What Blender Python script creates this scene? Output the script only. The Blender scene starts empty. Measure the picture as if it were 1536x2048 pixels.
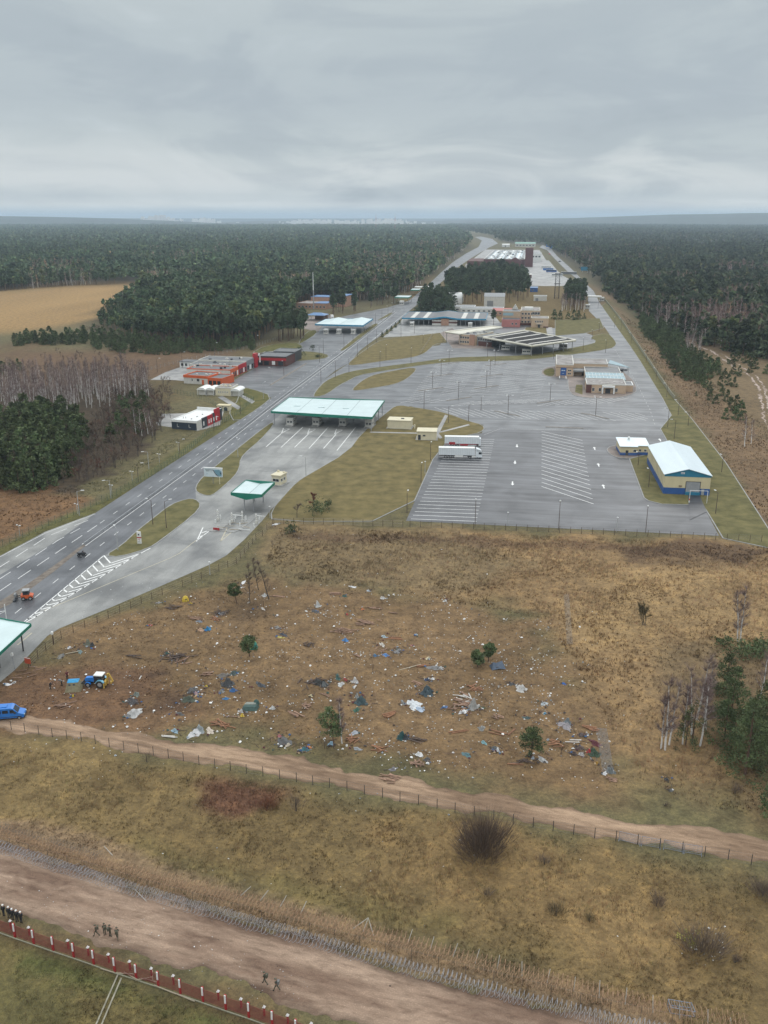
import bpy,bmesh,math,random
import numpy as np
from mathutils import Vector,Matrix
from mathutils.geometry import tessellate_polygon
R=math.radians
random.seed(7);rng=np.random.default_rng(11)
scene=bpy.context.scene
C=scene.collection

# ------------------------------------------------------------------ camera (helicopter, 87 m up, looking north)
CAM_H,FOC,EYE=87.0,1800.0,432.0
PITCH=math.atan((1024 - EYE)/FOC)
cam=bpy.data.cameras.new('camera')
cam.sensor_fit = 'VERTICAL';cam.sensor_height=36.0;cam.lens=36.0*FOC/2048.0
cam.clip_start=0.5;cam.clip_end=90000
co=bpy.data.objects.new('camera',cam);C.objects.link(co)
co.location=(0,0,CAM_H);co.rotation_euler=(math.pi/2 - PITCH,0,0)
scene.camera=co
scene.render.resolution_x,scene.render.resolution_y=768,1024

# ------------------------------------------------------------------ sky, sun, exposure
SUN_EL,SUN_AZ=R(38),R(200)
world=bpy.data.worlds.new('World');scene.world=world;world.use_nodes=True
nt=world.node_tree;nt.nodes.clear();N=nt.nodes.new;L=nt.links.new
def math_node(t,op,a,b=None,c=None,clamp=False):
    n=t.nodes.new('ShaderNodeMath');n.operation=op;n.use_clamp=clamp
    for i,v in enumerate((a,b,c)):
        if v is None: continue
        if hasattr(v,'is_output'): t.links.new(v,n.inputs[i])
        else: n.inputs[i].default_value=v
    return n.outputs[0]
def ramp_node(t,fac,stops,interp='EASE'):
    n=t.nodes.new('ShaderNodeValToRGB');r=n.color_ramp;r.interpolation=interp
    while len(r.elements) < len(stops): r.elements.new(0.5)
    for e,(p,c) in zip(r.elements,stops):
        e.position=p;e.color=(*c,1) if len(c) == 3 else c
    t.links.new(fac,n.inputs[0]);return n.outputs[0]
def noise_node(t,vec,scale,detail=4,rough=0.55,dist=0.0):
    n=t.nodes.new('ShaderNodeTexNoise');n.inputs['Scale'].default_value=scale
    n.inputs['Detail'].default_value=detail;n.inputs['Roughness'].default_value=rough
    n.inputs['Distortion'].default_value=dist
    if vec is not None: t.links.new(vec,n.inputs['Vector'])
    return n.outputs['Fac']
def mixc(t,fac,a,b,mode='MIX'):
    n=t.nodes.new('ShaderNodeMix');n.data_type = 'RGBA';n.blend_type=mode
    for s,v in ((n.inputs[0],fac),(n.inputs[6],a),(n.inputs[7],b)):
        if hasattr(v,'is_output'): t.links.new(v,s)
        elif isinstance(v,(int,float)): s.default_value=v
        else: s.default_value=(*v,1)
    return n.outputs[2]
tc=N('ShaderNodeTexCoord');sep=N('ShaderNodeSeparateXYZ');L(tc.outputs['Generated'],sep.inputs[0])
z=math_node(nt,'MAXIMUM',sep.outputs[2],0.0)
den=math_node(nt,'ADD',z,0.07)
comb=N('ShaderNodeCombineXYZ')
L(math_node(nt,'DIVIDE',sep.outputs[0],den),comb.inputs[0]);L(math_node(nt,'DIVIDE',sep.outputs[1],den),comb.inputs[1])
nA=noise_node(nt,comb.outputs[0],0.5,7,0.52,0.5)
comb2=N('ShaderNodeCombineXYZ')
L(math_node(nt,'MULTIPLY',sep.outputs[0],3.2),comb2.inputs[0]);L(math_node(nt,'MULTIPLY',sep.outputs[2],9.0),comb2.inputs[1])
nB=noise_node(nt,comb2.outputs[0],1.5,8,0.58,0.9)
# cloud deck brightness by elevation (sine of elevation, stretched) : overcast sky, about three times brighter overhead
elev=math_node(nt,'MULTIPLY',z,2.0,clamp=True)
base=ramp_node(nt,elev,[(0.0,(.50,.61,.70)),(.010,(.56,.65,.71)),(0.022,(.69,.74,.76)),(0.040,(.56,.63,.668)),(.075,(.61,.67,.70)),(0.13,(.535,.605,.645)),
                            (0.22,(.492,.560,.614)),(0.34,(.505,.572,.618)),(0.46,(.56,.62,.65)),(1.0,(1.62,1.68,1.72))],'LINEAR')
warp=math_node(nt,'ADD',math_node(nt,'MULTIPLY',nA,0.5),math_node(nt,'MULTIPLY',nB,0.5))
cl=ramp_node(nt,warp,[(0.32,(.80,.82,.845)),(0.44,(.925,.935,.95)),(0.54,(1.03,1.03,1.02)),(0.66,(1.16,1.145,1.13))],'EASE')
clouds=mixc(nt,1.0,base,cl,'MULTIPLY')
# broken brighter streaks low over the horizon
low=ramp_node(nt,elev,[(0.0,(0,0,0)),(0.03,(.1,.1,.1)),(0.06,(1,1,1)),(0.11,(.8,.8,.8)),(0.17,(0,0,0))],'LINEAR')
stk=ramp_node(nt,nB,[(0.42,(0,0,0)),(0.62,(1,1,1))],'EASE')
clouds=mixc(nt,math_node(nt,'MULTIPLY',low,stk),clouds,(.70,.75,.77))
sky=N('ShaderNodeTexSky');sky.sky_type = 'NISHITA';sky.sun_disc=False
sky.sun_elevation=SUN_EL;sky.sun_rotation=SUN_AZ;sky.air_density=2.0;sky.dust_density=3.0
bgs=N('ShaderNodeBackground');L(sky.outputs[0],bgs.inputs[0]);bgs.inputs[1].default_value=0.05
bgc=N('ShaderNodeBackground');L(clouds,bgc.inputs[0]);bgc.inputs[1].default_value=1.0
mixs=N('ShaderNodeMixShader');mixs.inputs[0].default_value=0.92;L(bgs.outputs[0],mixs.inputs[1]);L(bgc.outputs[0],mixs.inputs[2])
wo=N('ShaderNodeOutputWorld');L(mixs.outputs[0],wo.inputs[0])
sun=bpy.data.lights.new('sun','SUN');sun.energy=0.7;sun.angle=R(28);sun.color=(1.0,0.975,0.94)
so=bpy.data.objects.new('sun',sun);C.objects.link(so)
so.location=(0,-200,600);so.rotation_euler=(math.pi/2 - SUN_EL,0,math.pi - SUN_AZ + math.pi)
scene.view_settings.view_transform = 'Standard';scene.view_settings.look = 'None'
scene.view_settings.exposure=0.0;scene.view_settings.gamma=1.0
cy=scene.cycles
cy.max_bounces=4;cy.diffuse_bounces=2;cy.glossy_bounces=2;cy.transmission_bounces=2;cy.transparent_max_bounces=4;cy.volume_bounces=0
cy.use_denoising=True;cy.denoiser = 'OPENIMAGEDENOISE';cy.denoising_input_passes = 'RGB_ALBEDO_NORMAL'

# ------------------------------------------------------------------ helpers
def at(x,y,z=0.0):
    """survey: a point of the aerial photograph -> metres on the ground (or at height z)"""
    u=(x - 768)/FOC;v=(1024 - y)/FOC
    dy=math.cos(PITCH) + v*math.sin(PITCH);dz=-math.sin(PITCH) + v*math.cos(PITCH)
    t=(z - CAM_H)/dz
    return Vector((u*t,dy*t,z))
def ats(pts,z=0.0): return [at(x,y,z) for x,y in pts]
def to_px(X,Y,Z=0.0):
    d=Y*math.cos(PITCH) - (Z - CAM_H)*math.sin(PITCH);up=Y*math.sin(PITCH) + (Z - CAM_H)*math.cos(PITCH)
    return 768 + FOC*X/d,1024 - FOC*up/d

def mat(name,col,rough=0.75,var=0.14,scale=1.5,metal=0.0,bump=0.0,spec=0.5,stretch=(1,1,1),detail=4,rnd=0.0,two=None,coords='Object'):
    m=bpy.data.materials.new(name);m.use_nodes=True;t=m.node_tree
    b=t.nodes['Principled BSDF'];b.inputs['Roughness'].default_value=rough;b.inputs['Metallic'].default_value=metal
    b.inputs['Specular IOR Level'].default_value=spec
    if coords == 'Object':
        vec=t.nodes.new('ShaderNodeTexCoord').outputs['Object']
    else:
        vec=t.nodes.new('ShaderNodeNewGeometry').outputs['Position']
    mp=t.nodes.new('ShaderNodeMapping');mp.inputs['Scale'].default_value=stretch;t.links.new(vec,mp.inputs[0])
    n=noise_node(t,mp.outputs[0],scale,detail,0.6)
    c2=two or col
    lo=tuple(c*(1 - var) for c in col);hi=tuple(min(1,c*(1 + var)) for c in c2)
    c=ramp_node(t,n,[(0.3,lo),(0.7,hi)],'LINEAR')
    if rnd:
        oi=t.nodes.new('ShaderNodeObjectInfo')
        f=math_node(t,'MULTIPLY_ADD',oi.outputs['Random'],2*rnd,1 - rnd)
        hsv=t.nodes.new('ShaderNodeHueSaturation');t.links.new(c,hsv.inputs['Color']);t.links.new(f,hsv.inputs['Value']);c=hsv.outputs[0]
    t.links.new(c,b.inputs['Base Color'])
    if bump:
        bn=t.nodes.new('ShaderNodeBump');bn.inputs['Strength'].default_value=bump;bn.inputs['Distance'].default_value=0.1
        t.links.new(n,bn.inputs['Height']);t.links.new(bn.outputs[0],b.inputs['Normal'])
    return m

class MB:
    """collects shapes into one mesh"""
    def __init__(s): s.v=[];s.f=[];s.m=[];s.M=Matrix.Identity(4)
    def add(s,vs,fs,m=0):
        o=len(s.v);s.v += [tuple(s.M @ Vector(p)) for p in vs];s.f += [tuple(i + o for i in q) for q in fs];s.m += [m]*len(fs);return s
    def box(s,x0,x1,y0,y1,z0,z1,m=0,taper=0.0):
        a=taper
        vs=[(x0,y0,z0),(x1,y0,z0),(x1,y1,z0),(x0,y1,z0),(x0 + a,y0 + a,z1),(x1 - a,y0 + a,z1),(x1 - a,y1 - a,z1),(x0 + a,y1 - a,z1)]
        return s.add(vs,[(3,2,1,0),(4,5,6,7),(0,1,5,4),(1,2,6,5),(2,3,7,6),(3,0,4,7)],m)
    def cbox(s,c,size,m=0,rz=0.0,rx=0.0,ry=0.0):
        keep=s.M;s.M=keep @ Matrix.Translation(c) @ Matrix.Rotation(rz,4,'Z') @ Matrix.Rotation(ry,4,'Y') @ Matrix.Rotation(rx,4,'X')
        a,b,d=size[0]/2,size[1]/2,size[2]/2;s.box(-a,a,-b,b,-d,d,m);s.M=keep;return s
    def tube(s,p0,p1,r0,r1=None,n=6,m=0,caps=True):
        r1=r0 if r1 is None else r1;p0=Vector(p0);p1=Vector(p1);d=(p1 - p0)
        if d.length < 1e-6: return s
        d.normalize();a=d.orthogonal().normalized();b=d.cross(a);vs=[]
        for p,r in ((p0,r0),(p1,r1)):
            for i in range(n):
                t=2*math.pi*i/n;vs.append(tuple(p + a*(r*math.cos(t)) + b*(r*math.sin(t))))
        fs=[(i,(i + 1) % n,n + (i + 1) % n,n + i) for i in range(n)]
        if caps: fs += [tuple(range(n - 1,-1,-1)),tuple(range(n,2*n))]
        return s.add(vs,fs,m)
    def path(s,pts,r,n=5,m=0):
        for a,b in zip(pts,pts[1:]): s.tube(a,b,r,r,n,m)
        return s
    def prism(s,pts,z0,z1,m=0,mtop=None):
        k=len(pts);vs=[(p[0],p[1],z0) for p in pts] + [(p[0],p[1],z1) for p in pts]
        s.add(vs,[(i,(i + 1) % k,k + (i + 1) % k,k + i) for i in range(k)],m)
        o=len(s.v) - k;tr=tessellate_polygon([[Vector((p[0],p[1],0)) for p in pts]])
        for a,b,c in tr:
            A,B,D=(Vector(pts[i][:2]) for i in (a,b,c))
            if (B - A).cross(D - A) < 0: b,c=c,b
            s.f.append((o + a,o + b,o + c));s.m.append(m if mtop is None else mtop)
        return s
    def sheet(s,pts,z,m=0):
        o=len(s.v);s.v += [tuple(s.M @ Vector((p[0],p[1],z))) for p in pts]
        for a,b,c in tessellate_polygon([[Vector((p[0],p[1],0)) for p in pts]]):
            A,B,D=(Vector(pts[i][:2]) for i in (a,b,c))
            if (B - A).cross(D - A) < 0: b,c=c,b
            s.f.append((o + a,o + b,o + c));s.m.append(m)
        return s
    def profile_x(s,prof,x0,x1,m=0):
        """extrude a (y,z) outline along x"""
        k=len(prof);vs=[(x0,y,z) for y,z in prof] + [(x1,y,z) for y,z in prof]
        return s.add(vs,[(i,(i + 1) % k,k + (i + 1) % k,k + i) for i in range(k)] + [tuple(range(k - 1,-1,-1)),tuple(range(k,2*k))],m)
    def profile_y(s,prof,y0,y1,m=0):
        k=len(prof);vs=[(x,y0,z) for x,z in prof] + [(x,y1,z) for x,z in prof]
        return s.add(vs,[(i,(i + 1) % k,k + (i + 1) % k,k + i) for i in range(k)] + [tuple(range(k - 1,-1,-1)),tuple(range(k,2*k))],m)
    def wheel(s,c,r,w,m=0,n=14):
        c=Vector(c);return s.tube(c - Vector((0,w/2,0)),c + Vector((0,w/2,0)),r,r,n,m)
    def dome(s,c,rx,ry,rz,m=0,seg=10,rings=4,jit=0.0,full=False):
        vs=[];fs=[];lo=-rings if full else 0
        lv=list(range(lo,rings + 1))
        for j in lv:
            ph=math.pi/2*j/rings
            for i in range(seg):
                th=2*math.pi*i/seg;k=1 + (random.uniform(-jit,jit) if jit else 0)
                vs.append((c[0] + rx*k*math.cos(ph)*math.cos(th),c[1] + ry*k*math.cos(ph)*math.sin(th),c[2] + rz*k*math.sin(ph)))
        for j in range(len(lv) - 1):
            for i in range(seg):
                fs.append((j*seg + i,j*seg + (i + 1) % seg,(j + 1)*seg + (i + 1) % seg,(j + 1)*seg + i))
        return s.add(vs,fs,m)
    def build(s,name,mats,parent=None,smooth=False):
        me=bpy.data.meshes.new(name);me.from_pydata(s.v,[],s.f)
        for x in (mats if isinstance(mats,(list,tuple)) else [mats]): me.materials.append(x)
        me.polygons.foreach_set('material_index',s.m)
        if smooth: me.polygons.foreach_set('use_smooth',[True]*len(s.f))
        me.update();o=bpy.data.objects.new(name,me);C.objects.link(o)
        if parent is not None: o.parent=parent
        return o

def tag(o,label=None,cat=None,group=None,kind=None):
    if label: o['label']=label
    if cat: o['category']=cat
    if group: o['group']=group
    if kind: o['kind']=kind
    return o
def thing(name,label,cat,loc=(0,0,0),rz=0.0,group=None):
    o=bpy.data.objects.new(name,None);C.objects.link(o);o.empty_display_size=0.3
    o.location=loc;o.rotation_euler=(0,0,rz);return tag(o,label,cat,group)
def dup(root,loc,rz=0.0,label=None,group=None,scale=None):
    r=root.copy();C.objects.link(r);r.location=loc;r.rotation_euler=(0,0,rz)
    if scale: r.scale=(scale,)*3 if isinstance(scale,(int,float)) else scale
    if label: r['label']=label
    if group: r['group']=group
    for ch in root.children:
        c=ch.copy();C.objects.link(c);c.parent=r
        for g in ch.children:
            d=g.copy();C.objects.link(d);d.parent=c
    return r
def struct(name,mb,mats):
    o=mb.build(name,mats);o['kind'] = 'structure';return o
def facing(a,b): d=b - a;return math.atan2(d.y,d.x)
ORD = 'first second third fourth fifth sixth seventh eighth ninth tenth eleventh twelfth thirteenth fourteenth fifteenth sixteenth seventeenth eighteenth nineteenth twentieth'.split()
TENS={20: 'twenty',30: 'thirty',40: 'forty',50: 'fifty',60: 'sixty',70: 'seventy',80: 'eighty',90: 'ninety'}
def ordinal(i):
    if i < 20: return ORD[i]
    n=i + 1;t,u=n//10*10,n % 10
    if n >= 100: return 'hundred and ' + ordinal(n - 101) if n > 100 else 'hundredth'
    return TENS[t] + '-' + ORD[u - 1] if u else TENS[t][:-1] + 'ieth'

def soft_poly(P,poly,soft,nz=None):
    """weight 0..1 for points P (n,2): inside the polygon, softened over `soft` metres, edge shifted by nz"""
    poly=np.array([(p[0],p[1]) for p in poly]);x,y=P[:,0],P[:,1]
    inside=np.zeros(len(P),bool);dist=np.full(len(P),1e9)
    for i in range(len(poly)):
        a=poly[i - 1];b=poly[i]
        c=((a[1] > y) != (b[1] > y)) & (x < (b[0] - a[0])*(y - a[1])/(b[1] - a[1] + 1e-12) + a[0]);inside ^= c
        d=b - a;t=np.clip(((x - a[0])*d[0] + (y - a[1])*d[1])/(d @ d + 1e-12),0,1)
        dist=np.minimum(dist,np.hypot(x - a[0] - t*d[0],y - a[1] - t*d[1]))
    s=np.where(inside,dist,-dist)
    if nz is not None: s=s + nz
    return np.clip(s/soft + 0.5,0,1)
def inside_poly(P,poly):
    return soft_poly(P,poly,1e-6) > 0.5
def value_noise(P,size,seed):
    """smooth noise -1..1 at points"""
    g=np.random.default_rng(seed).uniform(-1,1,(64,64));q=P/size;i=np.floor(q).astype(int);f=q - i;f=f*f*(3 - 2*f)
    a=g[i[:,0] % 64,i[:,1] % 64];b=g[(i[:,0] + 1) % 64,i[:,1] % 64];c=g[i[:,0] % 64,(i[:,1] + 1) % 64];d=g[(i[:,0] + 1) % 64,(i[:,1] + 1) % 64]
    return (a*(1 - f[:,0]) + b*f[:,0])*(1 - f[:,1]) + (c*(1 - f[:,0]) + d*f[:,0])*f[:,1]
def tri_mesh(name,V,T,mats,mi=None,col=None,parent=None):
    """fast mesh from arrays of vertices and triangles"""
    me=bpy.data.meshes.new(name);n,k=len(V),len(T)
    me.vertices.add(n);me.vertices.foreach_set('co',np.asarray(V,np.float32).ravel())
    me.loops.add(3*k);me.polygons.add(k)
    me.loops.foreach_set('vertex_index',np.asarray(T,np.int32).ravel())
    me.polygons.foreach_set('loop_start',np.arange(0,3*k,3,dtype=np.int32))
    for m in (mats if isinstance(mats,(list,tuple)) else [mats]): me.materials.append(m)
    if mi is not None: me.polygons.foreach_set('material_index',np.asarray(mi,np.int32))
    if col is not None:
        a=me.color_attributes.new('tone','FLOAT_COLOR','POINT')
        a.data.foreach_set('color',np.concatenate([col,np.ones((n,1))],1).astype(np.float32).ravel())
    me.update(calc_edges=True);me.validate()
    o=bpy.data.objects.new(name,me);C.objects.link(o)
    if parent is not None: o.parent=parent
    return o

# ------------------------------------------------------------------ ground : one sheet to the horizon, plant cover by zone
def axis(fine,lo,hi,ext):
    a=list(np.arange(lo,hi + 1e-6,fine));st=fine
    while a[-1] < ext: st*= 1.22;a.append(a[-1] + st)
    st=fine
    while a[0] > -ext: st*= 1.22;a.insert(0,a[0] - st)
    return np.array(a)
gx=axis(1.4,-170,190,30000);gy=axis(1.4,50,420,40000);gy=gy[gy > -3000]
GX,GY=np.meshgrid(gx,gy);GP=np.stack([GX.ravel(),GY.ravel()],1)
n1=value_noise(GP,14,1);n2=value_noise(GP,4.5,2);n3=value_noise(GP,50,3)
def zone(col,pts,poly_soft,target,wob=1.0,amount=1.0,world=False):
    P=pts if world else ats(pts)
    w=soft_poly(target['P'],P,poly_soft,wob*(2.6*target['n1'] + 1.4*target['n2']))[:,None]*amount
    target['c']=target['c']*(1 - w) + np.array(col)*w
ZONES=[  # (albedo, outline, softness m, wobble, amount)
    ((.105,.080,.040),[(-900,760),(-200,700),(0,690),(330,700),(560,690),(560,720),(380,760),(300,850),(0,1090),(-300,1200)],8,2,1),# rough ground left of the road
    ((.060,.045,.030),[(-300,860),(0,770),(300,770),(330,860),(250,930),(150,990),(-300,1010)],5,2,1),# under the left wood
    ((.150,.085,.045),[(-300,960),(0,950),(140,990),(190,1000),(0,1090),(-200,1150)],5,1,.9),
    ((.120,.075,.045),[(0,690),(320,705),(480,705),(400,730),(300,760),(0,780)],6,2,.9),
    ((.27,.175,.078),[(-500,575),(0,582),(150,572),(292,568),(300,585),(215,622),(190,640),(60,668),(-500,690)],12,.5,1),# harvested field
    ((.095,.090,.035),[(-60,1128),(0,1096),(90,1048),(191,1008),(287,945),(420,858),(480,812),(455,772),(510,775),(547,793),(420,882),(287,967),(191,1030),(0,1116)],2,.3,1),
    ((.135,.095,.040),[(850,560),(1060,560),(1190,590),(1215,660),(1180,680),(1000,660),(800,600)],12,1,.9),
    ((.160,.108,.064),[(1150,540),(1200,565),(1240,620),(1290,680),(1390,760),(1536,880),(1900,1100),(1536,1080),(1440,910),(1300,715),(1200,590)],6,1,1),# brown slope right of the wall
    ((.155,.103,.060),[(1300,640),(1536,720),(1900,800),(1900,1150),(1536,1060),(1380,830)],10,2,.7),
    ((.218,.145,.074),[(545,1048),(1000,1062),(1536,1090),(1900,1130),(1900,1650),(1536,1620),(1250,1560),(1180,1400),(1080,1230),(800,1180),(520,1120)],9,2,1),# tall dry grass
    ((.165,.122,.068),[(540,1050),(900,1065),(1050,1130),(1000,1180),(600,1180),(500,1120)],8,2,.8),
    ((.075,.048,.032),[(1230,1085),(1400,1092),(1536,1100),(1536,1128),(1420,1132),(1260,1122)],4,2,.8),
    ((.09,.055,.035),[(560,1062),(800,1068),(1230,1088),(1230,1100),(800,1085),(560,1085)],3,1.5,.6),
    ((.105,.07,.045),[(1290,1185),(1440,1195),(1440,1215),(1310,1212)],3,1.4,.6),
    ((.30,.205,.10),[(1180,1150),(1500,1140),(1536,1250),(1300,1290),(1130,1270)],12,3,.55),
    ((.115,.085,.05),[(1330,1280),(1536,1300),(1700,1480),(1600,1640),(1440,1560),(1380,1450)],8,2,.7),
    ((.155,.102,.055),[(0,1350),(200,1240),(480,1150),(800,1190),(1080,1240),(1180,1420),(1230,1590),(900,1560),(400,1440),(-80,1440)],8,2,1),# trampled camp
    ((.176,.116,.064),[(520,1260),(780,1240),(1000,1300),(1040,1420),(760,1460),(560,1380)],14,3,.6),
    ((.125,.072,.043),[(-60,1350),(60,1330),(200,1320),(330,1330),(400,1360),(380,1420),(200,1440),(-100,1460)],7,2,.85),
    ((.065,.042,.030),[(260,1345),(340,1335),(392,1350),(300,1362)],2.5,1,.7),((.068,.044,.030),[(290,1372),(375,1372),(390,1410),(300,1420)],3,1,.65),
    ((.085,.058,.038),[(455,1205),(530,1190),(550,1235),(470,1240)],4,1,.6),
    ((.152,.108,.050),[(-100,1480),(200,1500),(500,1560),(1000,1655),(1536,1755),(1900,1800),(1900,2300),(1536,2100),(900,1900),(520,1790),(0,1640),(-100,1620)],5,1,1),# strip between the two dirt tracks
    ((.175,.125,.058),[(80,1500),(190,1520),(120,1640),(30,1660),(60,1590)],4,1.3,.8),
    ((.195,.128,.058),[(700,1640),(1000,1690),(1536,1790),(1700,2000),(1200,1880),(820,1790)],8,3,.65),
    ((.205,.138,.064),[(1100,1800),(1536,1830),(1700,2048),(1300,1960)],8,3,.55),
    ((.115,.050,.036),[(410,1570),(480,1560),(570,1580),(560,1620),(470,1640),(400,1615)],2.5,1,.75),
    ((.128,.108,.042),[(300,1690),(500,1730),(700,1790),(900,1840),(880,1870),(620,1800),(330,1730)],4,1.5,.6),
    ((.125,.10,.043),[(-100,1862),(60,1888),(300,1970),(600,2065),(500,2200),(-200,2200)],2,.6,1),# grass inside the border fence
    ((.075,.085,.030),[(60,1900),(300,1985),(500,2060),(480,2085),(250,1995),(60,1930)],1.5,.6,.8),
    ((.075,.070,.030),[(0,1960),(120,1980),(140,2060),(0,2060)],2,.8,.6),
    ((.110,.078,.042),[(-60,1812),(110,1862),(330,1935),(520,2010),(640,2080),(590,2090),(300,1960),(60,1882),(-60,1845)],1.5,.6,.9),# bare shoulder by the fence
    ((.21,.145,.088),[(-60,1640),(100,1650),(330,1725),(700,1842),(1100,1955),(1400,2048),(1300,2080),(900,1965),(600,1877),(250,1775),(0,1715),(-60,1705)],1.2,.4,.9),# withered weeds under the wire
]
FOREST_W=[[(-700,470),(900,470),(940,492),(880,540),(820,585),(770,600),(690,603),(650,598),(600,606),(560,660),(505,690),(430,692),(330,692),(250,672),(195,655),(215,620),(280,587),(300,566),(150,571),(0,582),(-700,620)],
            [(1085,492),(1140,520),(1185,553),(1238,600),(1285,638),(1390,690),(1536,725),(2100,790),(2100,470),(1000,470),(995,480),(1060,488)]]
target=dict(P=GP,n1=n1,n2=n2,c=np.tile(np.array([.115,.10,.052]),(len(GP),1)))
for poly in FOREST_W: zone((.040,.034,.022),poly,20,target,2)
for col,pts,soft,wob,am in ZONES: zone(col,pts,soft,target,wob,am)
gcol=target['c']*(1 + 0.13*n1 + 0.08*n2)[:,None]
far=np.clip((np.hypot(GP[:,0],GP[:,1]) - 5200)/900,0,1)[:,None]
strips=(value_noise(GP*np.array([0.25,1.0]),420,9) > 0.12)[:,None]
gcol=gcol*(1 - far) + far*np.where(strips,(.24,.22,.15),(.06,.07,.05))
nx,ny=len(gx),len(gy)
idx=np.arange(nx*ny).reshape(ny,nx)
qa,qb,qc,qd=idx[:-1,:-1].ravel(),idx[:-1,1:].ravel(),idx[1:,1:].ravel(),idx[1:,:-1].ravel()
GT=np.concatenate([np.stack([qa,qb,qc],1),np.stack([qa,qc,qd],1)])

gm=bpy.data.materials.new('meadow');gm.use_nodes=True;t=gm.node_tree;bs=t.nodes['Principled BSDF']
bs.inputs['Roughness'].default_value=0.95;bs.inputs['Specular IOR Level'].default_value=0.15
pos=t.nodes.new('ShaderNodeNewGeometry').outputs['Position']
ca=t.nodes.new('ShaderNodeVertexColor');ca.layer_name = 'tone'
a=noise_node(t,pos,0.35,5,0.62,0.3);b=noise_node(t,pos,1.7,5,0.65,0.4);d=noise_node(t,pos,6.0,3,0.6)
c=mixc(t,1.0,ca.outputs[0],ramp_node(t,a,[(0.28,(.62,.60,.60)),(0.5,(1,1,1)),(0.72,(1.38,1.34,1.22))],'LINEAR'),'MULTIPLY')
c=mixc(t,1.0,c,ramp_node(t,b,[(0.28,(.70,.70,.71)),(0.5,(1,1,1)),(0.70,(1.36,1.33,1.25))],'LINEAR'),'MULTIPLY')
c=mixc(t,1.0,c,ramp_node(t,d,[(0.3,(.75,.75,.75)),(0.7,(1.22,1.22,1.2))],'LINEAR'),'MULTIPLY')
t.links.new(c,bs.inputs['Base Color'])
bn=t.nodes.new('ShaderNodeBump');bn.inputs['Strength'].default_value=0.6;bn.inputs['Distance'].default_value=0.25
t.links.new(b,bn.inputs['Height']);t.links.new(bn.outputs[0],bs.inputs['Normal'])
ground=tri_mesh('ground',np.concatenate([GP,np.zeros((len(GP),1))],1),GT,gm,col=gcol);ground['kind'] = 'structure'

# ------------------------------------------------------------------ paved surfaces
def paving(name,col,rough,streak=(1,1,1),scale=0.3,var=.18,wet=0.16,ang=-9):
    m=bpy.data.materials.new(name);m.use_nodes=True;t=m.node_tree;b=t.nodes['Principled BSDF']
    pos=t.nodes.new('ShaderNodeNewGeometry').outputs['Position']
    mp=t.nodes.new('ShaderNodeMapping');mp.inputs['Rotation'].default_value=(0,0,R(-ang));t.links.new(pos,mp.inputs[0])
    mp2=t.nodes.new('ShaderNodeMapping');mp2.inputs['Scale'].default_value=streak;t.links.new(mp.outputs[0],mp2.inputs[0])
    n=noise_node(t,mp2.outputs[0],scale,5,0.6,0.4);n2=noise_node(t,pos,0.07,4,0.55,0.5);n3=noise_node(t,pos,3.0,3,0.6)
    c=ramp_node(t,n,[(0.3,tuple(x*(1 - var) for x in col)),(0.7,tuple(x*(1 + var) for x in col))],'LINEAR')
    c=mixc(t,1.0,c,ramp_node(t,n2,[(0.35,(.62,.63,.65)),(0.5,(1,1,1)),(0.65,(1.32,1.31,1.3))],'LINEAR'),'MULTIPLY')
    c=mixc(t,1.0,c,ramp_node(t,n3,[(0.3,(.88,.88,.88)),(0.7,(1.12,1.12,1.12))],'LINEAR'),'MULTIPLY')
    t.links.new(c,b.inputs['Base Color'])
    ro=math_node(t,'ADD',math_node(t,'MULTIPLY',n,-wet*1.6),rough + wet*.8)
    ro=math_node(t,'ADD',ro,math_node(t,'MULTIPLY_ADD',n2,-wet*1.6,wet*.8),clamp=True)
    t.links.new(ro,b.inputs['Roughness']);b.inputs['Specular IOR Level'].default_value=0.5
    return m
M_ROAD=paving('wet_asphalt',(.082,.085,.092),.40,(1,.10,1),.35,.24,.16,-8)
M_LOT=paving('lot_asphalt',(.050,.052,.058),.44,(.05,1,1),.35,.36,.16)
M_YARD=paving('yard_asphalt',(.086,.089,.094),.42,(.08,1,1),.3,.34,.2)
M_CONC=paving('concrete_paving',(.20,.20,.19),.50,(1,.2,1),.3,.16,.14)
M_PALE=paving('pale_paving',(.24,.235,.225),.6,(1,1,1),.3,.14,.1)
M_BRICK=paving('brick_paving',(.17,.135,.115),.7,(1,1,1),.4,.14,.06)
M_KERB=mat('kerb',(.25,.25,.24),.8,.2,.6,coords='pos')
M_MEDIAN=mat('median_soil',(.13,.105,.085),.9,.3,.6,coords='pos',two=(.16,.135,.11))
def lawn_mat(name,col,two):
    m=mat(name,col,.95,.22,.22,coords='pos',two=two,detail=8,spec=.12);return m
M_LAWN=lawn_mat('lawn_olive',(.100,.096,.042),(.140,.122,.054))
M_LAWN_TAN=lawn_mat('lawn_tan',(.122,.104,.046),(.160,.127,.056))
M_LAWN_GREEN=lawn_mat('lawn_green',(.075,.085,.028),(.12,.105,.038))
def sheet(name,pts,z,m): return struct(name,MB().sheet(ats(pts),z),m)
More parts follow.
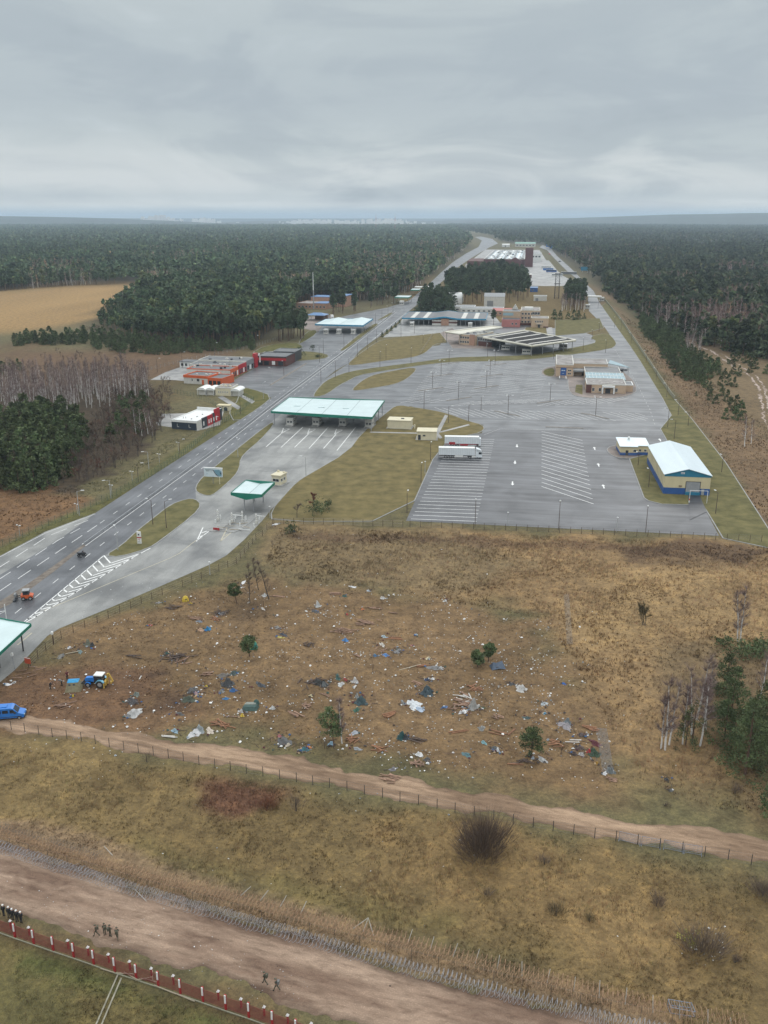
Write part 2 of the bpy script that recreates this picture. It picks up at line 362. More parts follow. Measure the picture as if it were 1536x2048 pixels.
sheet('road',[(-60,1142),(0,1112),(90,1064),(191,1026),(287,963),(420,878),(490,833),(547,793),(600,752),(650,719),(657,712),(686,699),(745,658),(770,642),(787,632),(819,601),(828,593),(854,572),(880,547),(905,525),(932,507),(957,494),(964,481),(950,474),
   (962,473),(985,478),(996,487),(980,494),(964,503),(938,519),(912,537),(892,556),(864,581),(848,597),(832,611),(812,627),(795,645),(762,671),(745,682),(720,701),(700,725),(670,742),(640,766),(600,798),(545,842),(476,898),(437,929),(402,958),(391,974),(392,1000),(372,998),(339,1010),(301,1040),(273,1062),(241,1092),(208,1112),(50,1247),(20,1262),(-60,1320)],.050,M_ROAD)
sheet('concrete_apron',[(-60,1420),(-60,1230),(30,1230),(60,1215),(215,1105),(345,1005),(390,980),(440,940),(480,900),(530,850),(575,795),(770,790),(785,820),(740,864),(723,867),(695,904),(614,951),(593,964),(570,988),(541,1021),(525,1041),(488,1080),(453,1111),(418,1130),(320,1173),(217,1217),(119,1257),(95,1272),(31,1339),(0,1365)],.034,M_CONC)
sheet('parking_yard',[(575,800),(640,765),(700,725),(880,690),(905,660),(960,645),(1000,645),(1160,662),(1240,690),(1280,723),(1325,798),(1343,831),(1336,884),(1300,900),(960,885),(967,850),(820,812),(775,828)],.040,M_YARD)
sheet('parking_lot',[(812,1042),(882,885),(890,878),(967,866),(1000,858),(1100,862),(1250,866),(1325,866),(1338,884),(1412,1022),(1438,1072)],.046,M_LOT)
sheet('bus_lane',[(-60,1142),(0,1112),(90,1064),(191,1026),(170,1043),(120,1078),(60,1115),(0,1150),(-60,1190)],.056,M_CONC)
sheet('canopy_apron',[(766,675),(800,645),(812,626),(980,620),(1000,645),(905,668),(866,669)],.043,M_CONC)
sheet('west_apron',[(598,722),(600,687),(635,665),(655,640),(700,630),(775,615),(819,601),(787,634),(745,660),(686,701),(657,714)],.044,M_YARD)
sheet('shop_lot',[(547,797),(474,773),(455,768),(545,715),(549,727),(600,720),(657,710),(652,722),(600,755)],.042,M_YARD)
sheet('service_yard',[(345,760),(300,760),(330,745),(395,722),(420,714),(470,716),(470,750),(400,765)],.042,M_PALE)
sheet('plaza',[(598,655),(606,634),(660,630),(662,640),(638,664)],.042,M_BRICK)
sheet('back_yard',[(310,850),(322,828),(400,826),(450,815),(440,850),(395,862)],.042,M_PALE)
sheet('east_road',[(1346,834),(1325,798),(1282,724),(1258,690),(1240,664),(1223,641),(1203,612),(1187,582),(1166,561),(1142,537),(1114,512),(1101,496),(1085,490),(1079,495),(1094,500),(1107,515),(1133,541),(1161,564),(1176,592),(1178,622),(1206,650),(1234,690),(1225,760),(1325,870)],.052,M_YARD)
sheet('terminal_yard',[(971,499),(1079,500),(1092,520),(1102,531),(1124,549),(1130,572),(1058,572),(1040,545),(938,545),(930,530),(950,515)],.040,M_PALE)
sheet('yard_road',[(1093,560),(1105,545),(1096,531),(1086,521),(1098,521),(1120,548),(1152,566),(1158,580),(1140,580),(1135,570)],.046,M_CONC)
sheet('hall_drive',[(1377,1010),(1376,990),(1399,990),(1404,1003),(1414,1024),(1380,1040)],.165,M_LOT)
sheet('median',[(-60,1235),(0,1203),(60,1165),(110,1130),(160,1094),(168,1088),(171,1092),(110,1142),(60,1179),(20,1209),(0,1218),(-60,1252)],.060,M_MEDIAN)

def inset(P,d):
    n=len(P);area=sum(P[i - 1].x*P[i].y - P[i].x*P[i - 1].y for i in range(n));s=1 if area > 0 else -1;out=[]
    for i in range(n):
        a=(P[i] - P[i - 1]).normalized();b=(P[(i + 1) % n] - P[i]).normalized()
        na=Vector((-a.y,a.x,0))*s;nb=Vector((-b.y,b.x,0))*s;m=na + nb
        if m.length < 1e-3: m=na
        m.normalize();out.append(P[i] + m*(d/max(0.45,m.dot(na))))
    return out
def smooth_px(pts,it=1):
    for _ in range(it):
        q=[]
        for i in range(len(pts)):
            a=pts[i];b=pts[(i + 1) % len(pts)]
            q += [(a[0]*.75 + b[0]*.25,a[1]*.75 + b[1]*.25),(a[0]*.25 + b[0]*.75,a[1]*.25 + b[1]*.75)]
        pts=q
    return pts
def lawn(pts,m,kerb=.35,name='lawn',sm=1):
    dz=.024 if m is M_BRICK else 0
    P=ats(smooth_px(pts,sm));mb=MB();mb.prism(P,0.0,.14 + dz,0);mb.sheet(inset(P,kerb),.150 + dz,1);return struct(name,mb,[M_KERB,m])
lawn([(208,1112),(241,1092),(273,1062),(301,1040),(339,1010),(372,998),(392,998),(404,1010),(388,1031),(323,1081),(297,1098),(239,1115)],M_LAWN)
lawn([(390,974),(402,956),(437,927),(476,896),(520,861),(545,843),(549,850),(520,882),(498,900),(482,917),(480,937),(470,953),(445,976),(425,992),(410,992),(392,985)],M_LAWN)
lawn([(543,1044),(541,1022),(570,988),(593,964),(614,951),(695,904),(723,866),(772,826),(788,813),(804,811),(820,814),(851,818),(892,826),(939,843),(966,850),(970,860),(951,869),(885,878),(812,1043)],M_LAWN_TAN)
lawn([(692,730),(715,710),(741,692),(764,678),(864,668),(905,662),(908,675),(900,685),(870,688),(858,700),(846,709),(821,716),(762,723),(711,731)],M_LAWN_TAN)
lawn([(624,793),(640,771),(659,757),(698,743),(760,734),(840,724),(900,715),(975,713),(1057,711),(1110,702),(1170,691),(1195,684),(1176,674),(1215,665),(1230,680),(1234,690),(1222,698),(1150,709),(1057,720),(975,723),(900,724),(834,732),(762,743),(717,751),(695,763),(682,769),(654,789),(636,794)],M_LAWN)
lawn([(702,780),(720,764),(735,755),(750,749),(790,741),(826,735),(835,739),(815,758),(790,769),(750,776),(712,782)],M_LAWN_TAN)
lawn([(1342,831),(1325,798),(1280,723),(1258,690),(1223,641),(1203,612),(1213,605),(1242,640),(1292,715),(1342,790),(1382,835),(1452,925),(1538,1058),(1575,1105),(1445,1077),(1412,1022),(1400,1006),(1376,1010),(1324,1009),(1296,1002),(1287,996),(1258,918),(1300,908),(1335,885),(1320,858)],M_LAWN,sm=0)
lawn([(1110,640),(1200,637),(1208,656),(1168,667),(1110,672)],M_LAWN,sm=0)
lawn([(1052,655),(1096,655),(1098,671),(1040,668)],M_LAWN_TAN,sm=0)
lawn([(677,703),(690,692),(735,655),(752,646),(758,650),(745,660),(692,700)],M_LAWN)
lawn([(549,726),(565,712),(600,702),(640,705),(660,711),(650,718),(600,722)],M_LAWN)
lawn([(500,708),(530,691),(590,684),(609,694),(594,700),(526,705)],M_LAWN_GREEN)
lawn([(596,686),(612,664),(630,659),(636,666),(602,688)],M_LAWN_GREEN)
lawn([(752,642),(760,640),(787,629),(783,624),(762,636)],M_LAWN)
lawn([(474,773),(505,778),(547,793),(520,815),(470,848),(455,820),(478,800)],M_LAWN_GREEN)
lawn([(1080,745),(1089,736),(1112,732),(1210,727),(1262,752),(1277,781),(1259,792),(1219,798),(1158,795),(1139,787),(1135,768),(1136,757),(1092,754)],M_BRICK,name='pavement')
struct('lawn',MB().sheet(ats(smooth_px([(1085,745),(1092,738),(1109,736),(1109,753),(1093,752)])),.180),M_LAWN_GREEN)
struct('lawn',MB().sheet(ats([(1152,770),(1165,770),(1165,790),(1150,785)]),.180),M_LAWN)
lawn([(1260,918),(1233,916),(1216,907),(1212,896),(1236,889),(1306,893),(1302,908)],M_BRICK,name='pavement')
lawn([(880,666),(905,656),(935,690),(985,692),(990,698),(905,697)],M_BRICK,name='pavement',sm=0)
sheet('footpath',[(739,866),(741,864),(836,866),(838,868)],.158,M_PALE)
sheet('footpath',[(880,878),(868,870),(890,830),(896,832),(878,868),(885,876)],.158,M_PALE)
sheet('footpath',[(879,864),(936,849),(940,851),(881,866)],.162,M_PALE)
sheet('footpath',[(1092,655),(1104,655),(1107,674),(1095,674)],.158,M_PALE)
sheet('footpath',[(600,700),(528,704),(526,706),(600,703)],.165,M_PALE)
sheet('footpath',[(435,795),(445,792),(482,815),(476,820)],.158,M_PALE)
sheet('footpath',[(462,783),(470,782),(510,803),(504,808)],.162,M_PALE)
for pts in ([(876,731),(920,724)],[(856,754),(905,748)],[(835,782),(887,775)],[(892,802),(944,794)],[(970,732),(1013,727)],[(961,754),(1006,748)],[(948,778),(998,771)],[(1073,807),(1125,800)],[(988,822),(1041,833)],[(1161,826),(1219,838)],[(1090,854),(1168,857)],[(540,771),(613,727)]):
    a,b=ats(pts);d=(b - a).normalized();s=Vector((-d.y,d.x,0))*0.9
    P=[a - s*.3,a - s*.8 + d*.6,b - s*.8 - d*.6,b - s*.3,b + s*.3,b + s*.8 - d*.6,a + s*.8 + d*.6,a + s*.3]
    mb=MB().prism(P,0.0,.15,0);mb.sheet(inset(P,.2),.158,1);struct('traffic_island',mb,[M_KERB,M_MEDIAN])

# ------------------------------------------------------------------ painted markings
M_PAINT=mat('road_paint',(.68,.68,.66),.55,.22,1.2,coords='pos');M_PAINT_OLD=mat('worn_paint',(.58,.575,.56),.6,.3,1.0,coords='pos')
M_PAINT_YEL=mat('cream_paint',(.42,.38,.28),.6,.2,1.0,coords='pos')
def stripe(mb,a,b,w,z,m=0):
    d=(b - a);d.normalize();s=Vector((-d.y,d.x,0))*(w/2);mb.sheet([a - s,b - s,b + s,a + s],z,m)
def dashes(mb,pts,on,off,w,z,m=0):
    P=ats(pts);pos=0.0
    for a,b in zip(P,P[1:]):
        Ln=(b - a).length;d=(b - a)/Ln;t=-pos
        while t < Ln:
            s,e=max(t,0),min(t + on,Ln)
            if e > s: stripe(mb,a + d*s,a + d*e,w,z,m)
            t += on + off
        pos=Ln - (t - on - off)
def line(mb,pts,w,z,m=0):
    P=ats(pts)
    for a,b in zip(P,P[1:]): stripe(mb,a,b,w,z,m)
def lerp(p,q,t): return (p[0] + (q[0] - p[0])*t,p[1] + (q[1] - p[1])*t)
def wlerp(p,q,n):
    a,b=at(*p),at(*q);return [a.lerp(b,i/(n - 1)) for i in range(n)]
mk=MB()
for a,b in zip(wlerp((822,1038),(905,877),30),wlerp((953,1043),(989,879),30)): stripe(mk,a,b,.26,.054)
for a,b in zip(wlerp((1083,863),(1083,973),17),wlerp((1165,881),(1187,1008),17)): stripe(mk,a,b,.26,.054)
def arrow(mb,p,ang,z):
    o=at(*p);c,s=math.cos(ang),math.sin(ang)
    f=lambda x,y: o + Vector((x*c - y*s,x*s + y*c,0))
    mb.sheet([f(-2.4,-.22),f(.5,-.22),f(.5,.22),f(-2.4,.22)],z);mb.sheet([f(.5,-.65),f(2.4,0),f(.5,.65)],z)
for p in ((1034,892),(1030,925),(1025,967)): arrow(mk,p,R(-98),.054)
for p in ((1189,897),(1197,930),(1207,973),(1320,880)): arrow(mk,p,R(82),.054)
struct('parking_lines',mk,M_PAINT)
mk=MB()
for s0,s1,v,n in (((872,727),(815,800),(44,-7),20),((920,724),(880,790),(44,-7),17),((968,728),(938,790),(40,-6),17),((1013,727),(992,790),(44,-6),16),((1060,740),(1040,795),(40,-5),12)):
    for p in wlerp(s0,s1,n):
        q=to_px(p.x,p.y);stripe(mk,p,at(q[0] + v[0],q[1] + v[1]),.24,.048)
for s0,s1,v,n in (((869,815),(1030,822),(48,17),11),((1040,821),(1180,826),(52,16),9),((1205,824),(1270,826),(55,16),5),((900,812),(1060,806),(48,-9),11),((1075,812),(1215,806),(50,-12),9),((800,806),(860,806),(40,-8),4)):
    for p in wlerp(s0,s1,n):
        q=to_px(p.x,p.y);stripe(mk,p,at(q[0] + v[0],q[1] + v[1]),.24,.048)
dashes(mk,[(1230,700),(1270,760),(1300,820),(1310,850)],3,5,.15,.060)
line(mk,[(968,870),(1000,858),(1240,862)],.14,.056)
struct('yard_lines',mk,M_PAINT_OLD)
mk=MB()
dashes(mk,[(200,1047),(405,902),(560,787),(690,691),(800,608)],3,6,.18,.058)
dashes(mk,[(30,1227),(205,1088),(386,951),(545,825),(690,707)],3,6,.18,.058)
dashes(mk,[(-50,1165),(2,1133),(97,1072),(176,1041)],6,3,.20,.064)
dashes(mk,[(-50,1190),(20,1145),(116,1081),(160,1057)],6,3,.20,.064)
dashes(mk,[(-50,1216),(9,1176),(175,1064),(200,1047)],6,3,.20,.064)
line(mk,[(164,1089),(420,905),(560,796),(690,700),(790,622)],.22,.062);line(mk,[(171,1092),(424,909),(564,799),(694,702),(793,624)],.22,.062)
line(mk,[(-40,1122),(0,1114),(90,1067),(191,1028)],.15,.064)
line(mk,[(745,680),(812,626)],.3,.062)
# hatched wedge between the road and the slip lane
Zk=lambda x,y: (x/4.518,1060 + y/4.518)
line(mk,[Zk(220,830),Zk(935,235)],.30,.062);line(mk,[Zk(235,835),Zk(300,800),Zk(1200,250),Zk(1360,165)],.30,.062)
for k in range(14):
    t_=k/13;ap=lerp((272,792),(1000,302),t_);le=lerp((248,806),(938,232),t_**.98);re=lerp((335,782),(1275,212),t_)
    line(mk,[Zk(*le),Zk(*ap)],.42,.062);line(mk,[Zk(*ap),Zk(*re)],.42,.062)
for a,b in (((532,894),(564,866)),((562,895),(606,854)),((589,895),(617,868)),((618,897),(657,854)),((647,897),(672,869)),((674,901),(711,855))): line(mk,[a,b],.3,.040)
for x,y in ((565,861),(617,862),(671,863)):
    line(mk,[(x - 2,y + 6),(x + 2,y - 5)],.3,.040);line(mk,[(x - 2,y + 6),(x + 14,y - 3)],.3,.040);line(mk,[(x + 1,y - 2),(x + 13,y - 4)],.3,.040);line(mk,[(x,y + 2),(x + 9,y)],.3,.040)
line(mk,[(393,1083),(406,1055)],.3,.040);line(mk,[(395,1080),(424,1058)],.3,.040);line(mk,[(403,1066),(415,1062)],.4,.040);line(mk,[(399,1074),(408,1070)],.4,.040)
struct('road_markings',mk,M_PAINT)
mk=MB()
line(mk,[Zk(400,730),Zk(800,562),Zk(1230,382),Zk(1536,255),(359,1107),(384,1087),(395,1079)],.22,.040)
line(mk,[(441,1083),(454,1057)],.3,.040);line(mk,[(441,1083),(466,1062)],.3,.040);line(mk,[(447,1072),(455,1069)],.3,.040)
line(mk,[(35,1290),(64,1266)],.3,.040);line(mk,[(24,1288),(60,1264)],.12,.041)
struct('slip_lane_markings',mk,M_PAINT_YEL)

# ------------------------------------------------------------------ dirt tracks
def track(name,centre,widths,col,seed,two,z=.022):
    P=ats(centre);pts=[P[0]]
    for a,b in zip(P,P[1:]):
        k=max(2,int((b - a).length/.5));pts += [a.lerp(b,i/k) for i in range(1,k + 1)]
    cum=np.concatenate([[0],np.cumsum([(b - a).length for a,b in zip(pts,pts[1:])])])
    ck=np.concatenate([[0],np.cumsum([(b - a).length for a,b in zip(P,P[1:])])])
    W=np.interp(cum,ck,widths);Xy=np.array([(p.x,p.y) for p in pts])
    ed=[(value_noise(np.stack([cum,cum*0],1),s,seed + k)*a) for k,(s,a) in enumerate(((5,.9),(1.4,.45),(5,.9),(1.4,.45),(.7,.2),(.7,.2)))]
    vs=[];cols=[]
    r=np.random.default_rng(seed)
    NA=15
    for i,p in enumerate(pts):
        d=(pts[min(i + 1,len(pts) - 1)] - pts[max(i - 1,0)]).normalized();s=Vector((-d.y,d.x,0))
        lo=-W[i]/2 + ed[0][i] + ed[1][i] + ed[4][i];hi=W[i]/2 + ed[2][i] + ed[3][i] + ed[5][i]
        for j in range(NA):
            u=lo + (hi - lo)*j/(NA - 1);q=p + s*u;vs.append((q.x,q.y,z if 0 < j < NA - 1 else 0.004));cols.append((cum[i],u,(j/(NA - 1))))
    cols=np.array(cols);L2=np.stack([cols[:,0]*.10,cols[:,1]],1)
    rut=value_noise(L2,.55,seed + 20)*.5 + value_noise(L2,1.6,seed + 21)*.5;big=value_noise(cols[:,:2],9,seed + 22)
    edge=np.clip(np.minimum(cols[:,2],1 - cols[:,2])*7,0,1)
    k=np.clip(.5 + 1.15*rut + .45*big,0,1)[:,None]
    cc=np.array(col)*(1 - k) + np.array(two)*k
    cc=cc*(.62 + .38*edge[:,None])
    n=len(pts);T=[]
    for i in range(n - 1):
        for j in range(NA - 1):
            a_,b_,c_,d_=i*NA + j,i*NA + j + 1,(i + 1)*NA + j + 1,(i + 1)*NA + j;T += [(a_,c_,b_),(a_,d_,c_)]
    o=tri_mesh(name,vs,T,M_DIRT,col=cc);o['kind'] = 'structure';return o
M_DIRT=bpy.data.materials.new('sandy_dirt');M_DIRT.use_nodes=True;t=M_DIRT.node_tree;bs=t.nodes['Principled BSDF']
bs.inputs['Roughness'].default_value=.9;bs.inputs['Specular IOR Level'].default_value=.2
pos=t.nodes.new('ShaderNodeNewGeometry').outputs['Position'];ca=t.nodes.new('ShaderNodeVertexColor');ca.layer_name = 'tone'
mp=t.nodes.new('ShaderNodeMapping');mp.inputs['Rotation'].default_value=(0,0,R(17));t.links.new(pos,mp.inputs[0])
mp2=t.nodes.new('ShaderNodeMapping');mp2.inputs['Scale'].default_value=(.22,1,1);t.links.new(mp.outputs[0],mp2.inputs[0])
c=mixc(t,1.0,ca.outputs[0],ramp_node(t,noise_node(t,mp2.outputs[0],1.6,6,.65,.4),[(.3,(.66,.64,.63)),(.5,(1,1,1)),(.7,(1.25,1.25,1.25))],'LINEAR'),'MULTIPLY')
vor=noise_node(t,pos,9,2,.5)
c=mixc(t,1.0,c,ramp_node(t,vor,[(.3,(.8,.8,.8)),(.62,(1.08,1.08,1.08)),(.74,(1.7,1.7,1.7))],'LINEAR'),'MULTIPLY')
t.links.new(c,bs.inputs['Base Color'])
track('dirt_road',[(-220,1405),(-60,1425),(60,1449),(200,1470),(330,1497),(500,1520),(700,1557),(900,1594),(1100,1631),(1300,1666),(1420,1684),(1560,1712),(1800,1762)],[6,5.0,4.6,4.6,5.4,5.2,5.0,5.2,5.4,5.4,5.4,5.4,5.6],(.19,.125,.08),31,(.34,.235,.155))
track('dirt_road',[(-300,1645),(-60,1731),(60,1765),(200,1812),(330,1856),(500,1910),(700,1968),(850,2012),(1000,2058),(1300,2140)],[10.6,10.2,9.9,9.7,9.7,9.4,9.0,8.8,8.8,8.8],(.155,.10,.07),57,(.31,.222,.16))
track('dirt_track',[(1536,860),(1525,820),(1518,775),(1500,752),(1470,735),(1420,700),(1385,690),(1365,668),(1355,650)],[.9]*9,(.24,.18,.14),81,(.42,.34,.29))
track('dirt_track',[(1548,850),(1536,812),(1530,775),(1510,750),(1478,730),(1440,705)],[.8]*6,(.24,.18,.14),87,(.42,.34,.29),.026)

# ================================================================== buildings
A0=R(-9)
M_CREAM=mat('cream_cladding',(.56,.49,.31),.6,.08,.5,stretch=(1,1,.3));M_CREAML=mat('pale_cream_render',(.58,.53,.38),.7,.08,.5)
M_BLUE=mat('blue_cladding',(.022,.085,.27),.5,.1,.6);M_TURQ=mat('turquoise_cladding',(.020,.17,.27),.5,.1,.6);M_SKYB=mat('canopy_blue',(.03,.22,.37),.45,.12,.5)
M_WROOF=mat('white_metal_roof',(.55,.63,.66),.35,.07,.25,spec=.5,stretch=(1,.2,1));M_WHITE=mat('white_paint',(.68,.69,.67),.5,.07,.7);M_OFFWHITE=mat('off_white_wall',(.52,.51,.47),.7,.12,.6)
M_GREEN=mat('green_fascia',(.006,.17,.115),.45,.1,.4);M_MINT=mat('pale_canopy_roof',(.50,.60,.60),.4,.07,.2);M_JOINT=mat('roof_joint',(.28,.35,.35),.6,.1,1)
M_BEIGE=mat('beige_wall',(.46,.34,.235),.8,.1,.4);M_FLAT=mat('bitumen_roof',(.19,.165,.15),.75,.25,.25,two=(.25,.235,.225));M_FLATD=mat('dark_flat_roof',(.10,.105,.11),.55,.25,.25)
M_ORANGE=mat('orange_panel',(.55,.105,.03),.5,.08,.6);M_RED=mat('red_panel',(.38,.015,.022),.5,.1,.6);M_DARK=mat('dark_panel',(.035,.04,.048),.45,.2,.6);M_GREYP=mat('grey_panel',(.20,.21,.215),.6,.12,.6)
M_BROWN=mat('brown_brick',(.10,.042,.034),.85,.15,2.0);M_PINK=mat('pink_render',(.42,.17,.155),.8,.08,.5);M_DKRED=mat('dark_red_cladding',(.10,.034,.034),.6,.15,.3)
M_GLASS=mat('window_glass',(.022,.028,.034),.12,.3,.8,spec=.6);M_GLASSB=mat('skylight_glass',(.30,.42,.46),.2,.1,.6);M_STEEL=mat('galvanised_steel',(.32,.33,.34),.45,.12,2,metal=.3);M_DSTEEL=mat('dark_steel',(.055,.05,.05),.6,.2,2)
M_CONCW=mat('concrete_wall',(.27,.25,.19),.85,.15,.6,two=(.24,.24,.17));M_BLUEROOF=mat('blue_tin_roof',(.06,.16,.33),.5,.15,.4);M_PINKBRK=mat('salmon_brick',(.36,.215,.15),.85,.12,.6)
M_TARROOF=mat('tar_roof',(.045,.043,.042),.95,.25,.3,spec=.15);M_CURVE=mat('cream_tube_trim',(.55,.53,.44),.5,.08,.5);M_NAVY=mat('navy_panel',(.03,.045,.065),.45,.2,.5);M_GREY=mat('grey_paint',(.30,.31,.32),.6,.1,1)

class Frame:
    """a building's own axes: x along the front, y into the depth"""
    def __init__(s,name,label,cat,px,rz=A0,group=None):
        s.o=at(*px);s.rz=rz;s.root=thing(name,label,cat,s.o,rz,group)
    def l(s,x,y,z=0.0):
        d=at(x,y,z) - s.o;c,n=math.cos(-s.rz),math.sin(-s.rz);return Vector((d.x*c - d.y*n,d.x*n + d.y*c,z))
def box_part(root,name,m,*b):
    return MB().box(*b).build(name,m,root)
def flat_block(root,x0,x1,y0,y1,z1,wall,roof=None,trim=None,z0=0.0,tw=.35,th=.35):
    box_part(root,'wall',wall,x0,x1,y0,y1,z0,z1)
    mb=MB().box(x0 + tw,x1 - tw,y0 + tw,y1 - tw,z1 - .02,z1 + .06);mb.build('roof',roof or M_FLAT,root)
    if trim:
        e=.06;mb=MB()
        for b in ((x0 - e,x1 + e,y0 - e,y0 + tw),(x0 - e,x1 + e,y1 - tw,y1 + e),(x0 - e,x0 + tw,y0 + tw,y1 - tw),(x1 - tw,x1 + e,y0 + tw,y1 - tw)): mb.box(*b,z1 - .12,z1 + th)
        mb.build('parapet',trim,root)
def window(root,x,z,w,h,y,axis='y',sgn=-1,frame=None,glass=None,name='window'):
    """window on a wall plane; axis 'y': wall faces along y, else along x"""
    mb=MB();e=.05;f=.09
    def b(u0,u1,z0,z1,d0,d1,m):
        d0,d1=sorted((d0*sgn,d1*sgn))
        if axis == 'y': mb.box(u0,u1,y + d0,y + d1,z0,z1,m)
        else: mb.box(y + d0,y + d1,u0,u1,z0,z1,m)
    b(x + f,x + w - f,z + f,z + h - f,-.02,.02,1)
    for q in ((x,x + w,z,z + f),(x,x + w,z + h - f,z + h),(x,x + f,z + f,z + h - f),(x + w - f,x + w,z + f,z + h - f),(x + w/2 - .03,x + w/2 + .03,z + f,z + h - f)): b(*q,-.02,e,0)
    return mb.build(name,[frame or M_WHITE,glass or M_GLASS],root)
def door(root,x,w,h,y,m,axis='y',sgn=-1,z=0.0):
    mb=MB();d0,d1=sorted((-.02*sgn,.04*sgn))
    (mb.box(x,x + w,y + d0,y + d1,z,z + h) if axis == 'y' else mb.box(y + d0,y + d1,x,x + w,z,z + h))
    o=mb.build('door',m,root)
    hb=MB();d0,d1=sorted((.04*sgn,.10*sgn));(hb.box(x + w*.8,x + w*.9,y + d0,y + d1,z + 1.0,z + 1.1) if axis == 'y' else hb.box(y + d0,y + d1,x + w*.8,x + w*.9,z + 1.0,z + 1.1));hb.build('handle',M_DSTEEL,o)
    return o
def pane_row(root,x0,x1,z,h,y,n,axis='y',sgn=-1,gap=.35):
    w=(x1 - x0 - gap*(n - 1))/n
    for i in range(n): window(root,x0 + i*(w + gap),z,w,h,y,axis,sgn)
def text_marks(mb,x0,x1,z0,z1,y,seed,m=0,n=6):
    """small strokes where the photograph shows lettering too small to read"""
    r=random.Random(seed);w=(x1 - x0)/n
    for i in range(n):
        a=x0 + i*w;mb.box(a,a + w*.28,y - .02,y,z0,z1,m)
        if r.random() < .8: mb.box(a + w*.28,a + w*.7,y - .02,y,(z0 + z1)/2 - .04,(z0 + z1)/2 + .05,m)
        if r.random() < .6: mb.box(a + w*.5,a + w*.75,y - .02,y,z0,z0 + (z1 - z0)*r.uniform(.5,1),m)

# --- warehouse hall, cream over blue, white roof
F=Frame('warehouse_hall','big cream and blue warehouse with white pitched roof at the corner of the lot','warehouse',(1326,988),R(-8))
W,D,E_,RG=14.6,39.0,6.7,8.7;r=F.root
MB().box(0,W,0,D,2.3,E_).build('wall',M_CREAM,r)
box_part(r,'plinth',M_BLUE,-.04,W + .04,-.04,D + .04,0,2.3)
MB().profile_y([(-.05,E_ - .55),(W + .05,E_ - .55),(W + .05,E_ + .05),(W/2,RG + .02),(-.05,E_ + .05)],-.07,.25).build('gable',M_TURQ,r)
MB().profile_y([(-.05,E_),(W + .05,E_),(W/2,RG)],D - .2,D + .05).build('gable',M_CREAM,r)
for sg in (0,1):
    mb=MB();xa,xb=(-.35,W/2) if sg == 0 else (W + .35,W/2)
    mb.add([(xa,-.4,E_ - .02),(xb,-.4,RG + .06),(xb,D + .3,RG + .06),(xa,D + .3,E_ - .02),(xa,-.4,E_ + .12),(xb,-.4,RG + .2),(xb,D + .3,RG + .2),(xa,D + .3,E_ + .12)],
           [(0,1,2,3),(4,7,6,5),(0,4,5,1),(1,5,6,2),(2,6,7,3),(3,7,4,0)]);mb.build('roof',M_WROOF,r)
mb=MB()
for k in range(1,13): mb.box(-.06,-.03,k*3 - .05,k*3 + .05,.2,E_ - .1)
mb.build('cladding_seam',M_GREYP,r)
d=MB().box(7.0,11.4,-.10,-.04,1.1,4.5,0);[d.box(7.0,11.4,-.13,-.10,z_,z_ + .05,0) for z_ in np.arange(1.3,4.5,.35)];d=d.build('roller_door',M_GREY,r)
MB().box(6.85,7.0,-.16,-.05,1.1,4.6).box(11.4,11.55,-.16,-.05,1.1,4.6).box(6.85,11.55,-.16,-.05,4.5,4.65).build('frame',M_DARK,d)
box_part(r,'loading_dock',M_TURQ,6.9,11.5,-.55,-.05,0,1.1)
door(r,12.0,.9,2.1,-.04,M_GREY)
mb=MB().box(5.0,6.2,-.13,-.08,7.1,7.7,0);text_marks(mb,5.1,6.1,7.25,7.55,-.14,3,1,3);mb.build('sign',[M_WHITE,M_BLUE],r)
MB().tube((4.9,-.1,3.0),(4.9,-.6,3.1),.06).box(4.6,5.6,-.75,-.45,3.0,3.25).build('wall_light',M_BROWN,r)
g=thing('height_gantry','white height barrier gantry in front of the warehouse roller door','barrier',at(1378,1006),R(-8))
MB().tube((0,0,.15),(0,0,4.2),.09).tube((0,0,.15),(0,0,.9),.16).build('post',M_WHITE,g);MB().tube((5.4,0,.15),(5.4,0,4.2),.09).build('post',M_WHITE,g)
MB().tube((0,0,4.2),(5.4,0,4.2),.08).build('crossbar',M_WHITE,g);MB().tube((0,0,.9),(0,0,1.5),.17).build('band',M_ORANGE,g)
F=Frame('weigh_house','small cream and blue lot office with white roof and roof vent','office',(1240,911),R(-6));r=F.root
MB().box(0,6.2,0,11,1.2,3.5).box(6.2,10.6,1.2,11,1.2,3.5).build('wall',M_CREAM,r);MB().box(-.04,6.24,-.04,11.04,0,1.2).box(6.24,10.64,1.16,11.04,0,1.2).build('plinth',M_BLUE,r)
MB().add([(-.4,-.5,3.5),(6.5,-.5,3.5),(6.5,.8,3.62),(11,.8,3.62),(11,11.4,4.3),(-.4,11.4,4.3)] + [(-.4,-.5,3.72),(6.5,-.5,3.72),(6.5,.8,3.84),(11,.8,3.84),(11,11.4,4.5),(-.4,11.4,4.5)],
         [(0,5,4,3,2,1),(6,7,8,9,10,11)] + [(i,(i + 1) % 6,6 + (i + 1) % 6,6 + i) for i in range(6)]).build('roof',M_WROOF,r)
MB().tube((4.2,8.5,4.0),(4.2,8.5,5.1),.45,.45,10).tube((4.2,8.5,5.1),(4.2,8.5,5.5),.65,.3,10).build('roof_vent',M_WHITE,r)
door(r,2.0,1.0,2.1,-.04,M_DARK);window(r,4.8,1.4,1.2,1.1,0);window(r,7.0,1.4,1.0,1.0,1.2);window(r,9.0,1.4,1.0,1.0,1.2)
MB().path([(-.5,-1.2,0),(-.5,-1.2,1.0),(6,-1.2,1.0),(6,-1.2,0)],.03).build('railing',M_STEEL,r)

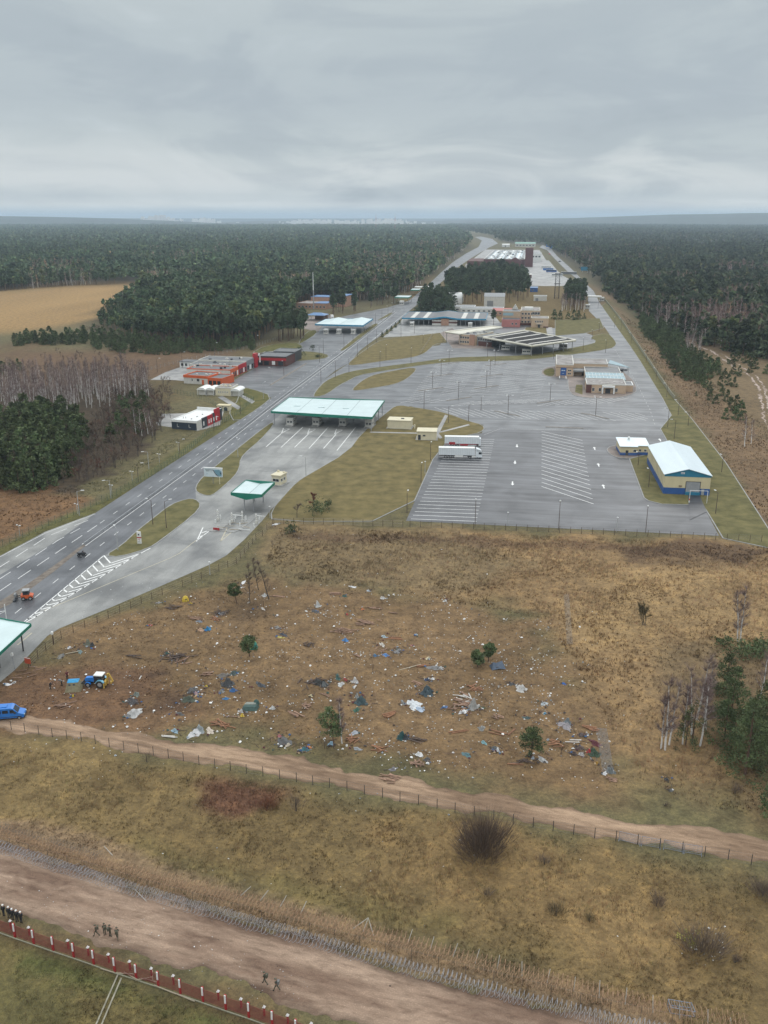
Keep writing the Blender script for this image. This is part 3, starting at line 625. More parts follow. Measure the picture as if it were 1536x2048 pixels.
# --- two small cream service buildings
for nm,lab,p,rz,(W,D,H) in (('service_building','flat cream service building on the grass hump right of the green canopy',(775,857),R(-10),(10.0,6.5,3.4)),('service_building','smaller cream service building beside the parked white trucks',(834,880),R(-6),(7.8,6.5,3.3))):
    F=Frame(nm,lab,'building',p,rz);r=F.root;H += .15
    box_part(r,'wall',M_CREAML,0,W,0,D,.1,H);MB().box(-.6,W + .6,-.6,D + .6,.1,.17).build('footing',M_PALE,r)
    MB().box(-.25,W + .25,-.25,D + .25,H,H + .28).build('roof',M_CREAML,r)
    if W > 9: MB().box(5.5,6.8,2.6,3.4,H + .28,H + .6).build('roof_hatch',M_DARK,r);MB().box(W + 1.4,W + 1.9,1,1.4,.1,2.0).build('meter_box',M_CREAML,r)
    else: box_part(r,'door',M_DARK,.4,1.5,-.05,.02,.1,2.2);box_part(r,'louvre',M_DARK,2.4,3.4,-.05,.02,1.6,2.2)

# --- green edged canopies
def canopy(name,label,corners,z,posts,fascia=1.0,m_f=M_GREEN,m_r=M_MINT,joints=3,vee=.8,group=None,post_m=M_STEEL,skew=True):
    """corners px of the roof's upper edge: front-left, front-right, back-right, back-left, all at height z; the roof is a shallow butterfly"""
    fl,fr,br,bl=[at(x,y,z) for x,y in corners];o=(fl + fr + br + bl)/4;o.z=0
    r=thing(name,label,'canopy',o,0,group);q=[p - o for p in (fl,fr,br,bl)]
    def P(u,v,dz=0.0):
        a=q[0].lerp(q[1],u);b=q[3].lerp(q[2],u);p=a.lerp(b,v);return Vector((p.x,p.y,z + dz))
    n=12;mb=MB()
    sag=lambda u: -vee*(1 - abs(2*u - 1))*.35
    for i in range(n):
        u0,u1=i/n,(i + 1)/n
        mb.add([P(u0,0,sag(u0)),P(u1,0,sag(u1)),P(u1,1,sag(u1)),P(u0,1,sag(u0))],[(0,1,2,3)])
    mb.build('roof',m_r,r)
    mb=MB()
    for i in range(n):
        u0,u1=i/n,(i + 1)/n;b0,b1=[-fascia*.55 - vee*(1 - abs(2*u - 1))*.6 for u in (u0,u1)]
        mb.add([P(u0,.01,b0),P(u1,.01,b1),P(u1,.99,b1),P(u0,.99,b0)],[(3,2,1,0)])
    mb.build('soffit',M_GREYP,r)
    mb=MB();e=.12
    for i in range(n):
        for v in (0,1):
            u0,u1=i/n,(i + 1)/n;b0,b1=[-fascia*.55 - vee*(1 - abs(2*u - 1))*.6 for u in (u0,u1)];s=(P(0,1) - P(0,0)).normalized()*(-e if v == 0 else e)
            a,b,c,d=P(u0,v,b0),P(u1,v,b1),P(u1,v,.22),P(u0,v,.22)
            mb.add([a,b,c,d,a + s,b + s,c + s,d + s],[(0,1,2,3),(7,6,5,4),(3,2,6,7),(0,4,5,1),(0,3,7,4),(1,5,6,2)])
    for u in (0,1):
        s=(P(1,0) - P(0,0)).normalized()*(-e if u == 0 else e);a,b=P(u,0,-fascia*.55),P(u,1,-fascia*.55);c,d=P(u,1,.22),P(u,0,.22)
        mb.add([a,b,c,d,a + s,b + s,c + s,d + s],[(0,1,2,3),(7,6,5,4),(3,2,6,7),(0,4,5,1),(0,3,7,4),(1,5,6,2)])
    mb.build('fascia',m_f,r)
    mb=MB()
    for k in range(1,joints + 1):
        u=k/(joints + 1);a,b=P(u,.01,sag(u) + .03),P(u,.99,sag(u) + .03);s=(P(1,0) - P(0,0)).normalized()*.13
        mb.add([a - s,a + s,b + s,b - s],[(0,1,2,3)])
    if joints: mb.build('roof_joint',M_JOINT,r)
    for k in range(joints if joints > 1 else 0):
        c_=P((k + .72)/(joints + 1),.45,sag((k + .72)/(joints + 1)) + .02);MB().box(c_.x - 1.4,c_.x + 1.4,c_.y - .9,c_.y + .9,c_.z,c_.z + .22).build('roof_light',m_r,r)
    for u,v in posts:
        p=P(u,v);MB().tube((p.x,p.y,0),(p.x,p.y,z - fascia),.16,.16,8).build('post',post_m,r)
    return r,P,o
def booth(px,rz,label,group=None,W=2.6,D=3.6,H=2.9,z0=.18,cat='booth'):
    F=Frame('control_booth',label,cat,px,rz,group);r=F.root
    box_part(r,'island',M_KERB,-.5,W + .5,-2.2,D + 2.0,.03,z0);box_part(r,'wall',M_OFFWHITE,0,W,0,D,z0,H);MB().box(-.2,W + .2,-.2,D + .2,H,H + .2).build('roof',M_WHITE,r)
    pane_row(r,.25,W - .25,1.15,1.1,0,2,gap=.15);window(r,.4,1.15,1.2,1.1,W,'x',1);window(r,2.0,1.15,1.2,1.1,W,'x',1)
    for x in (.3,W - .3): MB().tube((x,-1.8,z0),(x,-1.8,1.1),.06).build('bollard',M_PAINT,r)
    return r
toll,TP,to_=canopy('toll_canopy','long pale canopy with green edge over the customs booths',[(542,823),(744,835),(769,801),(579,795)],6.4,
       [(.02,.05),(.985,.05),(.985,.35),(.985,.62),(.985,.93),(.02,.93),(.25,.9),(.5,.9),(.75,.9),(.25,.5),(.5,.5),(.75,.5)],1.15)
for i,p in enumerate(((573,851),(625,851),(678,852),(730,855))):
    booth(p,R(-12),['white control booth at the left end under the green edged canopy','white control booth, second from left under the green edged canopy','white control booth, third from left under the green edged canopy','white control booth at the right corner post of the green edged canopy'][i],'booths under the long canopy',3.0,5.0,3.3)
near_can,NP,no_=canopy('entry_canopy','small butterfly canopy with green fascia over the barrier lanes',[(462,986),(523,990),(549,965),(492,961)],6.2,[(.35,.15),(.65,.15),(.35,.85),(.65,.85)],1.25,vee=2.0,joints=1)
F=Frame('guard_cabin','cream cabin with dark window standing behind the small green canopy','cabin',(544,970),R(-22));r=F.root
box_part(r,'island',M_KERB,-.6,4.2,-.8,5.6,.03,.2);box_part(r,'wall',M_CREAML,0,3.2,0,4.6,.2,3.3);MB().box(-.25,3.45,-.25,4.85,3.3,3.7).build('roof',M_CREAML,r);MB().box(.2,.8,3.6,4.2,3.7,4.3).build('chimney',M_CREAML,r);MB().box(2.4,3.0,3.6,4.2,3.7,4.1).build('chimney',M_CREAML,r)
window(r,.3,1.3,2.5,1.1,0);window(r,.5,1.3,1.2,1.1,3.2,'x',1);window(r,2.4,1.3,1.2,1.1,3.2,'x',1)
lf_can,LP,lo_=canopy('roadside_canopy','pale canopy with green edge cut by the left border above the dirt corner',[(-70,1352),(0,1306),(62,1249),(-30,1232)],6.0,[(.5,.5),(.80,.93)],.9,joints=0,vee=.3,post_m=M_DSTEEL)

# --- office block with blue gate (right of the yard)
Zo=lambda x,y: (1090 + x/7.68,690 + y/7.68)
F=Frame('office_block','beige flat roofed office block with blue gate and glazed strip beside the yard','office',(1111.5,752.5),R(-10));r=F.root
a=F.l(*Zo(165,310),6.6);b=F.l(*Zo(440,312),6.6);dpt=F.l(*Zo(185,165),6.6).y - a.y
flat_block(r,0,b.x,0,dpt,6.6,M_BEIGE,M_FLAT,M_OFFWHITE)
c_=F.l(*Zo(455,282),6.3);d_=F.l(*Zo(965,290),6.3);e_=F.l(*Zo(945,225),6.3)
flat_block(r,b.x + .01,d_.x,c_.y,max(e_.y,c_.y + 9),6.3,M_BEIGE,M_FLAT,M_OFFWHITE)
f1=F.l(*Zo(615,420),4.4);f2=F.l(*Zo(1165,430),4.4);f3=F.l(*Zo(590,360),4.4)
flat_block(r,f1.x,f2.x,f1.y,c_.y - .01,4.4,M_BEIGE,M_FLATD,M_OFFWHITE)
g1=F.l(*Zo(640,605),4.5);g2=F.l(*Zo(1250,625),4.5);g3=F.l(*Zo(620,512),4.5);gy0=F.l(*Zo(1000,748),0).y
gd=max(13,min(g3.y,f1.y - 3) - gy0)
flat_block(r,g1.x,g2.x,gy0,gy0 + gd,4.5,M_BEIGE,M_FLAT,M_OFFWHITE)
sy0,sy1=gy0 + gd + .01,f1.y - .01
MB().add([(f1.x,sy0,4.4),(f2.x + 1,sy0,4.4),(f2.x + 1,sy1,4.55),(f1.x,sy1,4.55),(f1.x,sy0,0),(f2.x + 1,sy0,0),(f2.x + 1,sy1,0),(f1.x,sy1,0)],[(0,1,2,3),(4,5,1,0),(5,6,2,1),(6,7,3,2),(7,4,0,3)]).build('glazed_hall',M_GLASSB,r)
mb=MB()
for k in range(12):
    x=f1.x + (f2.x + 1 - f1.x)*k/11;mb.tube((x,sy0,4.43),(x,sy1,4.58),.06,.06,4)
mb.tube((f1.x,(sy0 + sy1)/2,4.53),(f2.x + 1,(sy0 + sy1)/2,4.53),.3,.3,4);mb.build('glazing_bar',M_WHITE,r)
box_part(r,'link_wing',M_GREYP,b.x + .02,f1.x - .02,c_.y - 8,c_.y - .02,2.6,3.6);box_part(r,'link_wall',M_BEIGE,b.x + .02,b.x + 5,c_.y - 5,c_.y - .03,0,2.6)
MB().tube((f1.x - 6,c_.y - 7.6,.15),(f1.x - 6,c_.y - 7.6,2.6),.18).build('post',M_WHITE,r)
gp=MB().box(b.x*.26,b.x*.60,-.10,.02,.6,5.0,0).build('blue_gate',M_BLUE,r)
MB().box(b.x*.32,b.x*.40,-.14,-.10,3.2,3.7).box(b.x*.45,b.x*.53,-.14,-.10,3.2,3.7).box(b.x*.40,b.x*.45,-.14,-.10,3.35,3.55).build('sign',M_WROOF,gp);MB().box(b.x*.37,b.x*.48,-.14,-.10,1.6,1.8).build('handle',M_WROOF,gp)
MB().box(b.x*.2,b.x*.24,-8.5,-.2,.15,.5).box(b.x*.57,b.x*.61,-8.5,-.2,.15,.5).build('ramp_kerb',M_WHITE,r)
box_part(r,'wall_band',M_BROWN,-.05,b.x + .05,-.05,.3,4.9,5.15)
window(r,b.x*.68,1.2,2.0,.9,0);window(r,b.x*.68,3.0,2.0,.9,0)
box_part(r,'brick_pier',M_BROWN,g1.x - .08,g1.x + 2.6,gy0 - .08,gy0 + 3,0,4.4)
for x in (g1.x + 2.9,g1.x + 6.2,g1.x + 14.5): window(r,x,1.0,1.3,1.9,gy0)
mb=MB().box(g1.x + 7.8,g1.x + 14.2,gy0 - 1.6,gy0 - .03,3.3,4.2);mb.box(g1.x + 7.8,g1.x + 8.5,gy0 - 1.6,gy0 - .03,.15,3.3).box(g1.x + 13.5,g1.x + 14.2,gy0 - 1.6,gy0 - .03,.15,3.3);mb.build('porch',M_WHITE,r)
door(r,g1.x + 9.6,2.6,2.5,gy0,M_DARK)
flat_block(r,g2.x + .02,g2.x + 4,gy0 + 6,gy0 + 16,3.6,M_BEIGE,M_FLATD,M_WHITE)
mb=MB()
for k in range(5): x=g1.x + 3 + 3.6*k;mb.box(x,x + 1.1,gy0 + 5 + (k % 2)*3,gy0 + 6 + (k % 2)*3,4.56,4.9)
mb.build('roof_hatch',M_OFFWHITE,r)
p1=[F.l(*Zo(*q),4.2) for q in ((968,285),(1300,352),(1160,290),(1000,235))]
MB().prism([(p.x,p.y) for p in p1],4.1,4.4).build('side_canopy',M_GLASSB,r)
for p in p1[1:3]: MB().tube((p.x - .6,p.y,0),(p.x - .6,p.y,4.1),.12).build('post',M_STEEL,r)

# --- big terminal with arched dark canopy
Zt=lambda x,y: (880 + x/5.297,600 + y/5.297)
zt=6.6;cA,cB,cC,cD=[at(*p,zt) for p in ((967,675.5),(1064,692.5),(1151,681),(1050,662))]
o=(cA + cB + cC + cD)/4;o.z=0;r=thing('terminal_canopy','wide dark canopy with cream tube edges and white roof strips','canopy',o)
qa,qb,qc,qd=[p - o for p in (cA,cB,cC,cD)]
def P4(u,v,dz=0.0):
    p=qa.lerp(qb,u).lerp(qd.lerp(qc,u),v);return Vector((p.x,p.y,zt + dz))
mb=MB();mw=MB();nb=4
for k in range(nb):
    for i in range(8):
        u0=(k + i/8)/nb;u1=(k + (i + 1)/8)/nb;h0,h1=[.75*math.sin(math.pi*t) for t in (i/8,(i + 1)/8)]
        mb.add([P4(u0,.02,h0),P4(u1,.02,h1),P4(u1,.98,h1),P4(u0,.98,h0)],[(0,1,2,3)])
        mb.add([P4(u0,.02,-.5),P4(u1,.02,-.5),P4(u1,.98,-.5),P4(u0,.98,-.5)],[(3,2,1,0)])
    if k < nb:
        u0=(k + .47)/nb;u1=(k + .63)/nb;mw.add([P4(u0,.05,.80),P4(u1,.05,.78),P4(u1,.93,.78),P4(u0,.93,.80)],[(0,1,2,3)])
mb.build('roof',M_TARROOF,r);mw.build('roof_light',M_OFFWHITE,r)
mb=MB()
for a,b in ((P4(0,0,.1),P4(1,0,.1)),(P4(1,0,.1),P4(1,1,.1)),(P4(0,1,.1),P4(1,1,.1)),(P4(0,0,.1),P4(0,1,.3))): mb.tube(a,b,.75,.75,8)
mb.build('edge_tube',M_CURVE,r)
for u,v in ((.97,.03),(.97,.28),(.97,.52),(.97,.76),(.97,.97),(.66,.03),(.33,.03),(.05,.03),(.5,.5),(.5,.9),(.75,.5)):
    p=P4(u,v);MB().tube((p.x,p.y,0),(p.x,p.y,zt - .4),.22,.22,8).build('post',M_STEEL,r)
for i,p in enumerate(((1003,700),(1044,708),(1118,697))): booth(p,R(-12),['low white booth under the dark terminal canopy near the brown glass bay','low white booth at the front corner of the dark terminal canopy','low white booth at the far right end of the dark terminal canopy'][i],'booths under the dark terminal canopy',5.5,4.0,3.0)
F=Frame('terminal_office','two storey beige terminal office with brown glass bay and cluttered roof','office',Zt(200,470),R(-35));r=F.root
flat_block(r,0,13.5,0,26,7.2,M_BEIGE,M_FLATD,M_CURVE)
for z_ in (1.3,4.4): pane_row(r,.8,8.2,z_,1.6,0,4,gap=.3)
box_part(r,'stair_bay',M_PINKBRK,9.0,13.0,-.8,-.02,0,7.6)
bx=13.52
flat_block(r,bx,bx + 12,2,22,6.4,M_GREYP,M_FLATD,M_CURVE);pane_row(r,bx + .6,bx + 11.4,3.8,1.8,2,6,gap=.12);box_part(r,'brick_base',M_BROWN,bx + 1.5,bx + 12.2,1.3,1.98,0,3.2)
mb=MB();rr=random.Random(4)
for k in range(14):
    x,y=rr.uniform(1,22),rr.uniform(4,20);mb.box(x,x + rr.uniform(.8,2.6),y,y + rr.uniform(.8,2.2),7.28,rr.uniform(7.6,8.5),k % 2)
mb.build('roof_plant',[M_OFFWHITE,M_GREYP],r)
c4=[at(*p,7.4) for p in ((891,664),(919,668.5),(1004,655),(984,652.5))];o=sum(c4,Vector())/4;o.z=0
r=thing('coach_canopy','long cream curved canopy behind the terminal office','canopy',o);q4=[p - o for p in c4]
MB().prism([(p.x,p.y) for p in q4],7.0,7.3).build('roof',M_CURVE,r);mb=MB()
for i in range(4): mb.tube(q4[i],q4[(i + 1) % 4],.6,.6,8)
mb.build('edge_tube',M_CURVE,r)
for p in (q4[0],q4[1],q4[3]): MB().tube((p.x*.96,p.y*.96,0),(p.x*.96,p.y*.96,7.0),.2).build('post',M_STEEL,r)

# --- blue edged canopies
Zb=lambda x,y: (780 + x/3.072,560 + y/3.072)
F=Frame('inspection_canopy','long grey roofed canopy with bright blue wavy edge and central gable','canopy',Zb(90,282),R(-8));r=F.root
x0=F.l(*Zb(75,233),5.8);x1=F.l(*Zb(588,242),5.8);xb=F.l(*Zb(110,195),5.8);X0,X1,Y0=x0.x,x1.x,x0.y;Y1=Y0 + max(24,xb.y - Y0)
def wave(t): return 5.8 + 1.5*max(0,1 - abs(t - .51)/.15)
n=40;mb=MB();mf=MB()
for i in range(n):
    t0,t1=i/n,(i + 1)/n;xa,xc=X0 + (X1 - X0)*t0,X0 + (X1 - X0)*t1;za,zc=wave(t0),wave(t1)
    mb.add([(xa,Y0,za),(xc,Y0,zc),(xc,Y1,zc),(xa,Y1,za),(xa,Y0,za - .4),(xc,Y0,zc - .4),(xc,Y1,zc - .4),(xa,Y1,za - .4)],[(0,1,2,3),(7,6,5,4)])
    for yy,s in ((Y0,-1),(Y1,1)): mf.add([(xa,yy,za - .9),(xc,yy,zc - .9),(xc,yy,zc + .25),(xa,yy,za + .25),(xa,yy + .3*s,za - .9),(xc,yy + .3*s,zc - .9),(xc,yy + .3*s,zc + .25),(xa,yy + .3*s,za + .25)],[(0,1,2,3),(7,6,5,4),(3,2,6,7),(4,5,1,0)])
mf.box(X0 - .3,X0,Y0,Y1,4.9,6.05);mf.box(X1,X1 + .3,Y0,Y1,4.9,6.05)
mb.build('roof',M_FLATD,r);mf.build('fascia',M_SKYB,r)
for t in (.12,.27,.73,.88):
    xa=X0 + (X1 - X0)*t;MB().box(xa - 1.8,xa + 1.8,Y0 + 2,Y1 - 2,5.81,5.95).build('roof_light',M_OFFWHITE,r)
Wd=X1 - X0;flat_block(r,X0 + Wd*.36,X0 + Wd*.66,Y0 + 1,Y1 - 2,4.6,M_OFFWHITE,M_FLATD);box_part(r,'brick_bay',M_PINKBRK,X0 + Wd*.47,X0 + Wd*.56,Y0 + .4,Y0 + .98,0,5.5);box_part(r,'dark_band',M_BROWN,X0 + Wd*.36 - .05,X0 + Wd*.66 + .05,Y0 + .9,Y0 + .99,1.8,3.2)
for t in (.02,.08,.14,.2,.26,.32,.7,.76,.82,.88,.94,.98):
    for yy in (Y0 + .6,Y1 - .8): MB().tube((X0 + Wd*t,yy,0),(X0 + Wd*t,yy,5.4),.2,.2,6).build('post',M_STEEL,r)
booth(Zb(122,285),R(-8),'white booth at the left end under the blue wavy canopy','booths under the blue canopies',3.2,4,3.2);booth(Zb(480,290),R(-8),'white booth at the right half under the blue wavy canopy','booths under the blue canopies',3.2,4,3.2)
bc,BP,bo=canopy('arrival_canopy','pale roofed canopy with blue fascia left of the main road',[(630,648.5),(726,651),(746,637.5),(652,638)],6.4,[(.03,.04),(.97,.04),(.97,.2),(.97,.36),(.97,.52),(.97,.68),(.97,.84),(.97,.97),(.03,.97),(.35,.5),(.65,.5)],1.7,M_SKYB,M_MINT,1,vee=0,post_m=M_OFFWHITE)
for i,(u,w) in enumerate(((.04,.48),(.53,.48))):
    a,b,c,d=BP(u + .02,.05,.02),BP(u + w*.92,.05,.02),BP(u + w*.92,.95,.02),BP(u + .02,.95,.02);m1,m2=BP(u + w*.5,.25,1.3),BP(u + w*.5,.95,1.6)
    MB().add([a,b,c,d,m1,m2],[(0,1,4),(1,2,5,4),(2,3,5),(3,0,4,5)]).build('roof_pyramid',M_MINT,bc)
for i,p in enumerate(((647,668),(673,668),(702,668))): booth(p,R(-15),['white booth, leftmost of three under the blue fascia canopy','white booth, middle of three under the blue fascia canopy','white booth, rightmost of three under the blue fascia canopy'][i],'booths under the blue canopies',3.0,4,3.4)

# --- salmon brick buildings with blue roofs, far left
F=Frame('brick_depot','salmon brick depot with blue tin roofs beside the tall white mast','building',(593,617),R(-16));r=F.root
s_=1.0
flat_block(r,0,32,0,30,5.0,M_PINKBRK,M_FLAT,M_PINKBRK);MB().box(18,31.5,1,22,5.1,5.7).build('tin_roof',M_BLUEROOF,r)
flat_block(r,4,26,30.1,52,9.0,M_PINKBRK,M_BLUEROOF,M_BLUEROOF);flat_block(r,26.1,42,26,52,10.0,M_PINKBRK,M_FLAT,M_PINKBRK);MB().box(34,42.4,25.6,52.4,10.4,11).build('tin_roof',M_BLUEROOF,r)
pane_row(r,2,30,1.2,1.8,0,8,gap=1.6);pane_row(r,28,41,4.5,1.8,26,4,gap=1.2)
F=Frame('wash_shelter','open shelter with bright blue hipped roof in front of the brick depot','shelter',(612,641),R(-14));r=F.root
MB().add([(0,0,4.6),(17,0,4.6),(17,14,4.6),(0,14,4.6),(5,7,6.4),(12,7,6.4)],[(0,1,5,4),(1,2,5),(2,3,4,5),(3,0,4),(3,2,1,0)]).build('roof',M_BLUEROOF,r)
for x,y in ((.5,.5),(16.5,.5),(.5,13.5),(16.5,13.5)): MB().tube((x,y,0),(x,y,4.6),.2).build('post',M_STEEL,r)
box_part(r,'back_wall',M_PINKBRK,4,16,12.8,13.2,0,3.6)

# --- shops on the left
Zs=lambda x,y: (320 + x/6.4,690 + y/6.4)
F=Frame('orange_shop','white shop with orange fascia at the near end of the shop row','shop',(368,766.5),R(-19));r=F.root
wd=F.l(423,768).x
flat_block(r,0,wd,0,14,4.2,M_OFFWHITE,M_FLATD,M_ORANGE,th=.5,tw=.5);box_part(r,'fascia',M_ORANGE,-.15,wd + .15,-.15,-.01,3.3,4.7)
window(r,4.8,1.4,.9,1.6,0);window(r,8,1.4,1.8,1.6,0);door(r,11.2,1.3,2.5,0,M_ORANGE)
flat_block(r,wd + .05,wd + 8.5,-1,13,3.8,M_ORANGE,M_FLATD,M_ORANGE);
for x in (wd + .6,wd + 3.2,wd + 5.8): box_part(r,'shop_window',M_GLASS,x,x + 2.0,-1.06,-.98,.4,2.6)
mb=MB();rr=random.Random(2)
for k in range(7): x,y=rr.uniform(5,16),rr.uniform(3,11);mb.box(x,x + .9,y,y + .9,4.26,4.9)
mb.build('roof_plant',M_OFFWHITE,r)
a,b=at(461,757),at(511,734);rz=facing(a,b);F=Frame('shop_row','long grey roofed row of red, orange and grey shop fronts','shop',(461,757),rz);r=F.root;Ln=(b - a).length
for k,(u0,u1,h,dep,pm) in enumerate(((0,.30,4.6,26,M_ORANGE),(.305,.62,5.0,30,M_RED),(.625,1.0,5.6,30,M_GREYP))):
    flat_block(r,Ln*u0,Ln*u1,0,dep,h,M_OFFWHITE,M_FLATD,M_OFFWHITE if k else M_ORANGE)
    box_part(r,'shop_front',pm,Ln*u0 + .2,Ln*u1 - .2,-.3,-.02,0,h + .5)
    for j in range(4):
        x=Ln*u0 + 1 + j*(Ln*(u1 - u0) - 1)/4;box_part(r,'shop_window',M_GLASS if (j + k) % 3 else M_WHITE,x,x + (Ln*(u1 - u0))/4 - 1.2,-.36,-.28,.4,3.0)
box_part(r,'portal',M_RED,Ln*.93,Ln + 1.5,-1.2,.5,0,8.4);pts=[(2.6*math.cos(t) ,4.2 + 3.4*math.sin(t)) for t in np.linspace(-.6,math.pi*.75,14)]
MB().path([(Ln + 2.8 + x*.5,-1.6,z_) for x,z_ in pts],.4,6).build('arch_sign',M_WHITE,r)
mb=MB();rr=random.Random(8)
for k in range(22): x,y=rr.uniform(2,Ln - 3),rr.uniform(3,24);mb.box(x,x + rr.uniform(.7,1.8),y,y + rr.uniform(.7,1.6),4.6,5.4 + (x > Ln*.62)*.9 + rr.uniform(0,.5),k % 2)
mb.build('roof_plant',[M_DARK,M_OFFWHITE],r)
F=Frame('corner_shop','dark roofed shop with red band at the far end of the shop row','shop',(513,731),R(-12));r=F.root
flat_block(r,0,19,0,18,5.6,M_BROWN,M_FLATD,M_DARK);box_part(r,'fascia',M_RED,-.15,19.15,-.2,-.01,3.4,4.8);flat_block(r,5,19,18.1,32,6.2,M_DARK,M_FLATD,M_GREYP)
for x in (1,5,14): box_part(r,'shop_window',M_GLASS,x,x + 3,-.08,.02,.5,2.9)
box_part(r,'poster',M_WHITE,10,12,-.10,.02,.8,3.0)
F=Frame('pavilion','cream pavilion with white arched side roofs on the slope below the orange shop','pavilion',(431,791),R(-11));r=F.root
flat_block(r,0,8.4,0,11,3.9,M_CREAML,M_FLAT,M_OFFWHITE)
for i in range(6): window(r,1.6 + i*.95,1.3,.5,1.1,0)
for sx,n_ in ((-9.6,2),(8.5,1)):
    for k in range(n_):
        xx=sx + k*4.7;prof=[(xx + 2.2 + 2.4*math.cos(t),2.6 + 1.3*math.sin(t)) for t in np.linspace(0,math.pi,9)]
        MB().profile_y(prof,-.6,8.5).build('arched_roof',M_WHITE,r);MB().box(xx + .3,xx + 4.1,.4,7,0,2.6).build('wall',M_OFFWHITE,r)
        for q in (xx + .1,xx + 4.2): MB().tube((q,-.4,0),(q,-.4,2.7),.14).build('post',M_WHITE,r)
mb=MB()
for k in range(5): mb.box(1.5 + k*1.2,2.3 + k*1.2,4 + (k % 2)*2,5 + (k % 2)*2,4.0,4.5)
mb.build('roof_plant',M_CREAML,r)
F=Frame('storage_shed','small white shed with dark roof behind the orange shop','shed',Zs(255,285),R(-12));r=F.root
box_part(r,'wall',M_WHITE,0,9,0,8,0,3.3);MB().box(-.4,9.4,-.4,8.4,3.3,3.6).build('roof',M_FLATD,r);pane_row(r,.8,7.5,.8,1.8,0,3,gap=.8)
F=Frame('white_roof_shop','navy and red shop with bright white roof beside the green fence','shop',(344,857.5),R(-17));r=F.root
wd=F.l(396,860).x;dp=23
flat_block(r,0,wd,0,dp,3.7,M_NAVY,M_WHITE,M_WHITE);box_part(r,'fascia',M_WHITE,-.2,wd + .2,-.35,-.01,3.2,4.2);box_part(r,'back_parapet',M_WHITE,-.1,wd + .1,dp + .08,dp + .6,3,5.0)
box_part(r,'corner_panel',M_OFFWHITE,wd + .03,wd + .25,0,4.5,0,4.0)
for i,(y0,y1,h,m_) in enumerate(((4.6,9,4.4,M_DARK),(9.05,14,4.4,M_RED),(14.05,16,4.6,M_DARK),(16.05,21,6.0,M_RED),(21.05,23,5.0,M_DARK))): box_part(r,'shop_front',m_,wd + .03,wd + .5,y0,y1,0,h)
mb=MB()
for y0 in (5.2,10,12,14.5,17): mb.box(wd + .5,wd + .55,y0,y0 + .9,1.0,2.8)
mb.build('poster',M_WHITE,r);mb=MB()
for x in (2.6,8.2): mb.box(x,x + .2,-.06,-.01,1.2,2.4).box(x,x + .9,-.06,-.01,1.0,1.2)
mb.build('wall_mark',M_OFFWHITE,r)
mb=MB()
for y in (4,9,14): mb.box(wd*.6,wd*.6 + .5,y,y + .5,3.76,4.1)
mb.tube((3,5,3.7),(3,5,4.6),.12).tube((4,5.3,3.7),(4,5.3,4.5),.12).build('roof_vent',M_STEEL,r)
F=Frame('kiosk_row','low cream kiosk with two arched openings behind the white roof shop','kiosk',Zs(735,838),R(-10));r=F.root
box_part(r,'wall',M_CREAML,0,6,0,3,0,2.4);MB().box(-.2,6.2,-.3,3.2,2.4,2.6).build('roof',M_CREAM,r)
for x in (.5,3.2): MB().profile_y([(x,0),(x + 1.8,0)] + [(x + .9 + .9*math.cos(t),1.0 + .8*math.sin(t)) for t in np.linspace(0,math.pi,7)],-.03,.05).build('opening',M_DARK,r)

# --- pink office group and small sheds behind the terminal
F=Frame('pink_office','pink and beige two storey offices with flat roofs behind the terminal','office',(1003,654),R(-9));r=F.root
S_=2.43
flat_block(r,0,15,0,14,6.2,M_PINK,M_DARK);flat_block(r,0,15,14.1,34,11.0,M_BEIGE,M_FLATD,M_BEIGE);box_part(r,'glass_band',M_GLASSB,.5,9,13.9,14.08,8.0,10.2)
flat_block(r,15.1,31,16,46,12.0,M_BEIGE,M_FLAT,M_CURVE)
for z_ in (2,5.2,8.6): pane_row(r,15.8,30.4,z_,1.7,16,6,gap=.8)
pane_row(r,24.5,30.8,9,1.9,15.9,3,gap=.1);box_part(r,'brick_base',M_BROWN,15.1,24,15.7,15.98,0,1.8)
flat_block(r,24,38,-1,15,7.6,M_BEIGE,M_FLAT,M_CURVE);pane_row(r,27,33.5,4.2,1.6,-1,5,gap=.3);door(r,29.4,2,2.6,-1,M_DARK);box_part(r,'canopy_slab',M_OFFWHITE,28.2,32.6,-2.6,-1.02,3.0,3.3);box_part(r,'brick_base',M_BROWN,34,38.1,-1.1,-1.02,0,1.2)
MB().add([(7.5,33,11.3),(12.5,33,11.3),(10,33,15.5),(7.5,37,11.3),(12.5,37,11.3),(10,37,15.5)],[(0,1,2),(5,4,3),(1,4,5,2),(0,2,5,3)]).build('dormer',M_OFFWHITE,r);box_part(r,'roof_plant',M_WHITE,18,25,22,28,12.1,14.2)
window(r,8,2,1.6,1.6,0);window(r,11,2,1.6,1.6,0)
def simple(nm,lab,cat,p,rz,W,D,H,wall,roof,ridge=0.0,trim=None):
    F=Frame(nm,lab,cat,p,rz);r=F.root
    if ridge:
        box_part(r,'wall',wall,0,W,0,D,0,H);MB().profile_x([(-.3,H),(D + .3,H),(D/2,H + ridge)],-.3,W + .3).build('roof',roof,r)
    else: flat_block(r,0,W,0,D,H,wall,roof,trim)
    return r
r=simple('red_roof_hut','small hut with reddish roof beside the pink offices','hut',Zt(556,166),R(-9),17,16,4.5,M_PINKBRK,M_PINK,1.8);window(r,2,1.4,2,1.6,0);window(r,6,1.4,2,1.6,0);door(r,11,1.4,2.4,0,M_BROWN)
r=simple('white_outbuilding','low white outbuilding behind the blue wavy canopy, left one','building',Zt(100,122),R(-9),24,18,4.6,M_OFFWHITE,M_GREYP,0,M_WHITE);pane_row(r,2,22,1.4,1.5,0,5,gap=2)
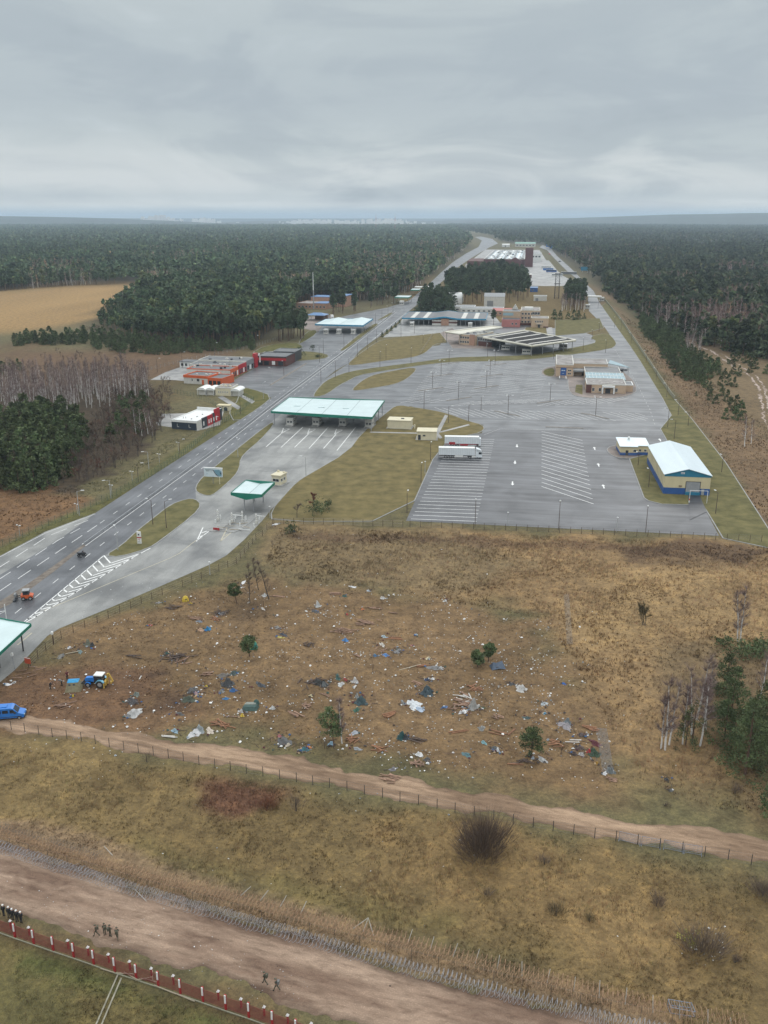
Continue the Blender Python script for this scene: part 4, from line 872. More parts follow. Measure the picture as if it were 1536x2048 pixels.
r=simple('white_outbuilding','long low white outbuilding behind the blue wavy canopy, right one','building',Zt(214,136),R(-9),40,18,4.2,M_OFFWHITE,M_GREYP,0,M_WHITE);pane_row(r,2,38,1.3,1.4,0,8,gap=2.4)
r=simple('grey_shed','tall weathered grey shed with pale end wall by the pines','shed',Zt(465,84),R(-9),20,20,11,M_OFFWHITE,M_GREYP,3.0);box_part(r,'door',M_GREYP,3,9,-.1,.02,0,7)
F=Frame('white_hangar','long white barrel roofed hangar half hidden behind the pines','hangar',(866,607),R(-9));r=F.root
MB().profile_x([(0,0),(0,5)] + [(11 - 11*math.cos(t),5 + 6*math.sin(t)) for t in np.linspace(0.2,math.pi - .2,9)] + [(22,5),(22,0)],0,30).build('shell',M_WHITE,r);box_part(r,'door',M_GREYP,30.0,30.1,6,16,0,6)
r=simple('concrete_shed','small pale concrete shed on the grass below the lattice tower','shed',(1067,602),R(-9),14,10,5.2,M_OFFWHITE,M_GREYP,0,M_WHITE);box_part(r,'door',M_GREYP,2,5,-.1,.02,0,3)
r=simple('blue_hut','little blue hut at the edge of the pines','hut',(1060,584),R(-9),9,8,5,M_BLUE,M_BLUEROOF,1.2);window(r,2,1.5,2,1.6,0)

# --- far terminal and its yard
F=Frame('market_hall','huge far hall with white roof, dark red front and dark red tower','hall',(938,532),R(-9));r=F.root
lx=lambda x,y,z_=0: F.l(x,y,z_)
a=lx(967,533);b=lx(1049,533);top=13
wd=b.x;back=420
flat_block(r,a.x,wd,a.y,a.y + back,top,M_DKRED,M_WROOF,M_OFFWHITE,tw=1.2,th=.8);box_part(r,'shop_front',M_OFFWHITE,a.x + 20,wd - 30,a.y - 3,a.y - .1,0,5);box_part(r,'brick_base',M_BROWN,a.x - 30,a.x - .1,a.y + 4,a.y + 120,0,9)
gx0,gx1=lx(1017,533).x,lx(1043,533).x
MB().profile_y([(gx0,0),(gx1,0),(gx1,10),((gx0 + gx1)/2,17),(gx0,10)],a.y - 12,a.y - .2).build('gable_porch',M_DKRED,r)
tx=lx(1050,531).x;box_part(r,'tower',M_DKRED,tx,tx + 14,a.y - 6,a.y + 10,0,33)
mb=MB()
for k in range(9): x=a.x + (wd - a.x)*(k + .5)/9;mb.box(x - 2,x + 2,a.y + 12,a.y + back - 10,top + .1,top + 1.4,k % 2)
for k in range(40): rr2=random.Random(k);x,y=rr2.uniform(a.x + 5,wd - 8),rr2.uniform(a.y + 20,a.y + back - 20);mb.box(x,x + rr2.uniform(3,8),y,y + rr2.uniform(3,10),top + .1,top + rr2.uniform(1.5,3.2),k % 2)
mb.build('roof_light',[M_GREYP,M_WHITE],r)
r=simple('white_depot','white depot right of the far dark red tower','building',(1062,524),R(-9),20,60,16,M_WHITE,M_GREYP,0,M_WHITE);pane_row(r,2,18,9,3,0,3,gap=2)
r=simple('green_roof_depot','far depot with long green roof at the edge of the forest','building',(1030,493.5),R(-9),60,40,9,M_OFFWHITE,M_GREEN,4);pane_row(r,4,56,3,3,0,6,gap=4)
r=simple('white_hut','far white hut beside the green roof depot','hut',(1004,494),R(-9),22,20,7,M_WHITE,M_WHITE,2);door(r,8,4,4,0,M_GREYP)
for i,(p,wdt,lab) in enumerate((((1020,570),26,'long low sales shed among the pines, nearest row'),((1022,556),30,'long low sales shed among the pines, middle row'),((1012,548),34,'long low sales shed among the pines, farthest row'))):
    r=simple('sales_shed',lab,'shed',p,R(-9),wdt,12,5,M_BROWN if i else M_OFFWHITE,M_OFFWHITE,1.5);r['group'] = 'sales sheds among the pines';pane_row(r,2,wdt - 2,1.2,2,0,4,gap=2)
tw=thing('lattice_tower','dark lattice radio tower standing on the grass behind the offices','tower',at(1113,597))
for x in (-2.4,2.4):
    mb=MB()
    for y in (-1.2,1.2): mb.tube((x - .7*(1 if x < 0 else -1)*0,y,0),(x*.9,y,27),.28,.18,4)
    mb.build('leg',M_DSTEEL,tw)
mb=MB()
for k in range(9):
    z0=3*k;mb.tube((-2.4,-1.2,z0),(2.3,-1.2,z0 + 3),.11,.11,4);mb.tube((2.4,1.2,z0),(-2.3,1.2,z0 + 3),.11,.11,4);mb.tube((-2.4,0,z0),(2.4,0,z0),.1,.1,4)
mb.build('bracing',M_DSTEEL,tw);MB().box(-3.2,3.2,-1.6,1.6,16,16.5).box(-3,3,-1.5,1.5,26.6,27.2).build('platform',M_DSTEEL,tw)
ms=thing('radio_mast','tall thin white mast beside the salmon brick depot','mast',at(627.5,618));MB().tube((0,0,0),(0,0,18),.55,.45,8).build('lower_pole',M_GREY,ms);MB().tube((0,0,18),(0,0,35),.45,.25,8).build('upper_pole',M_WHITE,ms)
for i,(x,yb,yt,lab) in enumerate(((752,462,432,'farther of two thin red and white masts on the skyline'),(790,464,433,'nearer of two thin red and white masts on the skyline'))):
    p=at(x,yb);ms=thing('skyline_mast',lab,'mast',p,0,'masts on the skyline');H_=100
    for k in range(5): MB().tube((0,0,H_*k/5),(0,0,H_*(k + 1)/5),1.0,.9,5).build('section',M_RED if k % 2 else M_WHITE,ms)
# gates on the two roads
def gate(lab,p,rz,W,D,H,roof,fas,group='road gates'):
    F=Frame('gate_canopy',lab,'canopy',p,rz,group);r=F.root;MB().box(0,W,0,D,H - .3,H).build('roof',roof,r);MB().box(-.2,W + .2,-.2,-.01,H - 1.1,H + .1).box(-.2,0,0,D,H - 1.1,H + .1).box(W,W + .2,0,D,H - 1.1,H + .1).build('fascia',fas,r)
    for x,y in ((.4,.4),(W - .4,.4),(.4,D - .4),(W - .4,D - .4)): MB().tube((x,y,0),(x,y,H - .3),.25).build('post',M_STEEL,r)
    return r
gate('white gate canopy across the road right of the lattice tower',(1175,604),R(-12),14,10,6.0,M_WHITE,M_OFFWHITE);gate('green roofed gate canopy left of the main road before the bend',(789,607),R(-10),15,22,6.5,M_MINT,M_GREEN);gate('small green roofed canopy farther up the left side of the main road',(821,590),R(-10),10,18,6,M_MINT,M_GREEN);gate('white gantry canopy spanning the main road beside the pines',(829,585),R(-10),20,12,6.5,M_WHITE,M_OFFWHITE)
booth((799,610),R(-10),'white booth under the green roofed gate canopy on the main road','gate booths',4,6,3.6);booth((1171,617),R(-12),'white booth on the left kerb before the white gate canopy','gate booths',4,4,3.6);booth((1199,602),R(-12),'white booth with dark openings right of the white gate canopy','gate booths',4.5,5,3.6)
# billboard and pylon sign
F=Frame('billboard','white billboard with blue swoosh on the roadside grass','billboard',(428,968),R(-10));r=F.root
MB().tube((-.2,0,.15),(-.2,0,2.6),.22,.22,8).build('post',M_CONCW,r);MB().tube((2.2,-.3,.15),(2.2,-.3,2.6),.1).build('brace',M_CREAML,r)
mb=MB().box(-3.2,3.2,-.25,.25,2.6,5.6,0)
mb.prism([(-2.6,0),(3.0,0),(3.0,0)],0,0) if False else None
def face(poly,m,y): mb.add([(x,y,z_) for x,z_ in poly],[tuple(range(len(poly)))],m)
face([(.3,5.1),(2.2,5.2),(3.0,4.6),(3.0,3.0),(2.3,2.8),(1.4,3.3),(.7,4.1)],1,-.255);face([(-2.8,5.15),(.2,5.1),(.75,4.0),(1.5,3.2),(2.1,2.8),(1.7,2.8),(1.1,3.2),(.5,4.0),(0,4.9),(-2.8,5.02)],2,-.258);face([(2.3,4.4),(3.0,4.1),(3.0,3.4),(2.6,3.8)],2,-.26)
text_marks(mb,-2.5,-1.2,4.5,4.8,-.255,11,2,5);text_marks(mb,-2.4,-1.9,3.5,3.7,-.255,12,1,3);text_marks(mb,-1.0,-.2,4.3,4.5,-.255,13,3,4)
mb.build('panel',[M_WROOF,mat('billboard_blue',(.16,.30,.37),.4,.15,1),M_DARK,mat('billboard_grey',(.36,.40,.38),.4,.1,1)],r)
MB().box(-3.3,3.3,-.3,.3,5.6,5.8).build('top_rail',M_WHITE,r)
F=Frame('price_pylon','white totem sign with red band on the nearer road island','sign',(275,1088),R(-12));r=F.root
mb=MB().box(0,1.1,0,.4,.15,3.6,0).box(-.02,1.12,-.02,.42,1.75,2.1,1).box(.35,.8,-.02,0,2.6,3.05,2);text_marks(mb,.2,.95,1.2,1.45,-.01,5,1,4);text_marks(mb,.2,.95,.6,.85,-.01,6,3,4);mb.build('panel',[M_WHITE,M_RED,M_DARK,M_GREY],r)

# ================================================================== trees
def leaf_mat(name,col,rough=.85,rnd=.25):
    m=bpy.data.materials.new(name);m.use_nodes=True;t=m.node_tree;b=t.nodes['Principled BSDF'];b.inputs['Roughness'].default_value=rough;b.inputs['Specular IOR Level'].default_value=.2
    ca=t.nodes.new('ShaderNodeVertexColor');ca.layer_name = 'tone'
    oi=t.nodes.new('ShaderNodeObjectInfo');hs=t.nodes.new('ShaderNodeHueSaturation')
    t.links.new(mixc(t,1.0,ca.outputs[0],col,'MULTIPLY'),hs.inputs['Color']);t.links.new(math_node(t,'MULTIPLY_ADD',oi.outputs['Random'],2*rnd,1 - rnd),hs.inputs['Value'])
    t.links.new(math_node(t,'MULTIPLY_ADD',oi.outputs['Random'],.03,.485),hs.inputs['Hue']);t.links.new(hs.outputs[0],b.inputs['Base Color'])
    return m
M_NEEDLE=leaf_mat('pine_needles',(.084,.108,.048));M_NEEDLEF=leaf_mat('forest_needles',(.066,.088,.047));M_TWIG=leaf_mat('bare_twigs',(.150,.112,.088));M_TWIGB=leaf_mat('birch_twigs',(.205,.150,.135))
M_TWIGG=leaf_mat('olive_twigs',(.14,.115,.062));M_SHRUB=leaf_mat('shrub_leaves',(.050,.070,.030));M_RUST=leaf_mat('rusty_leaves',(.13,.045,.03))
M_BARK=mat('pine_bark',(.075,.050,.038),.9,.3,3,two=(.13,.075,.05));M_BIRCH=mat('birch_bark',(.62,.60,.57),.8,.2,2.5,two=(.68,.66,.64));M_GBARK=mat('grey_bark',(.075,.062,.052),.9,.3,3)

def blobs(cent,rad,n,size,r,flat=.7,tone=.38,up=.3):
    """n leaf triangles in every clump; light and dark clumps"""
    cent=np.asarray(cent,float);k=len(cent);rad=np.broadcast_to(rad,k)
    d=r.normal(size=(k,n,3));d/= np.linalg.norm(d,axis=2,keepdims=True);rr=r.uniform(.35,1,(k,n,1))**.6
    p=cent[:,None] + d*rr*rad[:,None,None]*np.array([1,1,flat])
    a=r.normal(size=(k,n,3));a[...,2] += up;a/= np.linalg.norm(a,axis=2,keepdims=True);b=r.normal(size=(k,n,3));b -= a*(a*b).sum(2,keepdims=True);b/= np.linalg.norm(b,axis=2,keepdims=True)
    s=size*r.uniform(.6,1.3,(k,n,1));V=np.stack([p - b*s*.5,p + b*s*.5,p + a*s*1.1],2).reshape(-1,3)
    t=(1 + r.uniform(-tone,tone,(k,1,1)))*(1 + r.uniform(-.18,.18,(k,n,1)));t=t*np.array([1 ,1,1]) + r.uniform(-.05,.05,(k,1,3));C_=np.repeat(t.reshape(-1,3),3,0)
    return V,np.arange(len(V)).reshape(-1,3),np.clip(C_,.2,2)
def slivers(p0,d,ln,w,r,tone=.25):
    p0=np.asarray(p0,float);d=np.asarray(d,float);d=d/np.linalg.norm(d,axis=1,keepdims=True);k=len(p0)
    s=np.cross(d,r.normal(size=(k,3)));s/= np.linalg.norm(s,axis=1,keepdims=True);ln=np.broadcast_to(ln,k)[:,None]
    V=np.stack([p0 - s*w/2,p0 + s*w/2,p0 + d*ln],1).reshape(-1,3);t=1 + r.uniform(-tone,tone,(k,1));return V,np.arange(3*k).reshape(-1,3),np.repeat(np.repeat(t,3,1),3,0)
def tube_arr(segs,n=4):
    V=[];T=[]
    for p0,p1,r0,r1 in segs:
        mb=MB().tube(p0,p1,r0,r1,n,0,False);o=len(V);V += mb.v
        for f in mb.f: T += [(o + f[0],o + f[1],o + f[2]),(o + f[0],o + f[2],o + f[3])]
    return np.array(V),np.array(T),np.ones((len(V),3))
def join(*parts):
    V=[];T=[];C_=[];o=0
    for v,t,c in parts: V.append(v);T.append(t + o);C_.append(c);o += len(v)
    return np.concatenate(V),np.concatenate(T),np.concatenate(C_)
def pine_arr(h,r,young=False,n=None,per=14,size=.34):
    """crown and trunk arrays of one pine"""
    cent=[];rad=[];segs=[];lean=r.uniform(-.02,.02,2)*h
    if young:
        n=n or int(26*h/6);base=.03*h
        for i in range(n):
            u=r.uniform(0,1)**1.25;z_=base + u*(h - base)*.97;R_=(1 - u)**.7*h*.37 + .15;a=r.uniform(0,6.283);q=R_*r.uniform(.45,1)
            cent.append((q*math.cos(a),q*math.sin(a),z_));rad.append(.20*h**.62*(1.15 - .5*u))
        segs=[((0,0,0),(0,0,h*.6),.02*h,.01*h),((0,0,h*.6),(0,0,h*.97),.01*h,.02)]
    else:
        n=n or int(30*h/12);cb=r.uniform(.40,.52)*h
        for i in range(n):
            u=r.uniform(0,1);z_=cb + u*(h - cb)*.95;prof=(math.sin(math.pi*min(1,.22 + .80*u))**.7);R_=prof*h*r.uniform(.13,.185);a=r.uniform(0,6.283);q=R_*r.uniform(.3,1)
            c=(q*math.cos(a) + lean[0]*u,q*math.sin(a) + lean[1]*u,z_);cent.append(c);rad.append(h*r.uniform(.05,.085))
            if i % 2 == 0: segs.append(((lean[0]*u,lean[1]*u,max(cb*.8,z_ - h*.08)),c,.006*h,.002*h))
        segs += [((0,0,0),(lean[0]*.3,lean[1]*.3,h*.5),.016*h,.011*h),((lean[0]*.3,lean[1]*.3,h*.5),(lean[0],lean[1],h*.95),.011*h,.003*h)]
    return blobs(cent,np.array(rad),per,size,r),tube_arr(segs,5)
def bare_arr(h,r,spread=.35,stems=1,w=.03,nt=420,birch=False,low=.25,tl=1.0):
    """leafless tree: forking limbs plus many fine twigs"""
    segs=[];tw0=[];twd=[]
    def grow(p,d,ln,rad,lev):
        q=p + d*ln;segs.append((p,q,rad,rad*.62))
        if lev == 0:
            return
        for k in range(2 if lev > 1 else 3):
            e=(d + Vector(r.normal(size=3))*spread + Vector((0,0,.12))).normalized();grow(p.lerp(q,r.uniform(.55,1)),e,ln*r.uniform(.55,.8),rad*.5,lev - 1)
    for s in range(stems):
        b=Vector((r.uniform(-.4,.4),r.uniform(-.4,.4),0))*(0 if stems == 1 else 1);d=Vector((r.normal()*.08*stems**.5,r.normal()*.08*stems**.5,1)).normalized()
        if birch:
            p=b;n_=6
            for k in range(n_):
                q=p + (d + Vector((r.normal()*.04,r.normal()*.04,0)))*(h/n_);f0,f1=1 - k/n_,1 - (k + 1)/n_;segs.append((p,q,.013*h*f0 + .02,.013*h*f1 + .016))
                if k >= 1:
                    for j in range(4):
                        a=r.uniform(0,6.283);e=Vector((math.cos(a),math.sin(a),r.uniform(.6,1.5))).normalized();ln=h*.21*(1.1 - k/n_)*r.uniform(.6,1.1);s0=p.lerp(q,r.uniform(0,1));segs.append((s0,s0 + e*ln,.034*(1.2 - k/n_),.014))
                p=q
        else: grow(b,d,h*.36,.016*h/stems**.4,3)
    ends=[(Vector(a),Vector(b)) for a,b,*_ in segs if b[2] > low*h]
    pick=r.integers(0,len(ends),nt)
    for i in pick:
        a,b=ends[i];f=r.uniform(0.2,1);tw0.append(a.lerp(b,f));dd=(b - a).normalized() + Vector(r.normal(size=3))*.55 + Vector((0,0,.35));twd.append(dd)
    return tube_arr(segs,4),slivers(tw0,twd,r.uniform(.05,.15,nt)*h*tl,w,r)
def shrub_arr(h,rad,r,n=300,w=.03):
    a=r.uniform(0,6.283,n);q=rad*np.sqrt(r.uniform(0,1,n));p=np.stack([q*np.cos(a)*.45,q*np.sin(a)*.45,r.uniform(0,.45,n)*h],1);d=np.stack([np.cos(a)*q/rad*.7 + r.normal(size=n)*.22,np.sin(a)*q/rad*.7 + r.normal(size=n)*.22,np.ones(n)],1)
    k=5 + int(rad*2);g=r.integers(0,k,n);go=r.normal(size=(k,2))*rad*.28;gl=r.uniform(.55,1.15,k);p[:,:2] += go[g];d[:,:2] += go[g]/rad*.5
    return slivers(p,d,r.uniform(.22,.78,n)*h*gl[g],w,r)
def tree(name,label,loc,crown,trunk,mc,mt,group=None,cat='tree',one=False,scale=1.0):
    if one:
        V,T,C_=join(crown,trunk);o=tri_mesh(name,V,T,[mc,mt],[0]*len(crown[1]) + [1]*len(trunk[1]),C_)
        o.location=loc;o.rotation_euler=(0,0,random.uniform(0,6.28));o.scale=(scale,)*3;return tag(o,label,cat,group)
    t=thing(name,label,cat,loc,random.uniform(0,6.28),group);t.scale=(scale,)*3
    tri_mesh('crown',*crown[:2],mc,col=crown[2],parent=t);tri_mesh('trunk',*trunk[:2],mt,col=trunk[2],parent=t);return t
def copy_one(o,loc,scale,label=None,group=None):
    c=o.copy();C.objects.link(c);c.location=loc;c.rotation_euler=(0,0,random.uniform(0,6.28));c.scale=(scale*random.uniform(.92,1.08),scale*random.uniform(.92,1.08),scale)
    if label: c['label']=label
    if group: c['group']=group
    return c

COUNT={}
r0=np.random.default_rng(5)
PINES=[pine_arr(10,r0,False,38,14,.60) for _ in range(6)];YOUNG=[pine_arr(6,r0,True,44,20,.36) for _ in range(5)]
BIRCHES=[bare_arr(12,r0,birch=True,w=.05,nt=420,tl=1.2,low=.3) for _ in range(5)];BARES=[bare_arr(9,r0,.42,2,.06,520,tl=1.1) for _ in range(5)]
class Kind:
    """first use builds the tree, later uses copy it"""
    def __init__(s,arrs,mc,mt,name,h,one=True): s.a=arrs;s.mc=mc;s.mt=mt;s.name=name;s.h=h;s.one=one;s.made={}
    def put(s,loc,h,label,group=None,cat='tree',v=None):
        COUNT[s.name]=COUNT.get(s.name,0) + 1
        v=random.randrange(len(s.a)) if v is None else v;sc=h/s.h
        if v not in s.made:
            c,t=s.a[v];s.made[v]=tree(s.name,label,loc,c,t,s.mc,s.mt,group,cat,s.one,sc);return s.made[v]
        if s.one: return copy_one(s.made[v],loc,sc,label,group)
        return dup(s.made[v],loc,random.uniform(0,6.28),label,group,sc)
K_PINE=Kind(PINES,M_NEEDLEF,M_BARK,'pine_tree',10);K_YOUNG=Kind(YOUNG,M_NEEDLE,M_BARK,'young_pine',6);K_SPRUCE=Kind([pine_arr(10,r0,True,60,14,.62) for _ in range(4)],M_NEEDLEF,M_BARK,'spruce_tree',10);K_BIRCH=Kind([(b[1],b[0]) for b in BIRCHES],M_TWIGB,M_BIRCH,'birch_tree',12);K_BARE=Kind([(b[1],b[0]) for b in BARES],M_TWIG,M_GBARK,'bare_tree',9)

def scatter(protos,pos,sc,tint,r):
    V=[];T=[];C_=[];o=0;which=r.integers(0,len(protos),len(pos));ang=r.uniform(0,6.283,len(pos))
    for k,(v,t,c) in enumerate(protos):
        m=which == k;n=m.sum()
        if not n: continue
        ca_,sa_=np.cos(ang[m])[:,None],np.sin(ang[m])[:,None];s=sc[m][:,None];X=(v[None,:,0]*ca_ - v[None,:,1]*sa_)*s*1.05 + pos[m,0][:,None];Y=(v[None,:,0]*sa_ + v[None,:,1]*ca_)*s*1.05 + pos[m,1][:,None];Z=v[None,:,2]*s
        V.append(np.stack([X,Y,Z],2).reshape(-1,3));T.append((t[None] + (np.arange(n)*len(v))[:,None,None]).reshape(-1,3) + o);C_.append((c[None]*tint[m][:,None,:]).reshape(-1,3));o += n*len(v)
    return np.concatenate(V),np.concatenate(T),np.concatenate(C_)
def poisson(poly_px,spacing,seed,lim=None):
    P=ats(poly_px);xs=[p.x for p in P];ys=[p.y for p in P];r=np.random.default_rng(seed)
    gx_=np.arange(min(xs),max(xs),spacing);gy_=np.arange(min(ys),max(ys),spacing);X,Y=np.meshgrid(gx_,gy_);Q=np.stack([X.ravel(),Y.ravel()],1) + r.uniform(-.45,.45,(X.size,2))*spacing
    Q=Q[inside_poly(Q,P)];Q=Q[np.abs(Q[:,0]) < Q[:,1]*.44 + 5];return Q[np.argsort(Q[:,1])][:lim]
def fill(kind,poly,spacing,h0,h1,label,group,seed,lim=None):
    r=random.Random(seed);Q=poisson(poly,spacing,seed);hs=[r.uniform(h0,h1) for _ in Q];n=lim or len(Q)
    for (x,y),h in zip(Q[:n],hs): kind.put((x,y,0),h,label,group)
    if len(Q) > n:  # the farther ones stand so close that they read as one mass
        q=np.random.default_rng(seed);R_=Q[n:];tn=np.array([1,.62,.9]) if kind.mc in (M_NEEDLE,M_NEEDLEF) else np.array([2.2,2.8,2.8])
        V,T,C_=scatter([join(c,(t[0],t[1],t[2]*tn)) for c,t in kind.a],R_,np.array(hs[n:])/kind.h,np.clip(1 + .22*q.normal(size=(len(R_),1)),.5,1.5)*np.ones((1,3)),q)
        tag(tri_mesh('tree_mass',V,T,kind.mc,col=C_),'dense farther part: ' + label,'trees',kind='stuff')
# wood left of the road
fill(K_YOUNG,[(-60,990),(0,983),(40,984),(110,972),(165,915),(180,870),(120,838),(60,842),(0,852),(-60,856)],5.6,8,14.5,'bushy dark pine in the small wood left of the road','pines of the small wood left of the road',3,100)
fill(K_BARE,[(112,972),(190,962),(255,930),(320,880),(345,838),(335,815),(292,778),(235,788),(180,868),(160,920)],5.6,5,10,'bare brown tree in the thicket between the pines and the green fence','bare trees of the thicket left of the road',4)
fill(K_BIRCH,[(-60,852),(0,846),(100,842),(200,820),(296,800),(305,772),(250,760),(0,772),(-60,776)],5.2,12,16,'slender bare birch with purple twigs in the birch stand on the left','birches of the stand on the left',5,170)
K_RUST=Kind([(b[1],b[0]) for b in BARES],leaf_mat('reddish_twigs',(.155,.082,.062)),M_GBARK,'bare_tree',9)
fill(K_RUST,[(125,968),(190,958),(255,926),(330,860),(340,820),(292,782),(235,795),(180,868)],8.5,4,8,'low reddish bare tree in the thicket left of the road','reddish trees of the thicket left of the road',34)
fill(K_YOUNG,[(215,905),(265,890),(300,840),(280,800),(235,820),(200,868)],12,6,10,'dark pine standing inside the bare thicket left of the road','pines inside the thicket left of the road',35)
fill(K_BARE,[(-40,975),(100,968),(160,905),(120,850),(0,858)],14,9,13,'bare tree rising among the bushy pines of the small left wood','bare trees among the pines of the small left wood',36)
K_BARE.put(at(175,960),11,'bare spreading tree nearest the grassy bank of the green fence');K_BARE.put(at(228,935),10.5,'bare dark tree with a clear trunk beside the green fence')
K_YOUNG.put(at(70,978),11.5,'solitary dense conical pine standing out in front of the small left wood')
for i,x in enumerate((272,284,296,305)): K_BIRCH.put(at(x,868 + (i % 2)*4),11,'pale birch trunk beside the white roof shop','birches beside the white roof shop')
fill(K_BARE,[(320,800),(352,800),(352,775),(325,765)],6,5,8,'bare tree in the back yard behind the orange shop','bare trees behind the orange shop',6)
# young pines below the forest tongue and around the left margin
fill(K_YOUNG,[(20,692),(180,690),(210,705),(330,712),(470,700),(515,700),(515,690),(430,690),(330,692),(240,676),(190,672),(20,680)],7.4,6,10,'young bushy pine along the lower edge of the forest tongue','young pines along the forest tongue',7,70)
fill(K_YOUNG,[(-60,752),(40,748),(60,738),(-60,736)],6,4,7,'low young pine at the left margin above the birch stand','young pines at the left margin',8)
fill(K_BARE,[(215,650),(200,672),(260,682),(300,690),(215,690),(160,668)],9,6,10,'bare purple shrub tree between the yellow field and the forest tongue','bare trees at the field corner',9)
fill(K_BARE,[(60,722),(230,720),(300,708),(230,700),(90,702)],12,3,5,'low bare shrub in the rough ground below the young pines','bare shrubs of the rough ground',10)
# pines by the far canopies
G_ = 'pines among the far buildings';lab = 'tall dark pine in the grove between the main road and the far yard'
fill(K_PINE,[(882,588),(905,566),(950,552),(1000,548),(1052,560),(1058,598),(1000,612),(930,612),(890,605)],14,18,25,lab,G_,12,80)
fill(K_SPRUCE,[(838,624),(905,632),(905,610),(850,602)],9,15,22,'tall dark spruce behind the blue wavy canopy','spruces behind the blue wavy canopy',13)
fill(K_PINE,[(1128,618),(1165,622),(1172,596),(1135,592)],9,18,23,'tall pine in the clump left of the white gate canopy','pines of the clump by the white gate',14)
fill(K_PINE,[(662,630),(725,626),(728,616),(668,618)],11,14,19,'dark pine beside the salmon brick depot','pines beside the brick depot',15)
fill(K_PINE,[(738,620),(800,606),(806,596),(742,608)],11,14,19,'dark tree along the asphalt beyond the blue fascia canopy','trees beyond the blue fascia canopy',16)
fill(K_PINE,[(552,686),(610,684),(614,668),(560,668)],6.5,17,21,'tall pine left of the blue fascia canopy','tall pines left of the blue fascia canopy',17)
K_PINE.put(at(987,656),15,'lone spreading pine between the blue wavy canopy and the pink offices')
fill(K_BIRCH,[(1120,622),(1170,626),(1172,618),(1122,616)],9,14,18,'bare tree in front of the pine clump by the white gate','bare trees by the white gate',18)
# right hand side: young pines and bare trees on the brown slope
fill(K_YOUNG,[(1270,640),(1290,668),(1320,704),(1360,764),(1406,766),(1440,738),(1402,720),(1374,697),(1346,657),(1333,632),(1290,626)],6.2,5.5,9,'young pine in the dense strip right of the long wall','young pines in the strip right of the wall',19,75)
for x,y,h in ((1398,768,6),(1410,775,6),(1420,782,5),(1420,800,5.5),(1431,808,5),(1436,750,6.5),(1448,757,6),(1440,772,5.5),(1456,770,6),(1468,774,5.5),(1444,792,5.5),(1454,803,6),(1450,838,5),(1460,822,6.5),(1472,815,6.5),(1482,825,6),(1470,838,6),(1480,842,5),(1466,748,6),(1478,752,6),(1462,728,7),(1474,722,7.5),(1490,726,7.5),(1502,732,7),(1510,738,6.5),(1500,745,5.5),(1533,748,6),(1392,792,2.5)):
    K_YOUNG.put(at(x,y),h,'scattered bushy young pine on the brown slope right of the wall','scattered pines on the brown slope')
K_BIRCH.put(at(1489,893),12.5,'pale bare birch standing alone on the brown slope right of the wall');K_BIRCH.put(at(1502,888),10,'smaller bare birch just right of the lone birch on the brown slope')
fill(K_BIRCH,[(1366,712),(1404,718),(1404,696),(1372,690)],7,9,13,'bare purple birch along the front of the right forest','birches along the front of the right forest',20)

# the wider forest : its nearest trees stand singly, the rest is one mass
FP={'left': [(-900,453),(905,453),(945,480),(938,492),(880,542),(820,585),(770,600),(690,603),(650,598),(600,606),(560,660),(505,690),(430,692),(330,692),(250,672),(195,655),(215,620),(280,587),(300,566),(150,571),(0,582),(-900,640)],
      'right': [(1085,492),(1140,520),(1185,553),(1238,600),(1285,638),(1390,690),(1536,728),(2200,800),(2200,449),(900,449),(900,458),(985,474),(1000,486),(1060,488)]}
def lod(kind,n,per,size,sd):
    r=np.random.default_rng(sd)
    if kind == 'low': c,t=pine_arr(10,r,True,n,per,size);return c
    if kind == 'pine':
        c,t=pine_arr(10,r,False,n,per,size);return join(c,(t[0],t[1],t[2]*np.array([1.9,.9,1.1]))) if n > 8 else c
    b=bare_arr(10,r,birch=True,w=.16 if n > 8 else .4,nt=n*per,tl=1.3,low=.35);seg=(b[0][0],b[0][1],b[0][2]*2.2) if n > 8 else tube_arr([((0,0,0),(0,0,8),.16,.06)],3);s2=(seg[0],seg[1],np.ones((len(seg[0]),3))*np.array([6.0,4.1,7.0]));return join((b[1][0],b[1][1],b[1][2]*np.array([2.7,1.4,2.2])),s2)
LODS=[([lod('pine',16,6,1.25,40 + i) for i in range(6)],[lod('bare',10,6,1,50 + i) for i in range(4)]),
        ([lod('pine',7,5,1.9,60 + i) for i in range(6)],[lod('bare',6,5,1,70 + i) for i in range(4)]),
        ([lod('pine',4,3,3.0,80 + i) for i in range(6)],[lod('bare',5,3,1,90 + i) for i in range(4)])]
LOWS=[lod('pine',16,6,1.25,40 + i) for i in range(3)] + [lod('low',20,6,1.25,100 + i) for i in range(4)]
forest_parts={'left': [],'right': []}
